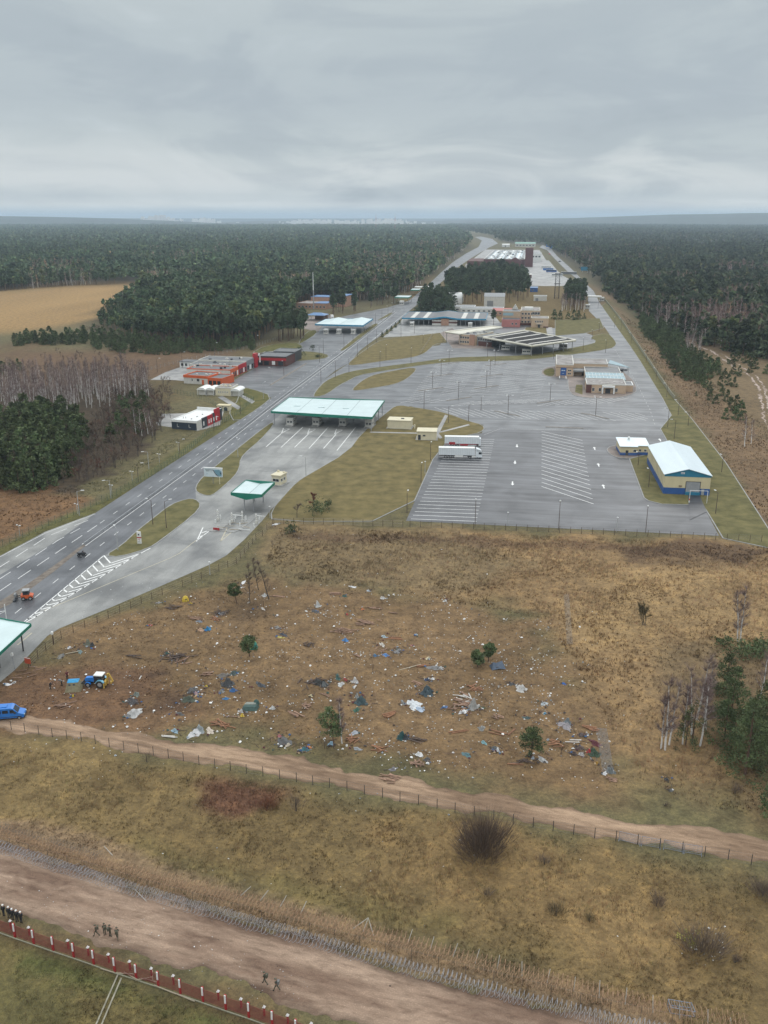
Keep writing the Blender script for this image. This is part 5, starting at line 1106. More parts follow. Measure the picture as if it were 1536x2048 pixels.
for side,poly in FP.items():
    P=ats(poly);r=np.random.default_rng(77 if side == 'left' else 78)
    for li,(d0,d1,sp) in enumerate(((560,1250,6.6),(1250,2700,11.5),(2700,9000,23))):
        x1=d1*.47 + 60;X,Y=np.meshgrid(np.arange(-x1,x1,sp),np.arange(d0,d1,sp));Q=np.stack([X.ravel(),Y.ravel()],1) + r.uniform(-.5,.5,(X.size,2))*sp;Q=Q[np.abs(Q[:,0]) < Q[:,1]*.47 + 60]
        nz=value_noise(Q,22,5);Q=Q[(soft_poly(Q,P,1e-6,nz*6) > .5)]
        if side == 'right' : Q=Q[~inside_poly(Q,ats(FP['left']))]
        if not len(Q): continue
        big=value_noise(Q,90,6);mid=value_noise(Q,35,7);px=np.array([to_px(a,b) for a,b in Q])
        bare=(big + .6*mid + r.uniform(-.25,.25,len(Q))) > ((.88 if side == 'left' else .72) + .22*(li > 0))
        for (xa,xb,ya,yb) in ((1290,1400,620,700),(700,860,520,600),(1100,1190,510,560),(860,945,485,540),(60,190,540,585)): bare |= (px[:,0] > xa) & (px[:,0] < xb) & (px[:,1] > ya) & (px[:,1] < yb) & (r.uniform(0,1,len(Q)) < .42)
        h=(17.5 if side == 'left' else 16)*(1 + .20*big + .15*r.normal(size=len(Q)));h=np.clip(h,7,26)
        if side == 'left': h=h*np.where(px[:,1] > 596,np.clip(.45 + (px[:,0] - 185)/330,.45,1),1)
        tint=np.clip(1 + .28*mid + .2*big + .24*r.normal(size=len(Q)),.45,1.9)[:,None]*(1 + r.uniform(-.1,.1,(len(Q),3))*np.array([1,.4,.6]))
        tint=tint*np.where((r.uniform(0,1,len(Q)) < .12)[:,None],np.array([1.5,1.3,1.0]),1.0)
        if li == 0:
            o_=np.argsort(Q[:,1])
            if side == 'left': near=np.zeros(len(Q),bool);near[o_[:60]]=True
            else: near=np.zeros(len(Q),bool);near[o_[:45]]=True
            for i in np.where(near)[0]:
                if bare[i]: K_BIRCH.put((Q[i,0],Q[i,1],0),h[i]*.9,'bare pale tree at the near edge of the %s forest' % ('left tongue of the' if side == 'left' else 'right hand'),'bare trees at the edge of the %s forest' % side)
                else: (K_PINE if side == 'left' else K_SPRUCE).put((Q[i,0],Q[i,1],0),h[i],'dark pine at the near edge of the %s' % ('forest tongue below the yellow field' if side == 'left' else 'right hand forest'),'pines at the edge of the %s forest' % side)
            k_=~near;Q,h,tint,bare=Q[k_],h[k_],tint[k_],bare[k_]
        for flag in (False,True):
            m=bare == flag
            if m.any(): forest_parts[side].append(scatter(LOWS if li == 0 and side == 'right' and not flag else LODS[li][int(flag)],Q[m],h[m]/10,tint[m],r))
for side in ('left','right'):
    V,T,C_=join(*forest_parts[side]);o=tri_mesh('forest',V,T,M_NEEDLEF,col=C_)
    tag(o,'wide dark pine forest reaching the horizon %s' % ('left of the main road' if side == 'left' else 'right of the border complex'),'forest',kind='stuff')

# small conifers and clipped shrubs on the lawns
for i,(x,y,h) in enumerate(((1108,639,9),(1120,639,8),(1136,638,6.5),(1147,640,9),(1157,639,8),(1168,638,5))): K_YOUNG.put(at(x,y),h,ordinal(i) + ' small dark conifer from the left in the row behind the pink offices','conifers behind the pink offices')
for i,(x,y) in enumerate(((764,674),(774,668),(783,662),(791,655),(799,649))): K_YOUNG.put(at(x,y),4,ordinal(i) + ' small cone shrub, counting up the road, beside the blue wavy canopy','cone shrubs beside the blue wavy canopy')
rs=np.random.default_rng(21)
def leaf_shrub(label,px,w,h,m=M_SHRUB,n=30,group=None,name='shrub'):
    cent=rs.normal(size=(n,3))*np.array([w*.28,w*.28,h*.2]) + np.array([0,0,h*.5]);cr=blobs(cent,w*.2,14,.32,rs)
    return tree(name,label,at(*px),cr,tube_arr([((0,0,0),(0,0,h*.5),.06,.03)]),m,M_GBARK,group,'shrub')
for i,p in enumerate(((600,701),(626,700),(604,712),(636,715),(569,718),(557,724))): leaf_shrub(['round dark shrub left of the lamp on the lawn by the dark red shop','round dark shrub nearest the main road on that lawn tip, upper one','upright dark shrub in the middle of the lawn by the dark red shop','spreading low shrub on the lawn tip beside the main road','clipped ball shrub close to the dark red shop','low shrub at the corner of the dark red shop'][i],p,4,3.4 if i != 3 else 2.2,M_SHRUB,26,'shrubs on the shop lawn')

# trees of the lawn, the camp and the right hand field, each with crown and trunk
def near_pine(label,px,h,young=False,n=None,lean=0.0,size=.20,per=22,m=M_NEEDLE):
    c,t=pine_arr(h,rs,young,n or int(36*(h/6)**.7),int(per*1.6),size)
    return tree('pine_tree' if not young else 'young_pine',label,at(*px),c,t,m,M_BARK)
def near_bare(label,px,h,birch=False,stems=1,spread=.36,nt=1000,m=None,w=.042,low=.25,name=None):
    t,c=bare_arr(h,rs,spread,stems,w,nt,birch,low)
    return tree(name or ('birch_tree' if birch and not m else 'bare_tree'),label,at(*px),c,t,m or (M_TWIGB if birch else M_TWIG),M_BIRCH if birch and not m else M_GBARK)
def crown_pine(label,px,h,cw,cb,lean=(0,0)):
    """young field pine: bare lower trunk, rounded bushy head"""
    n=46;u=rs.uniform(0,1,n);a=rs.uniform(0,6.283,n);q=cw/2*np.sqrt(np.clip(1 - (1.7*u - .7)**2,.05,1))*rs.uniform(.3,1,n)
    cent=np.stack([q*np.cos(a) + lean[0]*(cb + u*(h - cb))/h,q*np.sin(a) + lean[1]*(cb + u*(h - cb))/h,cb + u*(h - cb)*.96],1);c=blobs(cent,cw*.16,62,.21,rs)
    segs=[((0,0,0),(lean[0]*.6,lean[1]*.6,h*.6),.11,.08),((lean[0]*.6,lean[1]*.6,h*.6),(lean[0],lean[1],h*.95),.08,.02)] + [((lean[0]*.5,lean[1]*.5,cb),tuple(cent[k]),.035,.015) for k in range(0,n,5)]
    return tree('pine_tree',label,at(*px),c,tube_arr(segs,6),M_NEEDLE,M_BARK)
near_bare('bare brown tree on the tan lawn left of the round green shrub',(594,1036),6.5,spread=.5,m=M_TWIG,nt=900);near_bare('rusty leaved tree behind the round green shrub on the tan lawn',(626,1026),7.5,m=M_RUST,nt=700,w=.10)
leaf_shrub('big round dark green pine shrub on the tan lawn',(634,1030),5.2,5.2,M_NEEDLE,60);leaf_shrub('smaller green shrub leaning out right of the round pine shrub',(656,1018),3.0,3.6,M_NEEDLE,24);leaf_shrub('dark pine shrub just outside the corner of the lot fence',(582,1066),3.4,3.6,M_NEEDLE,34)
crown_pine('pine sheltering the green dome tent',(499,1313),4.6,3.6,1.6);crown_pine('left of the two small pines beside the slate blue tent',(955,1334),3.8,2.9,1.2);crown_pine('right of the two small pines beside the slate blue tent',(977,1322),3.9,2.8,1.4)
crown_pine('bushy small pine alone near the dirt road, bin bag on its trunk',(1063,1516),5.6,4.2,1.7);crown_pine('pine with a dark leaning trunk beside the bare birch in the camp',(668,1496),7.0,4.2,2.6,(-1.9,.4));crown_pine('small pine hung with white plastic near the ramp fence',(474,1208),5.2,3.2,2.4,(-.8,0))
near_bare('slim white birch in the camp next to the leaning pine',(684,1487),8.6,True,nt=1000);near_bare('thin bare tree left of the ramp fence bend, white plastic below',(500,1205),9.0,True,nt=800,m=M_TWIG,w=.04);near_bare('thin bare tree with pale stem between the plastic sheets near the ramp fence',(538,1198),10.0,True,nt=800,m=M_TWIG,w=.04);near_bare('thin grey sapling just uphill of the plastic hung pine',(517,1180),8.5,True,nt=700,m=M_TWIG,w=.04)
near_bare('small rusty bare shrub below the lot fence corner',(545,1100),3.2,nt=240,m=M_TWIG)
near_bare('olive bare tree with a round crown alone in the tall dry grass',(1288,1250),6.0,False,7,.34,2600,M_TWIGG,.05,.06)
near_bare('large forked white birch above the juniper bushes',(1478,1284),12.5,True,2,nt=2000)
for i,(x,y,h) in enumerate(((1322,1497,10),(1330,1500,13.5),(1338,1490,11),(1383,1470,12),(1400,1492,12.5),(1412,1460,11),(1393,1440,13),(1408,1436,12),(1365,1488,11),(1520,1400,12))):
    near_bare('%s slim white birch from the left in the dry field by the right hand pines' % ordinal(sorted((1322,1330,1338,1383,1400,1412,1393,1408,1365,1520)).index(x)),(x,y),h,True,nt=1100)
near_pine('thin dark young pine among the birch stems',(1371,1492),7,True,26);near_pine('slim young pine right of the thin dark one among the birches',(1384,1488),8.5,True,30)
for lab,p,h,wf in (('largest bushy pine at the right border, lowest on the slope',(1490,1548),13.5,1),('tall bushy pine at the right border behind the largest one',(1462,1430),10,1),('dark bushy pine cut by the right border beside the largest one',(1545,1530),13,1),('mid pine between the big pines and the right border',(1525,1470),11,1),('upper pointed pine of the clump at the right border',(1450,1390),9,1),('dark pine cut by the right border, next down the slope',(1570,1480),12,1),('low bushy pine at the right border beside the dirt road',(1548,1640),8.5,1),('bushy pine filling the middle of the right border clump',(1500,1505),11.5,1),('young pine at the left flank of the right border clump',(1448,1480),8,1)):
    near_pine(lab,p,h,True,int(95*(h/12)),size=.24,per=30)
for lab,p,w,h in (('broad green juniper below the forked birch',(1482,1312),7,3.6),('juniper at the right border below the forked birch',(1528,1306),5.5,3.2),('small juniper left of the broad one',(1446,1290),3.2,2.4)): leaf_shrub(lab,p,w,h,M_NEEDLE,70 if w > 4 else 26)
def brush(label,px,h,rad,n,m=M_TWIG,w=.03,leaves=None):
    c=shrub_arr(h,rad,rs,n,w)
    if leaves is not None: c=join(c,leaves)
    return tree('bare_shrub',label,at(*px),c,tube_arr([((0,0,0),(.1,0,h*.5),.07,.03),((0,0,0),(-.3,.2,h*.45),.06,.02),((.1,0,0),(.4,-.2,h*.4),.05,.02)]),m,M_GBARK,None,'shrub')
brush('big dark bare bush on the strip between the two dirt tracks',(968,1704),6.0,5.0,3000,leaf_mat('dark_twigs',(.135,.10,.074)),.05)
brush('thin grey sapling bush beside the wire fence above the red brown patch',(592,1622),4.6,1.2,260,M_TWIG,.025);brush('red brown bush at the right of the red brown patch',(535,1618),2.4,1.8,420,M_RUST,.03);brush('low grey bush on the strip below the metal barriers',(1088,1728),2.0,1.1,260);brush('dark greenish bush in the dry strip, left of two',(1112,1832),2.6,1.5,420,M_TWIGG);brush('small pale bush right of the dark greenish bush',(1178,1842),1.6,.9,180,M_TWIGG)
brush('round grey bush above the littered bush',(1313,1812),2.4,1.4,420);yl=blobs(rs.normal(size=(14,3))*np.array([.8,.6,.4]) + np.array([-1.6,.8,1.2]),.4,14,.16,rs);brush('large brown bush with a yellow side, ringed with white litter',(1402,1905),4.2,3.1,900,M_TWIG,.05,(yl[0],yl[1],yl[2]*np.array([2.0,2.6,.8])));brush('dense grey bush at the right border under the wire fence',(1525,1792),3.2,2.4,800);brush('scrawny sapling by the wire fence, left part',(294,1524),3.2,.8,90);brush('low dark bush below the wire fence, left part',(375,1562),1.4,1.3,200,M_TWIGG);brush('grey bush near the lower edge under the big dark bush',(972,1790),1.4,1.1,160);brush('small grey bush right of the littered bush',(1470,1925),1.6,.8,160);brush('dark bush beside the right border pines',(1470,1585),1.8,1.4,240);brush('dark low shrub above the wire fence right part',(1330,1612),1.0,1.0,160)

# ================================================================== fences, wall, wire
M_POST=mat('fence_post',(.085,.055,.04),.85,.25,2);M_WIRE=mat('fence_wire',(.16,.15,.14),.6,.15,3);M_GREENP=mat('green_fence_paint',(.035,.085,.055),.6,.15,2);M_MESHG=mat('green_mesh',(.10,.15,.11),.6,.15,3);M_TANP=mat('tan_frame',(.33,.28,.20),.7,.15,2)
M_RPOST=mat('border_red',(.34,.02,.022),.6,.15,1.5);M_WPOST=mat('border_white',(.70,.69,.68),.6,.08,1.5);M_REDWIRE=mat('red_mesh',(.17,.028,.025),.7,.2,2);M_STAKE=mat('pale_stake',(.46,.44,.41),.75,.2,2);M_RAZOR=mat('razor_wire_silver',(.38,.38,.40),.5,.2,1.2,metal=.3);M_RUSTW=mat('razor_wire_rusty',(.38,.235,.14),.75,.3,1.0)
def resample(P,step):
    out=[P[0]];carry=0.0
    for a,b in zip(P,P[1:]):
        L_=(b - a).length;t=step - carry
        while t <= L_: out.append(a.lerp(b,t/L_));t += step
        carry=L_ - (t - step)
    return out
def mesh_between(mb,pts,h0,h1,nv,nh,r,m=0):
    """thin wire grid between posts: nv uprights per bay, nh rails"""
    for a,b in zip(pts,pts[1:]):
        d=(b - a);s=Vector((-d.y,d.x,0)).normalized()*r;u=Vector((d.x,d.y,0)).normalized()*r
        for k in range(nh):
            z_=h0 + (h1 - h0)*k/max(1,nh - 1);mb.add([a + Vector((0,0,z_ - r)),b + Vector((0,0,z_ - r)),b + Vector((0,0,z_ + r)),a + Vector((0,0,z_ + r))],[(0,1,2,3)],m);mb.add([a - s + Vector((0,0,z_ + r)),b - s + Vector((0,0,z_ + r)),b + s + Vector((0,0,z_ + r)),a + s + Vector((0,0,z_ + r))],[(0,1,2,3)],m)
        for k in range(1,nv + 1):
            p=a + d*(k/(nv + 1));mb.add([p - u + Vector((0,0,h0)),p + u + Vector((0,0,h0)),p + u + Vector((0,0,h1)),p - u + Vector((0,0,h1))],[(0,1,2,3)],m)
def fence(name,label,pts,h,post_r,mp,mm,nv=0,nh=4,wr=.012,group=None,z0=.0,h0=.15,sides=6):
    o=sum(pts,Vector())/len(pts);o.z=0;root=thing(name,label,'fence',o,0,group);q=[p - o for p in pts];first=None
    for p in q:
        if first is None: first=MB().tube((0,0,-.2),(0,0,h),post_r,post_r*.9,sides).build('post',mp,root);first.location=p
        else: c=first.copy();C.objects.link(c);c.parent=root;c.location=p
    mb=MB();mesh_between(mb,q,h0,h - .08,nv,nh,wr);mb.build('wire_mesh',mm,root);return root
lot=resample(ats([(548,1048),(640,1049),(808,1054)]),2.95);fence('mesh_fence','tan framed mesh fence along the lower edge of the tan lawn',lot,2.0,.07,M_POST,M_TANP,9,3,.025)
lot2=resample(ats([(820,1054),(1000,1060),(1200,1069),(1440,1080),(1545,1085)]),3.1);fence('mesh_fence','dark post mesh fence along the lower edge of the parking lot',lot2,2.0,.075,M_POST,M_WIRE,7,4,.014)
ramp=ats([(61,1332),(76,1316),(92,1301),(108,1288),(123,1277),(147,1266),(170,1256),(195,1246),(217,1236),(240,1226),(262,1218),(283,1207),(304,1199),(325,1190),(365,1173),(384,1165),(403,1158),(420,1150),(438,1142),(456,1135),(473,1127),(481,1117),(489,1107),(497,1097),(505,1088),(512,1080),(525,1072),(534,1060),(545,1049)])
fence('mesh_fence','brown post mesh fence curving between the slip lane and the camp',ramp,1.9,.075,M_POST,M_TANP,6,4,.014)
near=ats([(-16,1455),(23,1459.5),(50,1464),(78,1469),(105,1474),(134,1478),(163,1482),(191,1488),(219,1494),(248,1500),(277,1505),(307,1510.5),(337,1516),(367,1522),(398,1529),(430,1536),(461,1541),(493,1547),(526,1552),(559.5,1558),(593,1564),(625.6,1570),(659,1575),(694,1581),(729,1589),(765,1595),(800,1603),(837,1609),(874,1617),(910,1625),(948,1632),(987,1640),(1026,1648),(1066,1655),(1106,1662),(1147,1669),(1189,1676),(1231.6,1682),(1275,1689),(1319,1697),(1364,1704),(1409,1713),(1456,1720),(1502,1730),(1550,1739)])
fence('wire_fence','wire fence on dark posts along the sandy dirt road',near,1.8,.06,mat('dark_post',(.05,.045,.04),.85,.2,2),M_WIRE,0,4,.008)
gl=resample(ats([(-40,1122),(0,1097),(63,1067),(142,1033),(224,997),(301,954),(364,913),(420,865),(475,829),(507,803)]),2.7)
fence('green_fence','tall green mesh fence along the left side of the main road',gl,2.4,.06,M_GREENP,M_MESHG,5,5,.016)
fence('green_fence','green mesh fence from the shop lawn down to the pavilion path',resample(ats([(507,803),(492,797),(470,790)]),2.8),2.4,.06,M_GREENP,M_MESHG,4,4,.018);fence('green_fence','green mesh fence on the slope left of the pavilion',resample(ats([(452,826),(420,806),(395,796),(340,784)]),2.8),2.4,.06,M_GREENP,M_MESHG,4,4,.018)
fence('wire_fence','thin grey perimeter fence behind the shop row up to the tall pines',resample(ats([(285,745),(350,728),(430,711),(505,695),(560,678),(590,664)]),4.6),2.2,.09,M_GREY,M_WIRE,3,4,.02)
fence('wire_fence','straight tan fence across the big tan lawn toward the terminal',resample(ats([(840,709),(852,690),(866,669)]),4.0),1.6,.08,M_TANP,M_TANP,6,3,.03)
# long wall on the right
wl=ats([(1206,596),(1242,641),(1292,716),(1342,791),(1382,836),(1452,926),(1538,1060),(1570,1108)]);o=wl[3].copy();root=thing('long_wall','long low tan concrete wall along the right side of the grass verge','wall',o);pts=resample(wl,6.0)
for a,b in zip(pts,pts[1:]):
    a,b=a - o,b - o;s=Vector((-(b - a).y,(b - a).x,0)).normalized()*.12;g_=(b - a).normalized()*.02
    if len(root.children) < 99: MB().add([a + g_ - s,b - g_ - s,b - g_ + s,a + g_ + s] + [p + Vector((0,0,1.9)) for p in (a + g_ - s,b - g_ - s,b - g_ + s,a + g_ + s)],[(3,2,1,0),(4,5,6,7),(0,1,5,4),(1,2,6,5),(2,3,7,6),(3,0,4,7)]).build('panel',M_CONCW,root)
# guard rail in the middle of the road
gr=resample(ats([(168,1090.5),(422,907),(562,797.5),(692,701),(790,624)]),4.0);o=gr[len(gr)//2].copy();root=thing('guard_rail','steel guard rail between the white centre lines of the main road','guard rail',o);pk=None;q=[p - o for p in gr]
for p in q[:98]:
    if pk is None: pk=MB().box(-.06,.06,-.05,.05,0,.72).build('post',M_STEEL,root);pk.location=p
    else: c=pk.copy();C.objects.link(c);c.parent=root;c.location=p
mb=MB()
for a,b in zip(q,q[1:]):
    s=Vector((-(b - a).y,(b - a).x,0)).normalized()*.09;z0_,z1_=Vector((0,0,.45)),Vector((0,0,.78));mb.add([a + s + z0_,b + s + z0_,b + s + z1_,a + s + z1_,a - s + z0_,b - s + z0_,b - s + z1_,a - s + z1_],[(0,1,2,3),(7,6,5,4),(3,2,6,7),(4,5,1,0)])
mb.build('rail',M_STEEL,root)
# red and white border fence
bp=ats([(-6,1861),(30.5,1874.5),(68,1887.5),(107,1901),(148,1914.5),(188,1928.5),(230,1943.5),(273,1957.5),(317,1972),(361,1987.5),(406.5,2003.5),(452,2019.5),(498,2035),(545,2052),(592,2069),(640,2086)])
o=bp[7].copy();root=thing('border_fence','red and white border fence of square posts with red mesh and pointed caps','fence',o);q=[p - o for p in bp];rz=facing(bp[4],bp[10]);pk=[]
for i,p in enumerate(q):
    if not pk:
        a=MB().box(-.11,.11,-.11,.11,-.2,1.0).build('post',M_RPOST,root);b=MB().box(-.10,.10,-.117,.07,1.0,2.15,0).build('white_band',M_WPOST,a);c=MB().box(-.115,.115,-.02,.12,1.0,2.16).build('back_half',M_RPOST,a);pk=[a];a.location=p;a.rotation_euler.z=rz
    else:
        a=pk[0].copy();C.objects.link(a);a.parent=root;a.location=p
        for ch in list(pk[0].children): d=ch.copy();C.objects.link(d);d.parent=a
back=Vector((-(bp[10] - bp[4]).y,(bp[10] - bp[4]).x,0)).normalized()*.9;cap0=None
for i,(a,b) in enumerate(zip(q,q[1:])):
    if i in (2,9): continue
    p=a.lerp(b,.5) + back
    if cap0 is None:
        cap0=MB().box(-.09,.09,-.09,.09,-.2,1.25).build('marker_post',M_RPOST,root);cap0.location=p;cp=MB().add([(-.17,-.17,1.25),(.17,-.17,1.25),(.17,.17,1.25),(-.17,.17,1.25),(0,0,1.55)],[(0,1,4),(1,2,4),(2,3,4),(3,0,4),(3,2,1,0)]).build('cap',M_WPOST,cap0);cap0.rotation_euler.z=rz
    else: c=cap0.copy();C.objects.link(c);c.parent=root;c.location=p;d=cap0.children[0].copy();C.objects.link(d);d.parent=c
mb=MB();mesh_between(mb,q,.2,1.85,34,8,.019);mb.build('red_mesh',M_REDWIRE,root)
mb=MB();fz=[p - back*.25 for p in q]
for a,b in zip(fz,fz[1:]): mb.cbox((a + b)/2 + Vector((0,0,.08)),((b - a).length,.12,.10),0,facing(a,b))
mb.build('footing',M_CONCW,root)
# razor wire : helical coils
def coil(name,label,centre_px,offs,rad,m,pitch,wr,jit,seed):
    P=ats(centre_px);pts=resample(P,.5);r=np.random.default_rng(seed);o=pts[len(pts)//2].copy();root=thing(name,label,'razor wire',o)
    cum=np.arange(len(pts))*.5;X=np.array([p.x for p in pts]);Y=np.array([p.y for p in pts])
    for (side,z_) in offs:
        total=cum[-1];n=int(total/pitch*14);s=np.linspace(0,total,n);x=np.interp(s,cum,X);y=np.interp(s,cum,Y);dx=np.gradient(x);dy=np.gradient(y);ln=np.hypot(dx,dy);dx/= ln;dy/= ln
        ph=2*np.pi*s/pitch + r.uniform(0,6);rr=rad*(1 + jit*np.interp(s,np.arange(0,total + 2,.6),r.uniform(-1,1,len(np.arange(0,total + 2,.6)))));wob=np.interp(s,np.arange(0,total + 3,1.2),r.normal(size=len(np.arange(0,total + 3,1.2))))*.10
        lx_=side + rr*np.cos(ph) + wob;cz=z_ + rr*np.sin(ph);sk=rr*.16*np.sin(ph + 1 + wob*6)
        Pn=np.stack([x - dy*lx_ + dx*sk - o.x,y + dx*lx_ + dy*sk - o.y,np.maximum(cz,.03)],1);T_=np.gradient(Pn,axis=0);T_/= np.linalg.norm(T_,axis=1,keepdims=True);A=np.cross(T_,[0.3,.2,1.0]);A/= np.linalg.norm(A,axis=1,keepdims=True);B=np.cross(T_,A)
        V=np.concatenate([Pn + (A*math.cos(t_) + B*math.sin(t_))*wr for t_ in (0,2.09,4.19)]);i=np.arange(n - 1);T=[]
        for k in range(3):
            a,b=i + k*n,i + ((k + 1) % 3)*n;T += [np.stack([a,b,b + 1],1),np.stack([a,b + 1,a + 1],1)]
        tri_mesh('coil',V,np.concatenate(T),m,parent=root)
    return root
coil('razor_wire','silver coiled razor wire along the upper edge of the near dirt track',[(-90,1672),(0,1700),(120,1738),(260,1782),(400,1822),(560,1868),(700,1908),(850,1950),(1000,1993),(1150,2030),(1300,2064),(1450,2095)],[(-.45,.45),(.45,.45),(.05,1.05)],.46,M_RAZOR,.54,.024,.34,3)
coil('razor_wire','rusty coiled razor wire just above the silver coils',[(-90,1650),(0,1675),(120,1712),(300,1766),(450,1803),(600,1843),(800,1894),(1000,1948),(1200,2000),(1380,2040),(1500,2066)],[(-.6,.45),(.5,.5),(1.4,.45),(0,1.0)],.44,M_RUSTW,.58,.026,.3,5)
coil('razor_wire','dark old razor wire heap at the left border above the rusty coils',[(-90,1634),(0,1657),(90,1684),(200,1716)],[(-.3,.4),(.4,.4)],.38,M_WIRE,.5,.017,.3,6)
tc_=ats([(-90,1665),(0,1689),(300,1781),(600,1862),(900,1943),(1200,2018),(1500,2085)]);tp=resample(tc_,3.4);fence('coil_support','row of thin dark stakes standing among the razor wire coils',tp,1.7,.025,M_DSTEEL,M_WIRE,0,2,.005)
# pale leaning stakes
ST=[((479,1791.5),(501.5,1773)),((518,1802),(537,1780)),((558,1815),(573,1791)),((600,1828),(613,1802)),((815,1887),(825,1858.5)),((859.5,1902),(868,1873)),((905,1915),(915.5,1887)),((950,1927),(959,1898)),((994,1939),(999.5,1910)),((1044,1954.6),(1044,1923)),((1093.5,1967),(1100.5,1938)),((1147,1982),(1151,1954)),((1198,1996.6),(1200,1960.6)),((1250,2010),(1254,1975.5)),((1306,2026),(1306,1990)),((1360,2037.5),(1359,2009.6)),((1416,2048),(1416,2019)),((1463,2055),(1461,2036))]
for i,(b,t_) in enumerate(ST):
    p=at(*b);hz_=1.9 if i > 3 else 1.15;q=at(*t_,hz_) - p;q.z=hz_
    o=MB().tube((0,0,-.15),tuple(q),.042,.038,6).build('leaning_stake',M_STAKE);o.location=p
    tag(o,'%s pale leaning stake from the left in the row above the razor wire' % ordinal(i),'stake','pale stakes above the razor wire')
p=at(726,1864);ap=at(736.5,1835.5,1.9) - p;ap.z=1.9;root=thing('braced_stake','pale three legged corner stake in the row above the razor wire','stake',p)
for f in ((706.5,1857),(726,1864),(747,1871)): e=at(*f) - p;MB().tube(tuple(e),tuple(ap),.042,.038,6).build('leg',M_STAKE,root)
for i,(a,b,lab) in enumerate((((225,1711),(208,1692),'pale stick lying at the upper edge of the razor wire, left'),((293,1803),(270,1779),'pale stick leaning in the silver coils by the dirt track'))):
    p=at(*a);q=at(*b,.6) - p;q.z=.6;o=MB().tube((0,0,.03),tuple(q),.045,.035,6).build('stick',M_STAKE);o.location=p;tag(o,lab,'stick')
# metal barriers by the wire fence, grey frame near the lower edge
M_BARR=mat('barrier_steel',(.20,.235,.30),.5,.15,2,metal=.2)
def barrier(label,a,b,h,nb,z=.1,name='crowd_barrier',grid=True):
    A,B=at(*a),at(*b);L_=(B - A).length;root=thing(name,label,'barrier',A,facing(A,B),'metal barriers');MB().path([(0,0,z),(0,0,h),(L_,0,h),(L_,0,z),(0,0,z)],.032).build('frame',M_BARR,root);mb=MB()
    for k in range(1,nb): mb.tube((L_*k/nb,0,z),(L_*k/nb,0,h),.014,.014,4)
    if grid:
        for k in range(1,5): mb.tube((0,0,z + (h - z)*k/5),(L_,0,z + (h - z)*k/5),.014,.014,4)
    mb.build('bars',M_BARR,root);MB().box(-.03,.03,-.35,.35,0,.05).box(L_ - .03,L_ + .03,-.35,.35,0,.05).build('feet',M_BARR,root);return root
for i,(a,b,nb) in enumerate((((1238,1680),(1280,1690),16),((1283,1690),(1320,1697),4),((1327,1697),(1366,1705),16),((1368,1705),(1403,1711),4))): barrier('%s of four blue grey metal barriers from the left along the wire fence' % ORD[i],a,b,1.5,nb)
root=thing('steel_cage','blue grey steel frame lying in the grass near the lower right border','frame',at(1360,2030),R(-12))
MB().path([(-1.1,0,.05),(1.6,0,.1),(1.3,1.2,.1),(-1.3,1.1,.05),(-1.1,0,.05)],.04).build('base_frame',M_BARR,root);MB().path([(-1.1,0,.9),(1.6,0,.8),(1.3,1.2,.8),(-1.3,1.1,.9),(-1.1,0,.9)],.04).build('top_frame',M_BARR,root);mb=MB()
for a in ((-1.1,0),(1.6,0),(1.3,1.2),(-1.3,1.1),(.2,0),(0,1.15)): mb.tube((*a,.05),(*a,.9),.035,.035,5)
for k in range(1,9): mb.tube((-1.1 + 2.7*k/9,0,.85),(-1.3 + 2.6*k/9,1.1,.85),.015,.015,4)
mb.build('bars',M_BARR,root)

# ================================================================== lamps
M_LAMPH=mat('lamp_head',(.62,.63,.62),.4,.05,2);M_POLE=mat('lamp_pole',(.085,.06,.05),.7,.2,2);M_POLEG=mat('pale_lamp_pole',(.36,.37,.37),.6,.15,2)
def lamp_triple(h=8.3):
    r=thing('parking_lamp','x','lamp post');MB().tube((0,0,.15),(0,0,h),.13,.08,7,0).build('pole',M_POLEG if False else M_POLE,r);MB().tube((0,0,.15),(0,0,.9),.2,.2,8).build('base',M_STEEL,r)
    for a in (0,2.09,4.19):
        d=Vector((math.cos(a),math.sin(a),0));q=MB().tube((0,0,h - .1),tuple(d*1.3 + Vector((0,0,h + .3))),.05,.05,5).build('arm',M_POLE,r);hb=MB();hb.cbox(tuple(d*1.7 + Vector((0,0,h + .35))),(.95,.4,.18),0,a);hb.build('lamp_head',M_LAMPH,q)
    return r
def lamp_single(h,pole,arm=1.4,pale=True):
    r=thing('street_lamp','x','lamp post');MB().tube((0,0,.1),(0,0,h),.12,.075,7).build('pole',pole,r)
    q=MB().tube((0,0,h - .05),(arm,0,h + .35),.05,.05,5).build('arm',pole,r);hb=MB();hb.cbox((arm + .35,0,h + .38),(.95,.36,.17));hb.build('lamp_head',M_LAMPH,q);return r
def lamp_globe(h,pole):
    r=thing('globe_lamp','x','lamp post');MB().tube((0,0,.05),(0,0,h),.10,.07,7).build('pole',pole,r);MB().dome((0,0,h + .18),.28,.28,.26,0,10,4,0,True).build('lamp_head',M_LAMPH,r);return r
def lamp_double(h,pole):
    r=thing('floodlight','x','floodlight');MB().tube((0,0,.05),(0,0,h),.08,.06,7).build('pole',pole,r);q=MB().tube((-.6,0,h),(.6,0,h),.05,.05,5).build('crossbar',pole,r)
    for s in (-.6,.6): hb=MB();hb.cbox((s,-.1,h + .18),(.5,.35,.34));hb.build('lamp_head',M_LAMPH,q)
    return r
def place(proto,state,loc,rz,label,group,sc=1.0):
    if not state.get('used'): proto.location=loc;proto.rotation_euler.z=rz;proto['label']=label;proto['group']=group;proto.scale=(1,1,sc);state['used']=1;return proto
    return dup(proto,loc,rz,label,group,(1,1,sc))
lt,st_=lamp_triple(),{}
isl=[(898,729),(882,751),(865,777),(990,729),(980,751),(973,774),(917,798),(1100,802.5),(1016,827.5),(1191,831)]
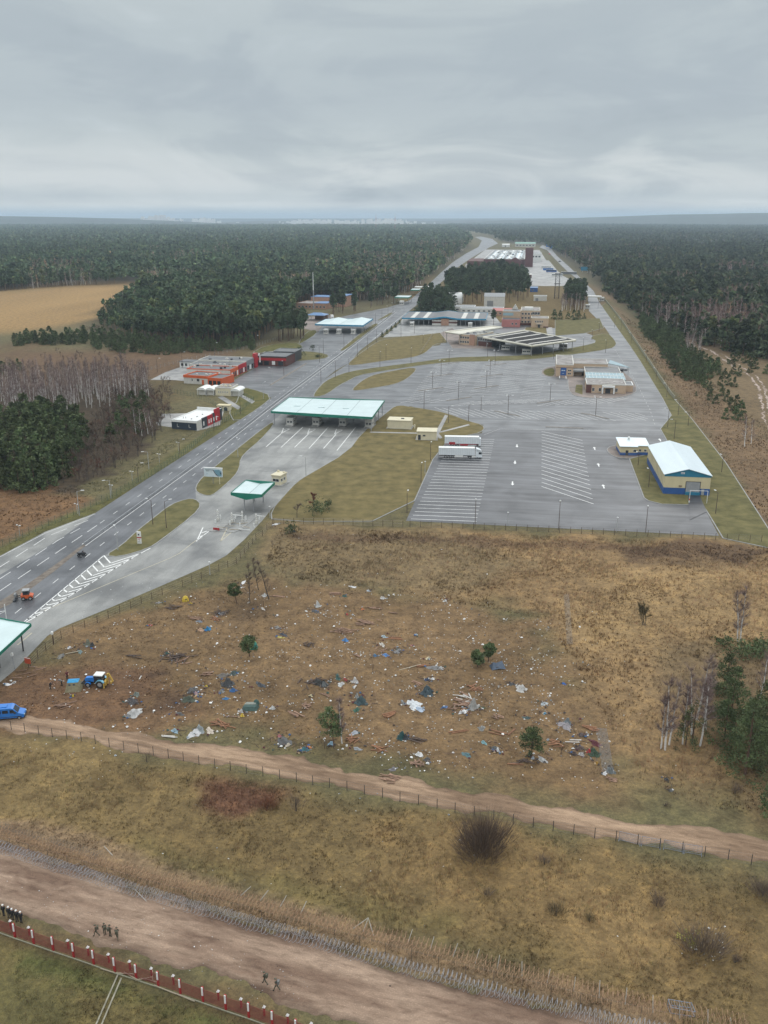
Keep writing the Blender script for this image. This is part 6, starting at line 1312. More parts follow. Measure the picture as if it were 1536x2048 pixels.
names=['triple headed lamp on the farthest left parking island','triple headed lamp on the second parking island of the left column','triple headed lamp on the third parking island of the left column','triple headed lamp on the farthest parking island of the middle column','triple headed lamp on the second parking island of the middle column','triple headed lamp on the third parking island of the middle column','triple headed lamp on the island below the left column','triple headed lamp on the island left of the beige office block','triple headed lamp on the nearer left island above the parking lot','triple headed lamp on the nearer right island below the beige office block']
for p,lab in zip(isl,names): place(lt,st_,at(*p,.1),R(-9),lab,'lamps on the parking islands')
def row(kind,items,area,group,ang):
    """items px base + height; labelled by order from the nearest"""
    protos={}
    its=sorted(items,key=lambda t: -t[1])
    for i,it in enumerate(its):
        x,y,h=it[:3];key=0
        if key not in protos: protos[key]=({'s': lambda: lamp_single(8,M_POLE),'p': lambda: lamp_single(8,M_POLEG),'g': lambda: lamp_globe(8,M_POLE),'w': lambda: lamp_globe(8,M_POLEG),'d': lambda: lamp_double(8,M_POLEG)}[kind](),{})
        pr,s=protos[key];a=it[3] if len(it) > 3 else ang;o=place(pr,s,at(x,y),R(a),'%s %s' % (ordinal(i) + ' lamp post, nearest first,' if len(its) > 1 else 'lamp post',area),group,h/8.0)
row('g',[(1117,1060,8.7),(1291,1066,8.0),(950,1053,8.2)],'with white globe by the lot fence','globe lamps by the lot fence',0);row('w',[(1233,1063,4.2),(1015,1051,4.0)],'short and pale, by the lot fence','short lamps by the lot fence',0)
row('s',[(814,1026,6.5,80),(842,966,6.5,80),(861,921,6.5,80)],'thin brown, on the tan lawn left of the stalls','lamps left of the stalls',80);row('w',[(850,948,4.5)],'slim globe lamp halfway along the stalls','lamps left of the stalls',0)
row('s',[(897,846,7.5),(937,843,7.5),(848,818,8.5)],'around the grass hump by the service buildings','lamps of the grass hump',-30);row('p',[(612,952,6.8,160)],'tall pale arched, at the edge of the toll apron','lamps of the toll apron',160);row('w',[(540,1036,3.6),(420,1150,3.5)],'short, by the bend of the slip lane fence','short lamps by the slip lane fence',0)
row('s',[(1276,931,4.5),(1297,975,6.0),(1431,1028,6.8),(1443,945,6.0)],'on the lawn around the cream and blue warehouse','lamps around the warehouse',100);row('s',[(1348,879,8),(1335,855,8),(1356,831,7),(1333,795,7)],'on the verge beyond the warehouse','lamps on the verge beyond the warehouse',170)
row('s',[(333,1057,8.3,30),(306,1050,7.6,150)],'tall brown, on the nearer road island','lamps on the nearer road island',30);row('p',[(236,1101,6.5,120)],'pale grey, at the tip of the nearer road island','lamps on the nearer road island',120);row('p',[(476,915,7,100),(435,927,5.5,90)],'on the billboard island','lamps on the billboard island',100)
row('p',[(159,1032,7.8,0),(298,939,6.5,200),(222,997,6.0,200)],'pale concrete pole, on the bank by the green fence','pale lamps by the green fence',0);row('s',[(277,964,6.5,0),(360,910,6,0),(428,863,6,20),(481,829,8,20)],'dark, along the green fence','dark lamps along the green fence',10)
row('d',[(40,1072,3.2),(155,1028,3.2),(224,990,3.4),(265,962,3.4),(319,926,3.4),(357,902,3.4)],'twin white floodlights behind the green fence','floodlights behind the green fence',-30)
row('p',[(527,798,8,60),(545,766,8,160)],'pale, on the lawn tip and strip by the shop row','lamps before the shop row',60);row('s',[(430,722,11),(512,709,12),(365,735,9),(315,745,8),(292,752,7)],'in the yard behind the shop row','lamps behind the shop row',0)
row('s',[(671,755,9),(642,766,8),(639,725,9),(647,707,9),(568,752,8)],'along the main road opposite the shops','lamps along the main road opposite the shops',120);row('s',[(688,696,9),(706,683,9),(753,685,9),(735,701,9),(715,715,9),(764,644,10),(751,652,10),(786,629,10),(776,636,10),(802,675,8),(829,667,8)],'along the main road past the blue fascia canopy','lamps past the blue fascia canopy',120)
row('s',[(772,720,9),(822,727,9),(760,735,9),(698,745,8),(886,684,8),(846,688,6)],'along the curved road by the big tan lawn','lamps by the big tan lawn',80);row('s',[(975,714,8),(1211,706,8),(1166,701,8),(1184,680,7),(1198,664,7),(1229,655,8),(1107,718,6)],'around the dark terminal canopy','lamps around the terminal',90)
row('s',[(1242,660,9,190),(1262,688,8,190),(1292,726,7.5,190),(1312,762,7,190),(1376,852,6,190)],'along the tan wall on the right','lamps along the tan wall',190);row('s',[(848,819,8.4),(962,820,6)],'at the left part of the parking yard','lamps in the parking yard',60)
row('s',[(815 + i*17,600 - i*16.5 + (i > 4)*4,12) for i in range(7)],'along the left side of the far main road','lamps along the far main road',0);row('s',[(1196,617,10),(1176,560,10),(1151,536,10),(1128,518,10)],'beside the road to the white gate canopy','lamps by the white gate',180)
root=thing('direction_frame','white H shaped sign frame behind the green canopy at the left border','sign',at(14,1246),R(20));MB().tube((0,0,0),(0,0,4.6),.11).build('post',M_WHITE,root);MB().tube((0,0,3.0),(-4,0,2.8),.09).tube((0,0,2.9),(-4,0,1.2),.07).build('brace',M_WHITE,root)
root=thing('notice_board','red notice board on a post at the left end of the slip lane fence','sign',at(57,1336),R(-20));MB().box(-.7,.7,-.05,.05,1.0,2.3).build('board',mat('notice_red',(.45,.07,.03),.5,.08,1),root);MB().tube((0,.1,0),(0,.1,1.6),.06).build('post',M_POST,root);MB().box(-.72,.72,-.07,-.05,2.18,2.32).build('edge',M_WHITE,root)
root=thing('camera_post','grey post with a white box below the green canopy at the left border','post',at(30,1338));MB().tube((0,0,0),(-.2,0,3.2),.09,.07).build('pole',M_GREY,root);MB().box(-.4,0,-.2,.2,3.0,3.6).build('box',M_WHITE,root)
root=thing('camera_post','brown post with a white box where the slip lane fence begins','post',at(107,1290));MB().tube((0,0,0),(0,0,2.5),.07).build('pole',M_POST,root);MB().box(-.2,.2,-.2,.2,2.5,3.1).build('box',M_WHITE,root)
# traffic barrier columns at the lanes by the small canopy
def column(label,px,h,arm=None):
    r=thing('barrier_column',label,'barrier',at(*px),R(-20),'barrier columns of the lanes');MB().box(-.35,.35,-.3,.3,.1,1.0).build('cabinet',M_OFFWHITE,r);p=MB().tube((0,0,1.0),(0,0,h),.17,.17,8).build('mast',M_WHITE,r)
    mb=MB()
    for k in range(3): mb.tube((0,0,1.4 + k*(h - 1.4)/3),(0,0,1.65 + k*(h - 1.4)/3),.30,.30,8)
    mb.build('lamp_stack',M_OFFWHITE,p);MB().tube((.7,.3,.1),(.7,.3,1.9),.10).build('bollard',M_WHITE,r)
    if arm: MB().box(0,arm,-.06,.06,2.6,2.8).build('boom',M_WHITE,r)
    return r
for i,(p,h,arm) in enumerate((((436,1042),3.6,None),((464,1046),3.2,3.8),((485,1045),3.6,None),((513,1048),3.2,3.0))): column('%s white barrier column from the left before the small green canopy' % ORD[i],p,h,arm)
for i,px in enumerate(((431,1047),(460,1050),(480,1054),(508,1055),(441,1038),(471,1038),(492,1040),(519,1040))):
    o=MB().tube((0,0,.05),(0,0,1.25),.18,.18,8).tube((0,0,1.25),(0,0,1.4),.18,.06,8).build('bollard',M_WHITE);o.location=at(*px);tag(o,'%s white lane bollard from the left, %s row, by the small green canopy' % (ORD[i % 4],'front' if i < 4 else 'back'),'bollard','lane bollards')
for i,(px,w) in enumerate((((432,1058),2.6),((470,1060),2.6))):
    P=[at(*px) + Vector((x,y,0)) for x,y in ((-w,-1),(-w*.7,-2.2),(0,-2.4),(w*.7,0),(w*2.2,15),(w*1.4,15.5),(-w*.3,3))];struct('traffic_island',MB().prism(P,0,.15,0),[M_KERB])
mb=MB();root=thing('road_block','pile of tan planks and red white boards between the lane islands','barricade',at(452,1058),R(-15))
rr=random.Random(3)
for i in range(12): MB().cbox((rr.uniform(-4,6),rr.uniform(-1,6),.15 + .03*i),(rr.uniform(1.5,3.5),.16,.08),0,rr.uniform(-1,1)).build('plank',M_TANP if i % 3 else M_STAKE,root)
MB().box(-3.2,-1.2,-1.9,-1.8,.1,.8).build('board',M_RPOST,root);MB().box(-1.0,2.2,-2.0,-1.9,.1,.3).build('beam',M_STAKE,root);MB().box(4,7.5,0,.12,.3,.5).build('beam',M_WHITE,root)

# ================================================================== vehicles
M_TYRE=mat('tyre',(.022,.022,.023),.9,.2,3);M_HUB=mat('wheel_hub',(.33,.33,.33),.5,.1,3,metal=.3);M_TRKW=mat('truck_white',(.66,.70,.72),.35,.05,.5);M_VAN=mat('van_blue',(.02,.16,.50),.3,.05,1);M_TBLUE=mat('tractor_blue',(.02,.17,.52),.4,.08,1);M_LBLUE=mat('fender_light_blue',(.16,.42,.58),.4,.08,1);M_YEL=mat('digger_yellow',(.46,.30,.06),.5,.12,1.2);M_REDT=mat('chassis_red',(.36,.02,.025),.5,.1,1)
def wheel(root,c,r,w,n=16):
    a=MB().wheel((0,0,0),r,w,0,n).build('wheel',M_TYRE,root);a.location=c;MB().wheel((0,0,0),r*.55,w + .04,0,12).build('rim',M_HUB,a);return a
def semi(label,px,rz,skirt,cab=True,group='parked articulated lorries'):
    r=thing('articulated_lorry' if cab else 'semi_trailer',label,'lorry',at(*px),rz,group)
    MB().box(0,13.6,0,2.5,1.25,4.0).build('trailer_box',M_TRKW,r);mb=MB()
    for x in np.arange(.05,13.6,.68): mb.box(x,x + .04,-.025,-.003,1.3,3.95)
    mb.build('side_rib',M_GREY,r);MB().box(-.01,13.61,-.03,2.53,3.9,4.04).build('roof_edge',M_WHITE,r)
    MB().box(.3,13.3,.3,2.2,.85,1.2).build('chassis',M_DSTEEL if skirt is M_WHITE else M_REDT,r);MB().box(6.2,9.2,.02,.1,.5,1.2).build('side_skirt',skirt,r);MB().box(.0,.15,.1,2.4,.55,.75).build('rear_bumper',M_DSTEEL,r)
    for x in (2.6,3.9,5.2):
        for y in (.28,2.22): wheel(r,(x,y,.52),.52,.42)
    if skirt is not M_WHITE: MB().box(1.8,4.2,-.03,.02,.9,1.9).build('side_mark',M_REDT,r)
    if cab:
        MB().box(10.9,16.1,.35,2.15,.6,1.0).build('tractor_frame',M_DSTEEL,r)
        c=MB().profile_y([(13.95,.55),(16.35,.55),(16.4,1.6),(16.2,2.6),(15.9,3.1),(15.2,3.55),(14.1,3.95),(13.95,3.2)],.02,2.48).build('cab',M_TRKW,r)
        MB().add([(16.415,.2,1.75),(16.415,2.3,1.75),(16.2,2.25,2.75),(16.2,.25,2.75)],[(0,1,2,3)]).box(16.22,16.24,.25,2.25,1.8,2.7).build('windscreen',M_GLASS,c);MB().box(15.1,16.0,-.01,.02,1.75,2.55).box(15.1,16.0,2.48,2.51,1.75,2.55).build('side_window',M_GLASS,c);MB().box(14.2,15.9,-.005,.02,2.95,3.15).build('deflector_gap',M_DARK,c)
        MB().box(16.1,16.3,-.28,-.05,1.9,2.5).build('mirror',M_DARK,c);MB().box(16.36,16.44,.2,.7,.75,.95).build('headlight',M_GLASSB,c);MB().box(16.36,16.44,1.8,2.3,.75,.95).build('headlight',M_GLASSB,c)
        for x in (11.8,15.2):
            for y in (.28,2.22): wheel(r,(x,y,.52),.52,.42)
        MB().box(12.5,14.4,.05,.2,.45,1.1).build('fuel_tank',M_WHITE,r)
    else: MB().box(13.7,14.3,.1,2.4,.6,3.4).build('cab_back',M_TRKW,r);MB().box(12.6,13.4,.3,.5,.3,1.2).build('landing_leg',M_DSTEEL,r)
    return r
semi('white articulated lorry with white cab, nearer of the two parked lorries',(877,916),R(-4.5),M_WHITE);semi('white trailer with red chassis, parked behind the other white lorry',(889,893),R(-4.5),M_REDT,False)
# blue van
r=thing('van','bright blue high roof van cut by the left border beside the dirt road','van',at(50,1438),R(10));L0=-5.6
body=MB().profile_y([(L0,.45),(-.15,.42),(-.02,.75),(-.12,1.05),(-1.05,1.35),(-1.85,2.2),(-2.2,2.38),(L0 + .15,2.42),(L0,2.2)],0,2.0).build('body',M_VAN,r)
MB().add([(-1.08,.12,1.37),(-1.08,1.88,1.37),(-1.83,1.78,2.17),(-1.83,.22,2.17)],[(0,1,2,3)]).build('windscreen',M_GLASS,r).location=(.012,0,.012)
MB().add([(-1.35,0,1.38),(-2.45,0,1.38),(-2.45,0,2.05),(-1.9,0,2.05)],[(3,2,1,0)]).build('side_window',M_GLASS,r).location=(0,-.008,0)
for x0,x1 in ((-3.75,-2.75),(-5.1,-4.0)): MB().box(x0,x1,-.012,.01,1.42,2.02).build('side_window',M_GLASS,r)
MB().box(-.10,.03,.1,.5,.78,.98).build('headlight',M_GLASSB,r);MB().box(-.10,.03,1.5,1.9,.78,.98).build('headlight',M_GLASSB,r);MB().box(-.05,.05,.05,1.95,.35,.62).build('bumper',M_DARK,r);MB().box(-1.75,-1.45,-.2,-.02,1.35,1.65).build('mirror',M_DARK,r);MB().box(-4.4,-3.0,.5,1.5,2.42,2.5).build('roof_hatch',M_VAN,r);MB().box(L0,-.4,-.02,0,.62,.72).build('trim_strip',M_DARK,r)
for x in (-.95,-4.5):
    for y in (.1,1.9): wheel(r,(x,y,.34),.34,.24)
# blue tractor with loader bucket and yellow backhoe (faces left)
r=thing('tractor','blue tractor with white cab roof and yellow digger arm in the mud','tractor',at(196,1371),R(174));M_=r.matrix_basis
# local x forward (left in the picture), origin between the axles on the far side of the picture plane
MB().profile_y([(.4,1.0),(2.3,.95),(2.35,1.55),(2.2,1.75),(.4,1.9)],-.38,.38).build('hood',M_TBLUE,r);MB().box(2.3,2.37,-.3,.3,1.0,1.5).build('grille',M_DARK,r);MB().box(-1.2,2.2,-.25,.25,.65,1.0).build('frame',M_DARK,r)
cb=MB().box(-1.3,.42,-.75,.75,1.1,2.45,0,.10).build('cab',M_GLASS,r);MB().box(-1.4,.4,-.8,.8,2.45,2.62).build('cab_roof',M_WHITE,cb);mb=MB()
for x,y in ((-1.25,-.72),(.36,-.72),(-1.25,.72),(.36,.72),(-.5,-.74),(-.5,.74)): mb.tube((x,y,1.1),(x*.95,y*.92,2.46),.05,.05,5)
mb.build('cab_pillar',M_DARK,cb)
for y in (-.85,.85):
    wheel(r,(-.85,y,.78),.78,.45,18);wheel(r,(1.6,y,.52),.52,.32);MB().profile_y([(-.85 + .92*math.cos(t),.78 + .92*math.sin(t)) for t in np.linspace(.3,2.7,8)] + [(-.85 + .82*math.cos(t),.78 + .82*math.sin(t)) for t in np.linspace(2.7,.3,8)],y - .27,y + .27).build('rear_fender',M_LBLUE,r);MB().profile_y([(1.6 + .62*math.cos(t),.52 + .62*math.sin(t)) for t in np.linspace(.3,2.8,7)] + [(1.6 + .55*math.cos(t),.52 + .55*math.sin(t)) for t in np.linspace(2.8,.3,7)],y - .2,y + .2).build('front_fender',M_TBLUE,r)
    MB().cbox((2.2,y*.75,.95),(1.9,.12,.16),0,0,0,.35).build('loader_arm',M_DARK,r)
MB().profile_y([(2.9,.15),(3.5,.15),(3.35,.3),(3.0,.35),(2.95,.9),(2.85,.9)],-1.0,1.0).build('bucket',M_DARK,r);MB().tube((.6,.3,1.8),(.6,.3,2.5),.05).build('exhaust',M_DARK,r)
bh=MB().box(-1.95,-1.45,-.7,.7,.45,1.3).build('backhoe_mount',M_YEL,r);MB().cbox((-2.05,0,1.65),(.30,.32,2.3),0,0,0,-.16).build('boom',M_YEL,bh);MB().cbox((-2.75,0,1.95),(.24,.26,1.9),0,0,0,.42).build('dipper_arm',M_YEL,bh);MB().profile_y([(-3.15,1.15),(-2.95,.75),(-2.6,.8),(-2.65,1.2)],-.3,.3).build('digger_bucket',M_YEL,bh);MB().box(-1.75,-1.55,-1.1,-.8,.05,1.0).box(-1.75,-1.55,.8,1.1,.05,1.0).build('stabiliser',M_YEL,bh)
# compact loaders on the road
def loader(label,px,rz,mbody,s=1.0):
    r=thing('compact_loader',label,'loader',at(*px,.06),rz,'compact loaders on the main road');r.scale=(s,s,s)
    MB().profile_y([(-1.1,.45),(1.2,.45),(1.3,1.0),(.4,1.2),(-1.2,1.2)],-.75,.75).build('body',mbody,r);c=MB().box(-.75,.55,-.6,.6,1.2,2.1,0,.06).build('cab',M_GLASS,r);MB().box(-.85,.62,-.68,.68,2.1,2.24).build('cab_roof',M_GREY,c);MB().box(-.75,-.65,-.62,.62,1.2,2.1).box(.47,.55,-.62,.62,1.2,2.1).build('cab_pillar',M_DARK,c)
    for x in (-.7,.75):
        for y in (-.78,.78): wheel(r,(x,y,.42),.42,.3,14)
    for y in (-.62,.62): MB().cbox((-1.55,y,.75),(1.5,.1,.14),0,0,0,-.25).build('loader_arm',M_DARK,r)
    MB().profile_y([(-2.9,.1),(-2.1,.1),(-2.1,.95),(-2.25,.95),(-2.35,.35)],-1.0,1.0).build('bucket',M_DARK,r);MB().box(-2.6,-2.2,-.6,.6,.9,1.5).build('load',M_GREYP,r);return r
loader('orange bodied compact loader with glass cab and dark load by the median',(55,1198),R(12),M_ORANGE,1.1)
r=thing('quad_bike','dark quad bike with a crouching driver at the end of the guard rail','quad bike',at(164,1112,.06),R(55));MB().profile_y([(-1.0,.55),(1.0,.55),(1.05,.8),(.4,.95),(-.2,.85),(-1.05,.95)],-.32,.32).build('body',M_DARK,r);MB().box(-.7,.1,-.25,.25,.85,1.0).build('seat',M_DARK,r);MB().tube((.5,0,.9),(.35,0,1.25),.04).tube((.35,-.4,1.25),(.35,.4,1.25),.03).build('handlebar',M_DSTEEL,r);MB().box(-1.15,-.6,-.45,.45,.95,1.3).build('rear_box',M_DARK,r)
for x in (-.75,.75):
    for y in (-.5,.5): wheel(r,(x,y,.32),.32,.26,12)
# far buses and cars
def coach(label,px,rz,L_,H_,body,group='far parked coaches and lorries'):
    r=thing('coach',label,'coach',at(*px),rz,group);MB().box(0,L_,0,2.6,.5,H_).build('body',body,r);MB().box(.5,L_ - .3,-.03,.0,H_*.5,H_*.8).box(L_,L_ + .03,.2,2.4,H_*.45,H_*.85).build('window_band',M_GLASS,r);MB().box(.2,L_ - .2,.2,2.4,H_,H_ + .15).build('roof',M_WHITE,r)
    for x in (2,L_ - 2.4):
        for y in (.2,2.4): wheel(r,(x,y,.5),.5,.3,10)
    return r
for i,(p,b,lab) in enumerate((((1082,537),M_WHITE,'white coach, uppermost of those parked in the far yard'),((1086,541),M_VAN,'blue coach parked in the far yard'),((1092,544.5),M_BLUE,'dark blue coach nearest in the far yard row'),((1122,549),M_GREYP,'long grey lorry beside the far yard road'),((1103,553),M_WHITE,'white lorry alone left of the long grey lorry in the far yard'),((1022,563),M_WHITE,'white coach beside the pines of the far yard'))): coach(lab,p,R(-9),17 if i != 3 else 24,4.0,b)
def car(label,px,rz,m,s=1.0,h=1.45,L_=4.4,group='far cars'):
    r=thing('parked_car',label,'car',at(*px,.05),rz,group);r.scale=(s,s,s);MB().profile_y([(0,.35),(L_,.35),(L_,.8),(L_ - .9,.92),(L_ - 1.6,h),(1.0,h),(.2,.95),(0,.9)],0,1.75).build('body',m,r);MB().box(1.1,L_ - 1.7,-.02,0,.95,h - .12).box(L_ - 1.5,L_ - 1.2,.2,1.55,.95,1.2).build('window',M_GLASS,r)
    for x in (.85,L_ - .9):
        for y in (.1,1.65): wheel(r,(x,y,.33),.33,.22,10)
    return r
car('dark car under the grey side canopy of the beige office block',(1246,743),R(70),M_DARK);car('light grey car on the road behind the dark one',(1254,741),R(70),M_GREY)
for i,(p,m,lab) in enumerate((((1163,537),M_DARK,'dark car driving on the far right road, nearest'),((1122,524),M_DARK,'dark car farther up the far right road'),((1101,509),M_RED,'red car at the bend of the far right road'),((985,485),M_WHITE,'white car at the bend of the far main road'))): car(lab,p,R(100),m,1.6)
r=thing('box_van','white box van with dark windscreen above the blue fascia canopy','van',at(662,638),R(-80));MB().box(-5,0,0,2.3,.5,3.3).build('box',M_WHITE,r);MB().profile_y([(0,.5),(2.2,.5),(2.2,1.3),(1.5,2.3),(0,2.5)],.05,2.25).build('cab',M_WHITE,r);MB().box(1.9,2.0,.2,2.1,1.4,2.1).build('windscreen',M_GLASS,r)
for x in (-3.8,1.2):
    for y in (.2,2.1): wheel(r,(x,y,.4),.4,.25,10)
for i,(p,lab) in enumerate((((1097,496),'blue road sign board at the far end of the right road, left one'),((1104,499),'blue road sign board at the far end of the right road, right one'),((1170,545),'teal hoarding at the edge of the right forest'))):
    r=thing('sign_board',lab,'sign',at(*p),R(-9),'far sign boards');MB().box(-7,7,-.2,.2,3,11 if i < 2 else 9).build('board',M_VAN if i < 2 else M_TURQ,r);MB().tube((-4,.3,0),(-4,.3,6),.4).tube((4,.3,0),(4,.3,6),.4).build('post',M_STEEL,r)

# ================================================================== people
def skin_body(J,E,rad,name):
    me=bpy.data.meshes.new(name);me.from_pydata([tuple(v) for v in J],E,[]);o=bpy.data.objects.new(name,me);C.objects.link(o)
    o.modifiers.new('skin','SKIN');
    if not me.skin_vertices: me.attributes.new('skin','FLOAT','POINT')
    sk=me.skin_vertices[0].data if me.skin_vertices else None
    for i,v in enumerate(sk): v.radius=(rad[i],rad[i]);v.use_root=(i == 0)
    s=o.modifiers.new('sub','SUBSURF');s.levels=1;s.render_levels=1
    dg=bpy.context.evaluated_depsgraph_get();out=bpy.data.meshes.new_from_object(o.evaluated_get(dg));bpy.data.objects.remove(o);bpy.data.meshes.remove(me);out.name=name;return out
def rot2(v,a): return Vector((v.x*math.cos(a) + v.z*math.sin(a),v.y,-v.x*math.sin(a) + v.z*math.cos(a)))
def person_mesh(bend=0.0,leg=(0.0,0.0),arm=(.1,.1),fore=(.3,.3),knee=(0.05,.05)):
    """x is forward. one continuous body from pelvis to fingers and toes"""
    J=[];E=[];Rd=[]
    def v(p,r,par=None):
        J.append(Vector(p));Rd.append(r)
        if par is not None: E.append((par,len(J) - 1))
        return len(J) - 1
    pel=Vector((0,0,.95));P=v(pel,.135)
    up=lambda x,y,z_: pel + rot2(Vector((x,y,z_)),bend)
    w=v(up(0,0,.16),.125,P);c=v(up(.01,0,.36),.15,w);n=v(up(0,0,.53),.065,c);h0=v(up(.02,0,.64),.095,n);v(up(.03,0,.76),.085,h0);v(up(.12,0,.655),.028,h0)
    for s in (0,1):
        y=-.19 if s == 0 else .19;sh=v(up(0,y,.46),.068,c);a=arm[s];d=rot2(Vector((0,0,-1)),-a + bend*.3);el=J[sh] + d*.29 + Vector((0,.03*(1 if y > 0 else -1),0));e=v(el,.048,sh);d2=rot2(Vector((0,0,-1)),-a - fore[s] + bend*.3);wr=v(el + d2*.25,.034,e);hd=v(J[wr] + d2*.08,.036,wr)
        for k in range(4): f=v(J[hd] + d2*.03 + Vector((0,(k - 1.5)*.02,0)),.012,hd);v(J[f] + d2*(.05 + .01*(k in (1,2))) + Vector((.01,0,0)),.009,f)
        th=v(J[wr] + d2*.05 + Vector((.03,0,0)),.012,wr);v(J[th] + d2*.03 + Vector((.015,0,0)),.010,th)
        hy=y*.5;hp=v(pel + Vector((0,hy,-.06)),.10,P);dl=rot2(Vector((0,0,-1)),-leg[s]);kn=J[hp] + dl*.42;k_=v(kn,.068,hp);dk=rot2(Vector((0,0,-1)),-leg[s] + knee[s]);an=v(kn + dk*.42,.048,k_);v(J[an] + Vector((-.04,0,-.04)),.045,an);v(J[an] + Vector((.15,0,-.05)),.042,an)
    me=skin_body(J,E,Rd,'person');zmin=min(p.co.z for p in me.vertices);
    for p in me.vertices: p.co.z -= zmin
    return me,Vector((up(.03,0,.66).x,0,up(.03,0,.66).z - zmin)),[(Vector(j) - Vector((0,0,zmin))) for j in J]
M_SKIN=mat('skin',(.42,.24,.17),.6,.08,4);M_NAVYC=mat('navy_cloth',(.018,.021,.03),.85,.2,3);M_CAMO=mat('camouflage_cloth',(.055,.062,.040),.9,.45,5,two=(.085,.08,.055));M_BLACK=mat('black_cloth',(.018,.018,.018),.85,.2,3);M_MAROON=mat('maroon_cloth',(.11,.022,.025),.85,.2,3);M_GREYC=mat('grey_cloth',(.16,.16,.155),.85,.2,3);M_BOOT=mat('boots',(.015,.014,.013),.6,.2,3);M_HELM=mat('white_helmet',(.72,.72,.70),.35,.04,3);M_HAIR=mat('dark_hair',(.02,.016,.013),.8,.2,5)
POSES={}
def pose(key):
    if key not in POSES: POSES[key]=person_mesh(**{'stand': {},'walk': dict(leg=(.38,-.32),arm=(-.3,.35),knee=(.1,.35),bend=.05),'walk2': dict(leg=(-.3,.4),arm=(.35,-.25),knee=(.4,.1),bend=.08),'bend': dict(bend=.85,leg=(.1,-.1),arm=(.9,.8),fore=(.2,.4)),'hold': dict(arm=(.5,.4),fore=(1.1,1.2),leg=(.08,-.08))}[key])
    return POSES[key]
def person(label,px,rz,key,jacket,trousers,group,helmet=None,extra=None,s=1.0,zl=0.0):
    me,head,J=pose(key);me=me.copy();me.name = 'person';me.materials.clear()
    for m in (trousers,jacket,M_SKIN,M_BOOT): me.materials.append(m)
    bend={'bend': .85}.get(key,.05);hip=.95
    for f in me.polygons:
        c=f.center;d=(c - head).length;f.use_smooth=True
        hands=min((c - J[i]).length for i in (10,11)) if False else 9
        tz=c.z
        if d < .17: f.material_index=2
        elif tz < .14: f.material_index=3
        elif tz > .93 or (c.x > .15 and tz > .55): f.material_index=1
        else: f.material_index=0
    for f in me.polygons:
        c=f.center
        if f.material_index == 1 and min((c - j).length for j in HANDS(J)) < .11: f.material_index=2
    o=bpy.data.objects.new('person',me);C.objects.link(o);o.location=at(*px,zl);o.rotation_euler=(0,0,rz);o.scale=(s,s,s);tag(o,label,'person',group)
    if helmet: MB().dome(tuple(head + Vector((-.01,0,.03))),.145,.13,.14,0,10,4).build('helmet',helmet,o,True)
    else: MB().dome(tuple(head + Vector((-.02,0,.04))),.112,.10,.10,0,10,3).build('hair',M_HAIR,o,True)
    if extra:
        for nm,m,b in extra: MB().box(*b).build(nm,m,o)
    return o
def HANDS(J):  # wrists and palms sit at fixed places in the joint list
    out=[]
    base=7
    for s in (0,1): out += [J[base + 2],J[base + 3],J[base + 4]];base += 18
    return out
for i,(x,y) in enumerate(((8,1832),(19,1836),(26,1840),(34.5,1843),(43,1846),(-2,1829))):
    person(['person with white helmet and dark uniform, left end of the helmeted line','person with white helmet and dark uniform, second of the helmeted line','person with white helmet and dark uniform, middle of the helmeted line','person with white helmet and dark uniform, fourth of the helmeted line','person with white helmet and dark uniform, right end of the helmeted line','person in dark uniform cut by the left border'][i],(x,y),R(70 + 8*(i % 3)),'hold' if i % 2 else 'stand',M_NAVYC,M_NAVYC,'helmeted line on the near dirt track',M_HELM,[('vest',M_BLACK,(-.18,.18,-.19,.19,1.02,1.42))],1.04)
for i,(x,y,k,a) in enumerate(((193,1872,'walk',200),(210,1870,'stand',120),(221,1873,'bend' if False else 'hold',40),(235,1878,'walk2',100))):
    person(['person in camouflage, tallest and leftmost of the four on the dirt track','person in camouflage, second of the four on the dirt track','person in camouflage turned aside, third of the four on the dirt track','person in camouflage, rightmost of the four on the dirt track'][i],(x,y),R(a),k,M_CAMO,M_CAMO,'soldiers walking on the near dirt track',M_CAMO,[('backpack',M_CAMO,(-.34,-.13,-.16,.16,1.02,1.42))],1.05)
for i,(x,y,k,a) in enumerate(((530,1968,'walk',165),(553,1981,'walk2',170))):
    person(['person in camouflage walking, left of the pair near the lower edge','person in camouflage walking with pale pack, right of the pair near the lower edge'][i],(x,y),R(a),k,M_CAMO,M_CAMO,'soldiers walking on the near dirt track',M_CAMO,[('backpack',M_CAMO if i == 0 else M_GREYC,(-.36,-.13,-.17,.17,1.0,1.45))],1.08)
person('person in dark clothes bending at the far left of the khaki tent',(101,1378),R(-20),'bend',M_NAVYC,M_BLACK,'workers clearing the camp',None,None,1.18);person('person in a pale top bending beside the khaki tent',(124,1372),R(200),'bend',M_GREYC,M_BLACK,'workers clearing the camp',None,None,1.18);person('person in dark red standing behind the khaki tent',(135,1360),R(-60),'hold',M_MAROON,M_BLACK,'workers clearing the camp',None,None,1.18)
rd=person('driver sitting low on the dark quad bike',(164,1112),R(55),'bend',M_NAVYC,M_BLACK,'people on the main road',M_BLACK,None,.95,.35)

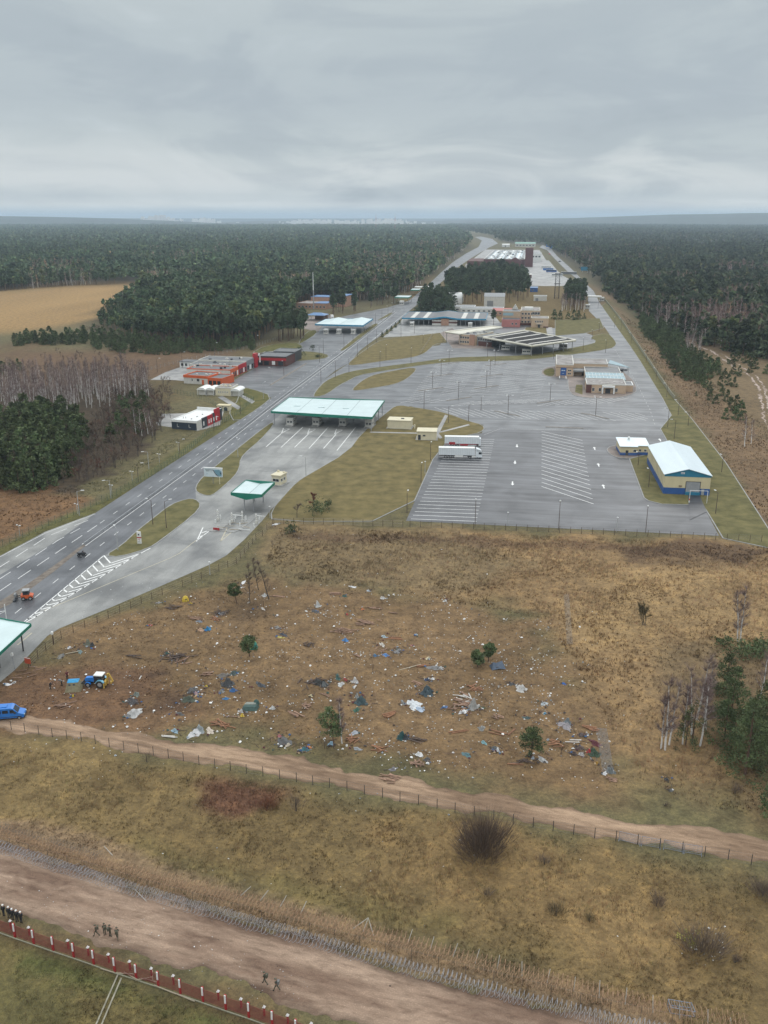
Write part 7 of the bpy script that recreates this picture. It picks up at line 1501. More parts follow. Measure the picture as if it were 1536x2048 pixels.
# ================================================================== the cleared camp : tents, sheets, timber, litter
CL={}
def cloth(c,rough=.75):
    if c not in CL: CL[c]=mat('cloth_%d' % len(CL),c,rough,.22,2.2,bump=.3)
    return CL[c]
WHT,PALE,GRY,DGRY,DKT,NVY,BLU,LBLU,TEAL,DGRN,GRN,YEL,RED_,TAN,ORG,MRN=(.60,.60,.60),(.42,.42,.41),(.20,.20,.19),(.085,.085,.085),(.035,.04,.045),(.03,.045,.085),(.03,.105,.26),(.20,.36,.50),(.05,.15,.17),(.03,.075,.065),(.03,.16,.09),(.50,.36,.04),(.36,.04,.04),(.42,.30,.18),(.45,.16,.06),(.09,.02,.025)
HEAPS=[]
CATS={'tarp': 'tarpaulin','sheet': 'plastic sheet','bag': 'bag','blanket': 'blanket','tent_heap': 'collapsed tent','clothes_heap': 'clothes','box': 'box'}
def heap(name,label,px,w,d,h,col,rz=None,peaks=7,seed=None):
    """crumpled cloth or plastic lying on the ground"""
    w,d,h=w*1.1,d*1.1,h*(.8 if name != 'tent_heap' else 1.0)
    HEAPS.append((name,at(*px),w));r=np.random.default_rng(seed if seed is not None else int(px[0]*7 + px[1]));n=13;pk=r.uniform(-.5,.5,(peaks,2));pw=r.uniform(.3,.75,peaks);V=[];ang=r.uniform(0,6)
    edge=lambda a: 1 + .16*math.sin(3*a + ang) + .13*math.sin(5*a + 2*ang) + .08*math.sin(9*a)
    for i in range(n):
        for j in range(n):
            u,v=2*i/(n - 1) - 1,2*j/(n - 1) - 1;a=math.atan2(v,u);m=max(abs(u),abs(v));q=m*edge(a)*(1 if m == 0 else m/max(m,1e-6));x,y=(u*math.sqrt(1 - v*v/2),v*math.sqrt(1 - u*u/2));x*= edge(a);y*= edge(a)
            z_=sum(k*math.exp(-((x - p[0])**2 + (y - p[1])**2)/.09) for k,p in zip(pw,pk));z_=h*min(1.15,z_)*(1 - m**3) + abs(r.normal())*h*.17*(1 - m*.6) + .02;V.append((x*w/2,y*d/2,z_))
    F_=[(i*n + j,(i + 1)*n + j,(i + 1)*n + j + 1,i*n + j + 1) for i in range(n - 1) for j in range(n - 1)]
    o=MB().add(V,F_).build(name,cloth(col));o.location=at(*px);o.rotation_euler.z=r.uniform(0,6) if rz is None else rz;return tag(o,label,CATS.get(name,name))
M_PLANK=mat('weathered_plank',(.20,.12,.08),.85,.3,2,rnd=.35,two=(.25,.155,.105));M_LOG=mat('fresh_log',(.26,.13,.07),.85,.25,2,rnd=.25);M_DARKW=mat('dark_timber',(.075,.052,.042),.9,.3,2,rnd=.3)
def timber(label,px,n,ln,spread,m=M_PLANK,ang=None,fan=1.0,name='plank',group=None):
    """individual planks or logs of one heap"""
    r=random.Random(int(px[0]*3 + px[1]*5));a0=r.uniform(0,3.1) if ang is None else R(ang);c=at(*px)
    for i in range(int(n*1.3)):
        L_=ln*r.uniform(.6,1.2);mb=MB()
        if m is M_LOG: mb.tube((-L_/2,0,0),(L_/2,0,0),.115,.085,6)
        else: mb.box(-L_/2,L_/2,-.10,.10,-.04,.04)
        o=mb.build('log' if m is M_LOG else name,m);o.location=c + Vector((r.gauss(0,spread),r.gauss(0,spread*.8),.09 + .045*(i % 6)));o.rotation_euler=(r.uniform(-.3,.3),r.uniform(-.06,.06),a0 + r.gauss(0,.45)*fan);tag(o,label,'log' if m is M_LOG else 'plank',label)
H=heap
# tents
r=thing('frame_tent','khaki frame tent with a bright blue top beside the workers','tent',at(129,1386),R(8));MB().add([(0,0,0),(3.0,0,0),(3.2,2.9,0),(-.1,2.9,0),(.55,.7,1.75),(2.5,.7,1.75),(2.6,2.2,1.75),(.5,2.2,1.75)],[(0,1,5,4),(1,2,6,5),(2,3,7,6),(3,0,4,7)]).build('walls',cloth((.20,.175,.105)),r);MB().add([(.5,.65,1.74),(2.55,.65,1.74),(2.65,2.25,1.74),(.45,2.25,1.74),(.9,1.2,2.0),(2.2,1.2,2.0),(2.2,1.8,2.0),(.9,1.8,2.0)],[(0,1,5,4),(1,2,6,5),(2,3,7,6),(3,0,4,7),(4,5,6,7)]).build('top_sheet',cloth((.03,.25,.48)),r)
for x in (.72,1.55): MB().add([(x,.46,1.2),(x + .45,.46,1.2),(x + .42,.58,1.5),(x + .03,.58,1.5)],[(0,1,2,3)]).build('window',M_DARK,r)
MB().add([(2.87,1.0,.4),(2.92,1.9,.4),(2.62,1.75,1.6),(2.58,1.2,1.6)],[(0,1,2,3)]).build('doorway',M_DARK,r)
def dome_tent(label,px,w,h,col,col2=None,rz=0.0,open_=True):
    r=thing('dome_tent',label,'tent',at(*px),rz);MB().dome((0,0,0),w/2,w*.42,h,0,14,5,.03).build('canopy',cloth(col),r,True)
    if col2: mb=MB().path([(w/2*1.03*math.cos(t),0,h*1.03*math.sin(t)) for t in np.linspace(.1,3.0,9)],.12,5);mb.build('stripe',cloth(col2),r)
    if open_: MB().add([(-w*.2,-w*.36,.05),(w*.2,-w*.36,.05),(w*.1,-w*.33,h*.55),(-w*.1,-w*.33,h*.55)],[(0,1,2,3)]).build('doorway',M_DARK,r).location=(0,-.06,0)
    return r
dome_tent('yellow dome tent standing near the slip lane fence',(371,1202),1.7,1.35,YEL,None,R(25));dome_tent('green dome tent with a lime stripe behind a small pine',(507,1296),2.0,1.5,(.02,.17,.13),(.26,.44,.08),R(60))
r=thing('ridge_tent','slate blue sagging tent beside the two small pines','tent',at(995,1335),R(12));MB().add([(-1.5,-1.0,.02),(1.4,-1.1,.02),(1.5,1.0,.02),(-1.4,1.1,.02),(-.9,.1,1.25),(.2,.0,.95),(1.0,.2,1.35),(0,-1.1,.3)],[(0,7,5,4),(7,1,6,5),(1,2,6),(2,3,4,5,6),(3,0,4)]).build('canopy',cloth((.075,.10,.14)),r);MB().box(-.6,.5,-.75,-.6,.3,.55).build('flap',M_DARK,r)
r=thing('ridge_tent','dark green flattened tent with a grey fly, left of the white bags','tent',at(501,1418),R(-4));MB().add([(-1.5,-.9,.02),(1.3,-.8,.02),(1.5,.9,.02),(-1.2,1.0,.02),(-1.3,-.5,.75),(1.1,-.4,.75),(1.2,.7,.9),(-1.0,.8,.8)],[(0,1,5,4),(1,2,6,5),(2,3,7,6),(3,0,4,7),(4,5,6,7)]).build('canopy',cloth((.045,.085,.075)),r);MB().add([(-1.2,.1,.84),(.9,.2,.9),(1.0,.9,1.0),(-.9,.9,.92)],[(0,1,2,3)]).build('fly_sheet',cloth((.20,.22,.19)),r);MB().dome((.9,1.1,.5),.6,.5,.9,0,10,4,.06).build('flap',cloth(DGRN),r)
# sheets, bags, heaps
for a in (
 ('bag','small yellow bag beside the yellow dome tent',(381,1207),.8,.5,.35,YEL),('tarp','grey tarp scrap just inside the slip lane fence',(317,1206),1.4,.8,.3,GRY),('tarp','blue grey cloth lying over the dark planks left of the blue bag',(399,1243),1.6,.9,.25,(.16,.18,.21)),('blanket','red cloth left alone uphill of the tractor',(301,1251),.9,.5,.3,RED_),
 ('bag','bright blue tent bag with a tan bag at its side',(416,1259),1.9,1.2,.8,(.02,.16,.32)),('bag','tan bag touching the bright blue tent bag',(402,1261),1.4,.9,.6,(.46,.30,.20)),('clothes_heap','dark green cloth at the left end of the branch heap',(334,1309),1.2,.9,.6,DGRN),('tarp','grey brown flat tarp uphill of the dark sheltering heap',(448,1351),2.6,1.5,.5,(.13,.115,.10)),('tarp','dark teal tarp right of the grey brown flat tarp',(468,1347),1.3,1.8,.7,(.06,.085,.08)),
 ('tent_heap','large dark collapsed tent with a blue bag at its foot',(456,1370),2.4,2.4,1.1,(.045,.047,.05)),('bag','royal blue bag at the foot of the large dark collapsed tent',(467,1382),1.5,1.0,.6,BLU),('bag','pale grey bag left of the royal blue bag',(443,1384),1.1,1.1,.6,GRY),('bag','yellow bag left of the large dark collapsed tent',(412,1374),.8,.6,.4,YEL),('clothes_heap','dark mixed heap of clothes, upper one right of the muddy ground',(386,1382),2.2,1.9,.8,DGRY),('clothes_heap','dark green heap of clothes below the mixed heap',(378,1400),2.8,2.0,.7,(.05,.06,.04)),('clothes_heap','pinkish white rags on the mixed heap',(392,1388),1.0,.7,.55,(.40,.28,.28)),
 ('blanket','bright blue cloth below the large dark collapsed tent',(452,1398),1.2,.6,.3,(.03,.17,.38)),('tarp','long navy tarp right of the large dark collapsed tent',(521,1370),2.8,1.0,.5,(.055,.06,.068)),('bag','white bag at the corner of the dark green flattened tent',(482,1423),1.0,.9,.5,PALE),('bag','pair of white bags right of the dark green flattened tent, larger',(545,1417),1.0,1.0,.5,PALE),('bag','yellow bag below the dark green flattened tent',(484,1432),.8,.7,.5,YEL),
 ('clothes_heap','dark grey mattress heap above the white sheet bundle',(265,1404),1.5,2.6,.8,(.075,.07,.07)),('bag','grey green bundle at the top of the dark mattress heap',(273,1390),1.6,1.0,.6,(.13,.15,.13)),('sheet','big crumpled white sheet bundle left of the sandy patch',(269,1427),3.0,2.2,1.0,(.38,.38,.37)),('sheet','grey sheet edge under the big white sheet bundle',(258,1432),1.6,1.2,.5,(.16,.16,.16)),('tarp','dark flat piece near the dirt road left of the crossed logs',(360,1428),1.8,.8,.3,DGRY),
 ('sheet','large whitish tarp beside the dirt road',(390,1467),3.0,1.8,.5,(.42,.42,.42)),('tarp','grey green sheet on top of the large whitish tarp',(399,1460),2.6,1.4,.7,(.19,.21,.21)),('sheet','cream sheet right of the large whitish tarp',(420,1462),2.2,1.1,.4,(.46,.40,.33)),('bag','white and blue bag beside the dirt road, left',(350,1463),1.4,.9,.5,(.24,.34,.40)),('clothes_heap','dark mixed heap with white bags near the dirt road',(568,1484),3.0,2.0,.7,(.10,.10,.10)),('bag','cream bag at the foot of the dark mixed heap',(575,1490),1.1,.9,.4,(.44,.38,.30)),('bag','pink bag at the top of the dark mixed heap',(559,1474),.8,.8,.5,(.42,.16,.17)),
 ('tent_heap','grey green half upright tent near the left fence, dark opening',(176,1290),1.9,1.6,1.0,(.12,.125,.09)),('tarp','dark opening flap of the grey green tent',(184,1292),.9,.9,.9,DKT),('tarp','flat grey sheet at the end of the tan board',(122,1313),2.0,1.1,.15,(.14,.135,.12)),('tarp','teal sheet below the tan board',(160,1304),1.8,.8,.2,(.11,.16,.16)),('bag','white plastic left of the tan board',(139,1296),.9,.8,.4,WHT),('sheet','white plastic at the left corner of the slip lane fence',(14,1369),1.6,.8,.25,WHT),('sheet','white plastic right beside the corner plastic at the left',(27,1366),1.2,.6,.25,PALE),('bag','yellow tub in front of the khaki tent',(146,1392),.65,.55,.5,YEL),
 ('sheet','white cloth heap standing up in the upper middle of the camp',(636,1213),1.5,1.3,1.2,PALE),('clothes_heap','dark heap under the upright white cloth',(630,1223),2.4,1.2,.4,DGRY),('sheet','long white cloth at the upper edge of the camp',(705,1174),1.8,.9,.3,WHT),('bag','white bag right of the long white cloth, upper edge',(766,1197),1.3,.9,.4,PALE),('bag','pale blue bag at the upper edge of the camp',(737,1182),1.2,.6,.3,(.40,.45,.50)),('blanket','red cloth above the brown woodpile',(694,1229),1.0,.6,.25,RED_),
 ('bag','blue bag below the long planks, centre left',(691,1281),1.4,1.0,.5,(.05,.17,.38)),('tarp','dark tarp with the yellow scrap, left of centre',(567,1270),2.2,.8,.4,(.055,.06,.075)),('tarp','yellow scrap under the dark tarp, left of centre',(562,1275),1.6,.5,.2,(.48,.42,.10)),('clothes_heap','grey rubbish heap above the yellow scrap',(555,1256),1.8,.9,.4,GRY),('bag','pale blue bag at the left end of the thin pole',(768,1274),1.5,.7,.4,(.34,.42,.46)),('sheet','white sheet with dark frame, centre of the camp',(764,1290),1.8,.8,.5,(.50,.47,.42)),('clothes_heap','black and white heap, centre of the camp',(795,1303),2.2,1.2,.5,(.16,.16,.16)),('bag','bright blue bag, centre of the camp',(771,1311),1.4,.9,.5,(.10,.22,.45)),('bag','small blue bag left of the bright blue bag',(750,1312),.9,.8,.4,(.05,.15,.28)),('bag','small pale bag right of the centre heap',(833,1270),.8,.5,.3,(.32,.40,.44)),('blanket','pink cloth right of the centre heap',(825,1291),.9,.5,.2,(.36,.13,.13)),
 ('box','cream cardboard box above the grey mattress',(856,1317),1.2,.7,.35,(.50,.44,.30)),('tarp','grey padded mattress with a white end',(868,1336),2.8,1.5,.45,(.17,.165,.16)),('bag','white bundle at the right end of the grey mattress',(882,1337),1.0,1.2,.5,PALE),('tent_heap','wide black heap of a burnt shelter, left of the leaning white cloth',(641,1368),3.4,1.8,.8,(.035,.035,.033)),('tarp','dark grey sheet at the right of the burnt shelter',(648,1370),1.6,1.6,.7,(.10,.11,.11)),('tarp','dark green garland cloth above the white cloth pair',(676,1355),2.6,.8,.5,DGRN),('blanket','red cloth between the green garland and the white cloths',(691,1360),.9,.6,.4,RED_),('sheet','upright white cloth with planks below it',(709,1364),1.5,1.3,1.1,(.44,.43,.42)),('bag','white bag left of the upright white cloth',(682,1369),1.8,1.0,.5,PALE),
 ('box','cream box below the burnt shelter',(622,1392),.8,.7,.5,(.52,.45,.28)),('tent_heap','dark collapsed tent with pale stripe above the birch',(721,1404),2.8,2.2,1.0,(.03,.055,.06)),('sheet','pale stripe of cloth on the dark collapsed tent above the birch',(715,1396),1.8,.6,.95,(.26,.27,.26)),('tarp','green cloth at the foot of the dark collapsed tent',(714,1420),1.8,.9,.4,(.03,.09,.06)),('tent_heap','dark teal collapsed tent leaning on planks, right of centre',(854,1387),2.6,2.4,1.2,(.035,.055,.065)),('tarp','navy flap with white paper above the dark teal tent',(853,1360),.9,1.1,.4,NVY),('bag','white paper right of the navy flap',(866,1358),.9,.7,.3,WHT),('sheet','biggest spread white plastic sheet in the middle of the camp',(829,1410),3.6,2.2,.5,(.50,.52,.53)),('sheet','blue tinted tail of the biggest white sheet',(838,1418),2.2,1.3,.3,(.30,.36,.44)),('bag','grey bag left of the biggest white sheet',(808,1407),1.1,.8,.4,GRY),
 ('sheet','pale blue grey sheet right of the birch foot',(708,1467),1.9,.9,.4,(.34,.36,.39)),('sheet','grey sheet by the dirt road right of the birch foot',(715,1498),1.5,.8,.25,(.24,.25,.26)),('bag','light blue tarp bag at the foot of the leaning pine',(662,1489),1.2,1.0,.6,(.26,.40,.50)),('clothes_heap','teal clothes with an orange rag by the dirt road',(609,1500),1.4,1.2,.6,TEAL),('blanket','orange rag beside the teal clothes',(617,1495),.9,.7,.35,ORG),('bag','dark teal big bag under the thin sapling',(803,1476),1.7,1.5,1.3,(.02,.07,.07)),('bag','black bag touching the dark teal big bag',(812,1477),1.3,1.2,.9,DKT),('bag','bright white bag near the dirt road, middle',(839,1510),1.3,1.0,.6,WHT),('bag','black bag right of the bright white bag',(854,1520),1.1,.9,.5,DGRY),
 ('sheet','whitish wrinkled sheet alone right of the timber heap',(1042,1378),2.8,1.8,.9,(.40,.39,.37)),('clothes_heap','dark rags left of the whitish wrinkled sheet',(1023,1369),1.2,.9,.4,DGRY),('sheet','bright white cloth in the big timber heap',(926,1424),1.6,1.2,.5,WHT),('tent_heap','grey cloth tent standing at the right of the big timber heap',(947,1416),1.8,2.0,1.5,(.28,.275,.26)),('bag','blue bag at the left end of the big timber heap',(892,1415),.8,.6,.4,(.10,.18,.34)),('tarp','green cloth at the right end of the big timber heap',(964,1415),1.5,.5,.2,(.035,.07,.03)),('tarp','dark teal strip below the whitish wrinkled sheet',(1053,1436),1.4,.8,.3,(.05,.08,.08)),('bag','grey bag below the big timber heap',(963,1457),1.6,1.1,.5,GRY),
 ('clothes_heap','grey and pink clothes heap right of the lone bushy pine',(1130,1452),2.8,1.8,.8,(.25,.23,.24)),('tarp','slate flap over the grey and pink clothes heap',(1135,1446),1.4,1.3,.95,(.14,.16,.17)),('sheet','light blue grey sheet on the right of the camp',(1088,1408),1.5,.8,.3,(.34,.38,.40)),('bag','vivid blue bag in the grass at the right of the camp',(1128,1368),.9,.6,.35,(.02,.14,.48)),('bag','small cyan bag below the light blue grey sheet',(1089,1427),.6,.7,.3,(.12,.34,.50)),('tarp','teal tarp left of the lone bushy pine',(933,1510),1.9,1.0,.3,(.07,.13,.14)),('bag','teal and white bag above the teal tarp',(968,1486),1.3,.7,.4,(.16,.30,.32)),('clothes_heap','black and white bag left of the lone bushy pine',(990,1498),1.5,1.2,.6,(.10,.11,.11)),('bag','white bag in front of the black and white bag',(994,1501),.9,.6,.5,WHT),('bag','black bin bag hanging at the trunk of the lone bushy pine',(1060,1513),.8,.7,1.1,DKT),
 ('clothes_heap','white rubbish heap right of the lone bushy pine',(1085,1520),1.9,1.0,.4,(.38,.38,.37)),('blanket','dark red blanket at the fallen mesh strip',(1190,1487),2.4,1.2,.6,MRN),('tarp','dark green brush heap under the dark red blanket',(1188,1507),2.4,1.8,.8,(.03,.055,.03)),('bag','red bag on the dark green brush heap',(1177,1504),.8,.9,.7,RED_),('bag','mustard bag below the dark green brush heap',(1193,1527),.9,.6,.4,(.30,.17,.03)),('bag','grey bag left of the dark green brush heap',(1163,1510),1.3,.9,.5,(.30,.28,.27)),('bag','brown bag left of the grey bag by the brush heap',(1146,1508),1.5,.8,.4,(.055,.035,.03)),('clothes_heap','brown rags above the brown bag, near the mesh strip',(1160,1497),1.5,1.0,.5,(.10,.07,.06)),('clothes_heap','dark rags with white scraps, left of the planks by the mesh strip',(1164,1470),1.2,1.2,.5,(.11,.085,.08)),('tarp','dark slate tarp at the lower end of the mesh strip',(1221,1542),1.3,1.9,.6,(.09,.10,.10)),('bag','white bag at the lower end of the mesh strip',(1209,1548),.8,.8,.4,WHT),('bag','black bag with a white tag in the dry grass, upper of two',(1333,1560),.9,.8,.45,DKT),('bag','black bag in the dry grass, lower of two',(1342,1581),.9,.7,.35,DGRY),
 ('sheet','white plastic strung below the plastic hung pine',(487,1165),2.2,.8,.3,WHT),('sheet','white plastic ribbon left of the thin bare tree',(481,1176),2.0,.4,.2,WHT),('sheet','white bundle between the thin bare trees',(529,1192),1.4,1.1,.7,PALE),('sheet','white roll lying below the thin bare trees',(526,1218),1.8,.5,.3,(.46,.44,.41)),('bag','white bag right of the thin bare trees',(554,1231),1.0,.5,.25,WHT),('bag','black bag at the dark pine shrub by the lot fence',(588,1063),.9,.9,.5,NVY),('sheet','white plastics under the lot fence corner',(552,1049),2.2,.8,.3,WHT),('bag','grey white scrap below the upper edge of the camp, right',(890,1202),1.2,.8,.35,PALE),('tarp','dark green tub beside the dark planks at the upper edge',(689,1193),1.3,.8,.5,(.04,.085,.075)),('box','orange box between the upper planks',(725,1219),.9,.7,.4,ORG),('clothes_heap','grey rags in front of the woodpile by the slip fence',(443,1228),2.0,1.2,.4,(.12,.11,.105)),('bag','dark bundle with a white side by the dirt road heap',(787,1539),1.4,.8,.4,(.16,.15,.16))): H(*a)
# timber
T=timber
for a in (
 ('branch in the loose heap uphill of the yellow dome tent',(349,1216),10,1.6,.8,M_DARKW,10),('branch in the heap left of the thin bare trees',(443,1227),12,1.7,.8,M_DARKW,60,2),('reddish plank in the heap below the branch heap near the thin bare trees',(433,1239),6,2.2,.5,M_LOG,-35,.6),('dark plank beside the blue grey cloth',(389,1238),5,2.8,.5,M_PLANK,-8,.4),('branch in the big tangled heap downhill of the blue tent bag',(352,1317),22,2.0,1.2,M_DARKW,70,2.2),('brown stick in the big tangled heap downhill of the blue tent bag',(366,1324),6,2.0,.7,M_PLANK,60,1.5),('reddish plank in the heap right of the muddy ground',(416,1349),8,1.8,.6,M_PLANK,40,1.3),('orange brown log in the crossed pile by the dirt road',(440,1449),8,3.4,.45,M_LOG,-22,1.0),('long grey stick below the dark green flattened tent',(466,1434),2,2.6,.2,M_PLANK,-12,.2),('pale board at the edge of the dirt road',(339,1475),3,2.4,.25,M_STAKE,-14,.15),('tan board leading to the grey green tent',(146,1306),2,3.4,.15,M_TANP,25,.1),('stick in the small heap in front of the khaki tent',(131,1411),6,2.2,.6,M_PLANK,15,1.2),
 ('plank in the sparse heap along the left fence',(66,1345),6,2.4,1.6,M_PLANK,15,.6),('dark plank left of the dark green tub',(671,1188),6,2.6,.35,M_PLANK,-5,.3),('plank in the row right of the orange box',(745,1217),4,2.4,.6,M_PLANK,-8,.4),('single brown log at the upper right of the camp',(786,1226),3,1.6,.2,M_PLANK,-25,.3),('brown plank in the woodpile at the upper middle of the camp',(727,1246),20,1.9,.9,M_PLANK,-25,.7),('long plank in the heap above the blue bag',(685,1264),12,2.6,.9,M_PLANK,-12,.8),('stick in the little heap left of the planks',(618,1290),9,1.4,.6,M_DARKW,30,2),('long pole lying by the thin bare trees',(556,1194),2,3.6,.2,M_PLANK,-8,.1),('thin pole right of the pale blue bag',(792,1278),3,3.2,.25,M_LOG,-4,.15),('short plank in the centre of the camp',(765,1300),5,1.5,.8,M_PLANK,30,1.5),('leaning plank left of the centre heap',(716,1312),3,1.8,.3,M_PLANK,-50,.6),('long tan beam leading to the grey mattress',(817,1336),1,5.0,.05,M_TANP,20,.1),('reddish plank left of the grey mattress',(842,1333),4,2.2,.3,M_LOG,20,.5),('charred stick of the burnt shelter',(630,1366),12,2.0,.9,M_DARKW,5,1.6),('brown stick below the burnt shelter',(647,1392),3,2.0,.3,M_PLANK,-40,.4),('pale plank under the upright white cloth',(710,1374),3,1.5,.2,M_STAKE,80,.4),('plank sticking out above the dark teal tent',(836,1367),4,2.4,.3,M_PLANK,-28,.4),('reddish log downhill of the biggest white sheet',(782,1431),5,2.4,.4,M_LOG,30,.6),('stick left of the leaning pine',(594,1428),5,2.4,.6,M_PLANK,-38,.4),('plank in the small mixed heap above the leaning pine',(614,1413),7,1.5,.6,M_PLANK,10,1.6),('plank of the broken frame right of the birch',(706,1481),9,1.5,.6,M_LOG,40,1.8),('plank near the dirt road below the dark teal bag',(761,1499),6,2.2,.6,M_LOG,-5,1.2),('dark stick right of the dark teal bag',(838,1482),5,2.6,.5,M_DARKW,-15,.4),('twig in the heap of firewood near the dirt road',(835,1528),14,1.1,.5,M_PLANK,60,2),('branch in the heap lying on the dirt road edge',(784,1558),12,1.8,.7,M_PLANK,-10,.6),
 ('plank in the big timber heap right of centre',(920,1410),22,2.2,1.3,M_PLANK,-12,1.2),('pale plank in the big timber heap right of centre',(938,1398),6,2.0,.8,M_STAKE,-15,.9),('reddish plank above the big timber heap',(952,1378),9,1.6,.8,M_LOG,10,2),('leaning beam above the big timber heap',(927,1388),2,2.6,.2,M_PLANK,-38,.2),('brown log stub below the big timber heap',(992,1436),5,1.5,.4,M_PLANK,-40,1),('long reddish log left of the grey bag',(918,1465),2,4.2,.3,M_LOG,20,.1),('log of the angled pair left of the lone bushy pine',(1001,1466),3,3.6,.3,M_LOG,-20,.3),('short log closing the angled pair',(1024,1464),2,2.2,.15,M_LOG,55,.1),('plank right of the lone bushy pine',(1110,1487),5,2.2,.6,M_LOG,-5,1),('thin pale pole toward the mesh strip',(1147,1484),2,2.2,.3,M_STAKE,-8,.2),('reddish log in front of the lone bushy pine',(1034,1530),2,2.8,.2,M_LOG,-5,.2),('dark plank around the foot of the lone bushy pine',(1050,1524),6,1.8,.7,M_DARKW,-10,1),('plank left of the mesh strip',(1181,1458),7,2.2,.5,M_LOG,-38,.5),('dark beam by the black rags at the far left',(270,1312),3,3.0,.4,M_DARKW,-4,.2),('upright looking white board in the mud right of the tractor',(281,1356),1,1.8,.05,M_STAKE,88,.05),('stick at the right of the dark slate tarp',(1222,1560),4,1.5,.5,M_PLANK,0,.8)): T(*a)
for i,(x,y,h,lab) in enumerate(((745.5,1346,1.9,'dark wooden post standing alone in the middle of the camp'),(1122,1508,1.2,'short pale post right of the lone bushy pine'),(527,1214,1.6,'dark stump post below the thin bare trees'),(649,1497,1.2,'dark stump left of the leaning pine foot'))):
    o=MB().tube((0,0,-.1),(.05,0,h),.06,.05,6).build('wooden_post',M_DARKW);o.location=at(x,y);tag(o,lab,'post')
# fallen mesh strip
A,B=at(1203,1458),at(1217,1548);root=thing('mesh_strip','unrolled grey wire mesh strip lying down the slope at the right of the camp','wire mesh',A,facing(A,B));L_=(B - A).length;mb=MB()
for k in range(9): mb.tube((0,-.9 + .22*k,.12),(L_,-.9 + .22*k,.12),.014,.014,3)
for k in range(int(L_/.3)): mb.tube((k*.3,-.9,.12 + .1*math.sin(k)),(k*.3,.9,.14),.014,.014,3)
mb.build('wires',M_GREY,root)
root=thing('mesh_strip','older wire mesh trail with scraps up the slope beyond the strip','wire mesh',at(1133,1190));a,b=Vector((0,0,0)),at(1140,1290) - at(1133,1190);mb=MB();L_=b.length;d=b.normalized();s=Vector((-d.y,d.x,0))
for k in range(6): mb.tube(tuple(s*(-.6 + .22*k) + Vector((0,0,.15))),tuple(b + s*(-.6 + .22*k) + Vector((0,0,.15))),.014,.014,3)
for k in range(int(L_/.5)): mb.tube(tuple(d*k*.5 - s*.6 + Vector((0,0,.15))),tuple(d*k*.5 + s*.6 + Vector((0,0,.2))),.014,.014,3)
mb.build('wires',M_GREY,root)
# long boards on the near grass
for i,(a,b,lab) in enumerate((((188,2060),(236,1950),'long pale board crossing the grass inside the border fence, left one'),((199,2060),(243,1957),'long pale board crossing the grass inside the border fence, right one'))):
    A,B=at(*a),at(*b);o=MB().box(0,(B - A).length,-.09,.09,.06,.12).build('board',mat('pale_board_%d' % i,(.27,.25,.19),.85,.2,2));o.location=A;o.rotation_euler.z=facing(A,B);tag(o,lab,'board','boards on the grass')
for i,(x,y,L_,an) in enumerate(((250,1947,2.4,-10),(262,1952,2.6,-35),(288,1957,2.0,8),(298,1960,2.4,-22),(305,1950,1.8,-75),(330,1979,3.2,-24),(368,1994,3.0,-24),(215,1941,2.0,-18))):
    o=MB().box(-L_/2,L_/2,-.06,.06,-.03,.03).build('board',M_TANP);o.location=at(x,y,.12 + .05*(i % 3));o.rotation_euler=(0,R(-6 if i < 5 else 0),R(an));tag(o,'pale broken board lying against the foot of the border fence','board','broken boards at the border fence')

# litter : small scraps, the larger ones singly
M_SCRAP=mat('white_scrap',(.72,.72,.70),.6,.12,3,rnd=.3);M_SCRAPB=mat('coloured_scrap',(.30,.34,.38),.7,.3,1,rnd=.5);M_SCRAPD=mat('dark_scrap',(.07,.055,.05),.8,.3,1,rnd=.5)
rl=np.random.default_rng(99);zones=[([(100,1790),(330,1850),(560,1930),(700,2010),(500,2000),(250,1900),(60,1830)],170,.35),([(40,1330),(300,1215),(480,1150),(640,1170),(900,1190),(1130,1230),(1180,1400),(1230,1580),(900,1560),(560,1500),(330,1480),(60,1440)],1000,1),([(250,1330),(1100,1250),(1160,1560),(560,1500)],800,.9),([(60,1330),(260,1225),(420,1155),(420,1165),(260,1240),(80,1345)],90,.8),([(1080,1230),(1180,1200),(1340,1420),(1420,1560),(1200,1560)],60,.8),([(20,1450),(500,1540),(1150,1660),(1150,1690),(500,1580),(20,1490)],70,.8),([(1380,1850),(1450,1840),(1460,1930),(1380,1935)],45,.7),([(0,1480),(1000,1660),(1500,1780),(1500,1950),(800,1850),(100,1650)],45,.7),([(100,1720),(600,1850),(900,1980),(600,1990),(200,1850),(0,1760)],60,.4),([(440,1060),(900,1075),(1000,1150),(520,1150)],35,.8),([(60,1225),(300,1150),(340,1180),(120,1250)],30,.6)]
pts=[]
for poly,n,sz in zones:
    P=ats(poly);xs=[p.x for p in P];ys=[p.y for p in P];Q=np.stack([rl.uniform(min(xs),max(xs),n*6),rl.uniform(min(ys),max(ys),n*6)],1);Q=Q[inside_poly(Q,P)];wgt=.35 + np.clip(value_noise(Q,5,60),0,1)*1.6;Q=Q[rl.uniform(0,1.9,len(Q)) < wgt][:n]
    pts += [(x,y,sz*rl.uniform(.16,.44)*(1 + (rl.uniform() < .08))) for x,y in Q]
pts.sort(key=lambda t: -t[2]/t[1])
def scrap_mesh(mb,x,y,s,r,m=0):
    a=r.uniform(0,6.28);k=5;vs=[(x + s*.5*math.cos(a + 6.283*i/k)*r.uniform(.5,1.1),y + s*.4*math.sin(a + 6.283*i/k)*r.uniform(.5,1.1),.02 + r.uniform(0,.3)*s) for i in range(k)] + [(x,y,.05 + .45*s)]
    mb.add(vs,[(i,(i + 1) % k,k) for i in range(k)],m)
rr=random.Random(6);protos=[]
for i in range(10): mb=MB();scrap_mesh(mb,0,0,1.0,rr);protos.append(mb)
first={}
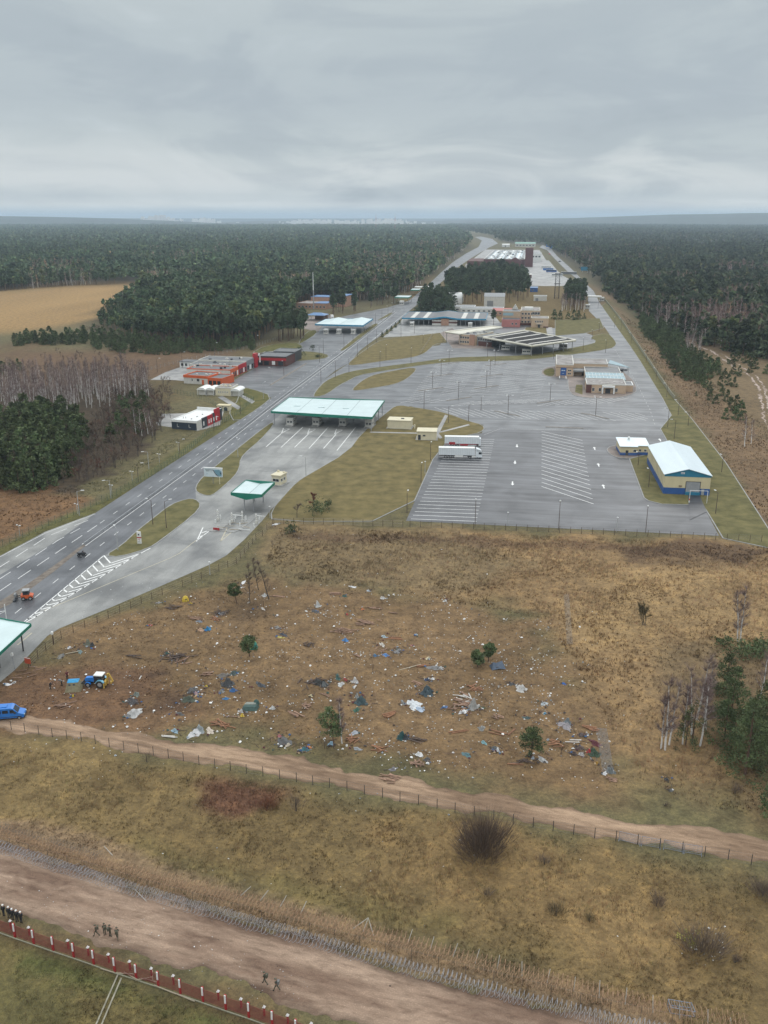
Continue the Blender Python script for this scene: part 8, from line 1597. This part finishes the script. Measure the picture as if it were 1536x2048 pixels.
for i,(x,y,s) in enumerate(pts[:240]):
    k=i % 10;m=(M_SCRAP,M_SCRAP,M_SCRAP,M_SCRAPB,M_SCRAP,M_SCRAP,M_SCRAPD,M_SCRAP,M_SCRAP,M_SCRAP)[k];nm={M_SCRAP: ('white','white scraps of litter'),M_SCRAPB: ('bluish grey','bluish scraps of litter'),M_SCRAPD: ('dark','dark scraps of litter')}[m]
    if k not in first: first[k]=protos[k].build('litter_scrap',m);o=first[k]
    else: o=first[k].copy();C.objects.link(o)
    o.location=(x,y,0);o.scale=(s,s,s);o.rotation_euler.z=rr.uniform(0,6);tag(o,'small %s scrap of litter lying on the field' % nm[0],'litter',nm[1])
mb=MB()
for x,y,s in pts[240:]: scrap_mesh(mb,x,y,s,rr,rr.choice((0,0,0,0,1,2)))
for nm,p,w in HEAPS:
    for k in range(16 if nm in ('clothes_heap','tent_heap') else 4): scrap_mesh(mb,p.x + rr.gauss(0,w*.55),p.y + rr.gauss(0,w*.5),rr.uniform(.25,.75),rr,rr.choice((0,1,2,2,2,3,4,5,6)))
    for k in range(12 if nm in ('clothes_heap','tent_heap') else 3):
        a=rr.uniform(0,6.28);L_=rr.uniform(.5,1.6);x,y,z_=p.x + rr.gauss(0,w*.6),p.y + rr.gauss(0,w*.5),rr.uniform(.05,.3);mb.tube((x,y,z_),(x + L_*math.cos(a),y + L_*math.sin(a),rr.uniform(.05,.4)),.05,.035,4,rr.choice((2,7,7,8)))
tag(mb.build('litter',[M_SCRAP,M_SCRAPB,M_SCRAPD,cloth(BLU),cloth(MRN),cloth(TAN),cloth(DGRN),M_PLANK,M_DARKW]),'countless tiny scraps of litter strewn over the camp and verges','litter',kind='stuff')

# ================================================================== grass tufts (nobody could count them)
M_TUFT=leaf_mat('dry_grass',(1.0,1.0,1.0),.95,.0)
from mathutils.kdtree import KDTree
def ground_cover(P):
    i=np.clip(np.searchsorted(gx,P[:,0]),1,nx - 1);j=np.clip(np.searchsorted(gy,P[:,1]),1,ny - 1);return gcol.reshape(ny,nx,3)[j,i]
def tufts(name,label,poly,dens,h0,h1,seed,excl=(),tone=(.68,1.6),blades=5,wid=.05,lean=.9,patch=9):
    P=ats(poly);r=np.random.default_rng(seed);xs=[p.x for p in P];ys=[p.y for p in P];n=int((max(xs) - min(xs))*(max(ys) - min(ys))*dens);Q=np.stack([r.uniform(min(xs),max(xs),n),r.uniform(min(ys),max(ys),n)],1);Q=Q[inside_poly(Q,P) & (np.abs(Q[:,0]) < Q[:,1]*.45 + 6)]
    for e in excl: Q=Q[~inside_poly(Q,ats(e))]
    nz=.5 + .5*value_noise(Q,patch,seed) + .3*value_noise(Q,patch/3.5,seed + 1);Q=Q[r.uniform(0,1,len(Q)) < np.clip(nz + .15,.12,1)];k=len(Q)
    hz=(h0 + (h1 - h0)*np.clip(.5 + .6*value_noise(Q,patch*.7,seed + 2),0,1))*r.uniform(.7,1.25,k);wind=value_noise(Q,patch*1.7,seed + 3)*3.0
    base=np.repeat(Q,blades,0) + r.normal(size=(k*blades,2))*.16;a=np.repeat(wind,blades) + r.normal(size=k*blades)*.8;ln=np.repeat(hz,blades)*r.uniform(.6,1.15,k*blades);b=r.uniform(.3,1,k*blades)*lean
    tip=np.stack([base[:,0] + np.cos(a)*ln*b,base[:,1] + np.sin(a)*ln*b,ln*np.sqrt(np.clip(1 - (b*.8)**2,.1,1))],1);s=np.stack([-np.sin(a),np.cos(a)],1)*wid*r.uniform(.6,1.4,(k*blades,1))
    V=np.stack([np.concatenate([base - s,np.zeros((k*blades,1))],1),np.concatenate([base + s,np.zeros((k*blades,1))],1),tip],1).reshape(-1,3)
    c=ground_cover(Q)*np.clip(r.normal(1.06,.24,(k,1)),*tone)*(1 + r.normal(size=(k,3))*np.array([.06,.04,.05]));c=np.repeat(c,blades*3,0)
    o=tri_mesh(name,V,np.arange(len(V)).reshape(-1,3),M_TUFT,col=np.clip(c,.01,1));return tag(o,label,'grass',kind='stuff')
ROADS=[[(-220,1380),(-60,1402),(60,1427),(200,1449),(330,1474),(500,1496),(700,1532),(900,1568),(1100,1604),(1300,1638),(1420,1656),(1560,1684),(1560,1742),(1300,1694),(1100,1659),(900,1621),(700,1583),(500,1545),(330,1521),(200,1493),(60,1473),(-60,1450)],[(-60,1700),(60,1735),(200,1785),(330,1832),(500,1893),(700,1962),(850,2016),(1000,2070),(1000,2200),(700,2040),(500,1965),(330,1908),(200,1860),(60,1810),(-60,1778)]]
tufts('dry_grass','tall tawny dry grass over the right part of the field',[(560,1056),(1000,1068),(1545,1094),(1560,1640),(1300,1590),(1190,1400),(1090,1240),(800,1185),(520,1150)],2.6,.35,.95,5,ROADS,wid=.045)
tufts('dry_grass','short trampled brown grass of the camp ground',[(-20,1440),(-20,1372),(200,1255),(480,1150),(800,1185),(1090,1240),(1190,1400),(1300,1590),(900,1545),(330,1470)],1.5,.10,.32,6,ROADS,tone=(.6,1.45),wid=.05,patch=6)
tufts('meadow_grass','olive tussock grass between the two dirt tracks',[(-30,1490),(500,1558),(1000,1652),(1560,1756),(1560,2080),(900,1905),(520,1795),(0,1650),(-30,1640)],4.2,.18,.55,7,ROADS,wid=.04,patch=6)
tufts('meadow_grass','dark green grass inside the border fence',[(-20,1868),(300,1982),(560,2060),(400,2080),(-20,2075)],9,.12,.40,8,(),wid=.035,patch=4)
tufts('dry_grass','withered weeds standing under the razor wire',[(-30,1655),(330,1765),(700,1868),(1100,1972),(1400,2045),(1400,2075),(1000,1985),(600,1880),(330,1805),(-30,1690)],11,.2,.5,9,(),wid=.03,patch=5,lean=.6)
tufts('dry_grass','tawny rough grass on the brown slope right of the wall',[(1240,625),(1400,740),(1560,880),(1560,1090),(1440,905),(1345,785)],.7,.4,.9,10,(),wid=.08,patch=14)
tufts('dry_grass','rough brown grass between the left wood and the green fence',[(-40,1090),(-40,985),(60,985),(190,965),(260,935),(330,885),(395,862),(320,915),(180,998)],1.2,.3,.7,11,(),wid=.06,patch=9)
tufts('dry_grass','red brown seed grass in the patch under the wire fence',[(410,1572),(480,1562),(570,1582),(560,1618),(470,1638),(402,1612)],9,.3,.7,12,(),wid=.03,patch=3)

# ================================================================== far hills, plain, city, haze
def hill(name,label_pts,depth,col):
    """ridge outline in (x px, y px of the crest) at a distance, falling to the plain in front and behind"""
    V=[];T=[];n=len(label_pts)
    for k,(x,y,D) in enumerate(label_pts):
        X=(x - 768)/FOC*D/math.cos(PITCH)*1.0
        # crest height seen at that pixel row
        v=(1024 - y)/FOC;dy=math.cos(PITCH) + v*math.sin(PITCH);dz=-math.sin(PITCH) + v*math.cos(PITCH);zc=CAM_H + dz/dy*D;X=(x - 768)/FOC/dy*D
        for f,hf in ((-depth,0),(-depth*.45,.62),(0,1),(depth*.5,.6),(depth,0)): V.append((X*(D + f)/D,D + f,max(-.5,zc*hf - .5)))
    for k in range(n - 1):
        for j in range(4): a=k*5 + j;b=a + 5;T += [(a,b,b + 1),(a,b + 1,a + 1)]
    o=tri_mesh(name,V,T,mat('hill_forest',col,.95,.25,.004,coords='pos',two=tuple(c*1.25 for c in col)));o['kind'] = 'structure';return o
hill('hills',[(-400,428,9000),(-120,430,9000),(0,432,9200),(120,434,9400),(230,437,9600),(330,441,9800),(430,446,9800),(500,451,9800),(560,456,9800)],1500,(.028,.04,.032))
hill('hills',[(840,452,9500),(900,448,9500),(960,443,9800),(1040,439,10200),(1120,437,10400),(1200,434,10400),(1260,432,10200),(1340,429,10000),(1420,428,9800),(1500,426,9600),(1600,425,9600),(1900,426,9600)],1800,(.03,.042,.032))
hill('hills',[(440,445,12500),(520,441,12500),(640,443,12800),(760,444,12800),(880,441,12600),(980,439,12600),(1060,440,12600)],1400,(.04,.05,.04))
hill('hills',[(-500,436,17000),(100,436,17000),(500,437,17000),(900,437,17000),(1300,435,17000),(2000,434,17000)],2500,(.04,.05,.045))
mb=MB();rc=random.Random(12)
for cx,sp,n,hm in ((345,38,60,85),(430,30,34,55),(640,60,46,42),(760,60,60,48),(700,130,60,30)):
    for k in range(n):
        x=rc.gauss(cx,sp*.55);D=rc.uniform(10600,11800);X=(x - 768)/FOC*D*1.02;w=rc.uniform(12,46);h=hm*rc.uniform(.35,1.15)*math.exp(-((x - cx)/sp)**2*.5);mb.box(X - w/2,X + w/2,D,D + 14,0,h + 8)
tag(mb.build('distant_city',mat('city_white',(.75,.75,.74),.7,.1,.01)),'faint white city blocks on the horizon','city',kind='stuff')
HAZE=7.5e-5
hz=MB().box(gx[0] - 900,gx[-1] + 900,gy[0] - 900,gy[-1] + 900,-1.5,150).build('haze',None)
hm=bpy.data.materials.new('haze_air');hm.use_nodes=True;t=hm.node_tree;t.nodes.clear();pv=t.nodes.new('ShaderNodeVolumePrincipled');pv.inputs['Density'].default_value=HAZE;pv.inputs['Color'].default_value=(.70,.86,1.0,1);pv.inputs['Anisotropy'].default_value=.0
ou=t.nodes.new('ShaderNodeOutputMaterial');t.links.new(pv.outputs[0],ou.inputs['Volume']);hz.data.materials.clear();hz.data.materials.append(hm);hz['kind'] = 'stuff'
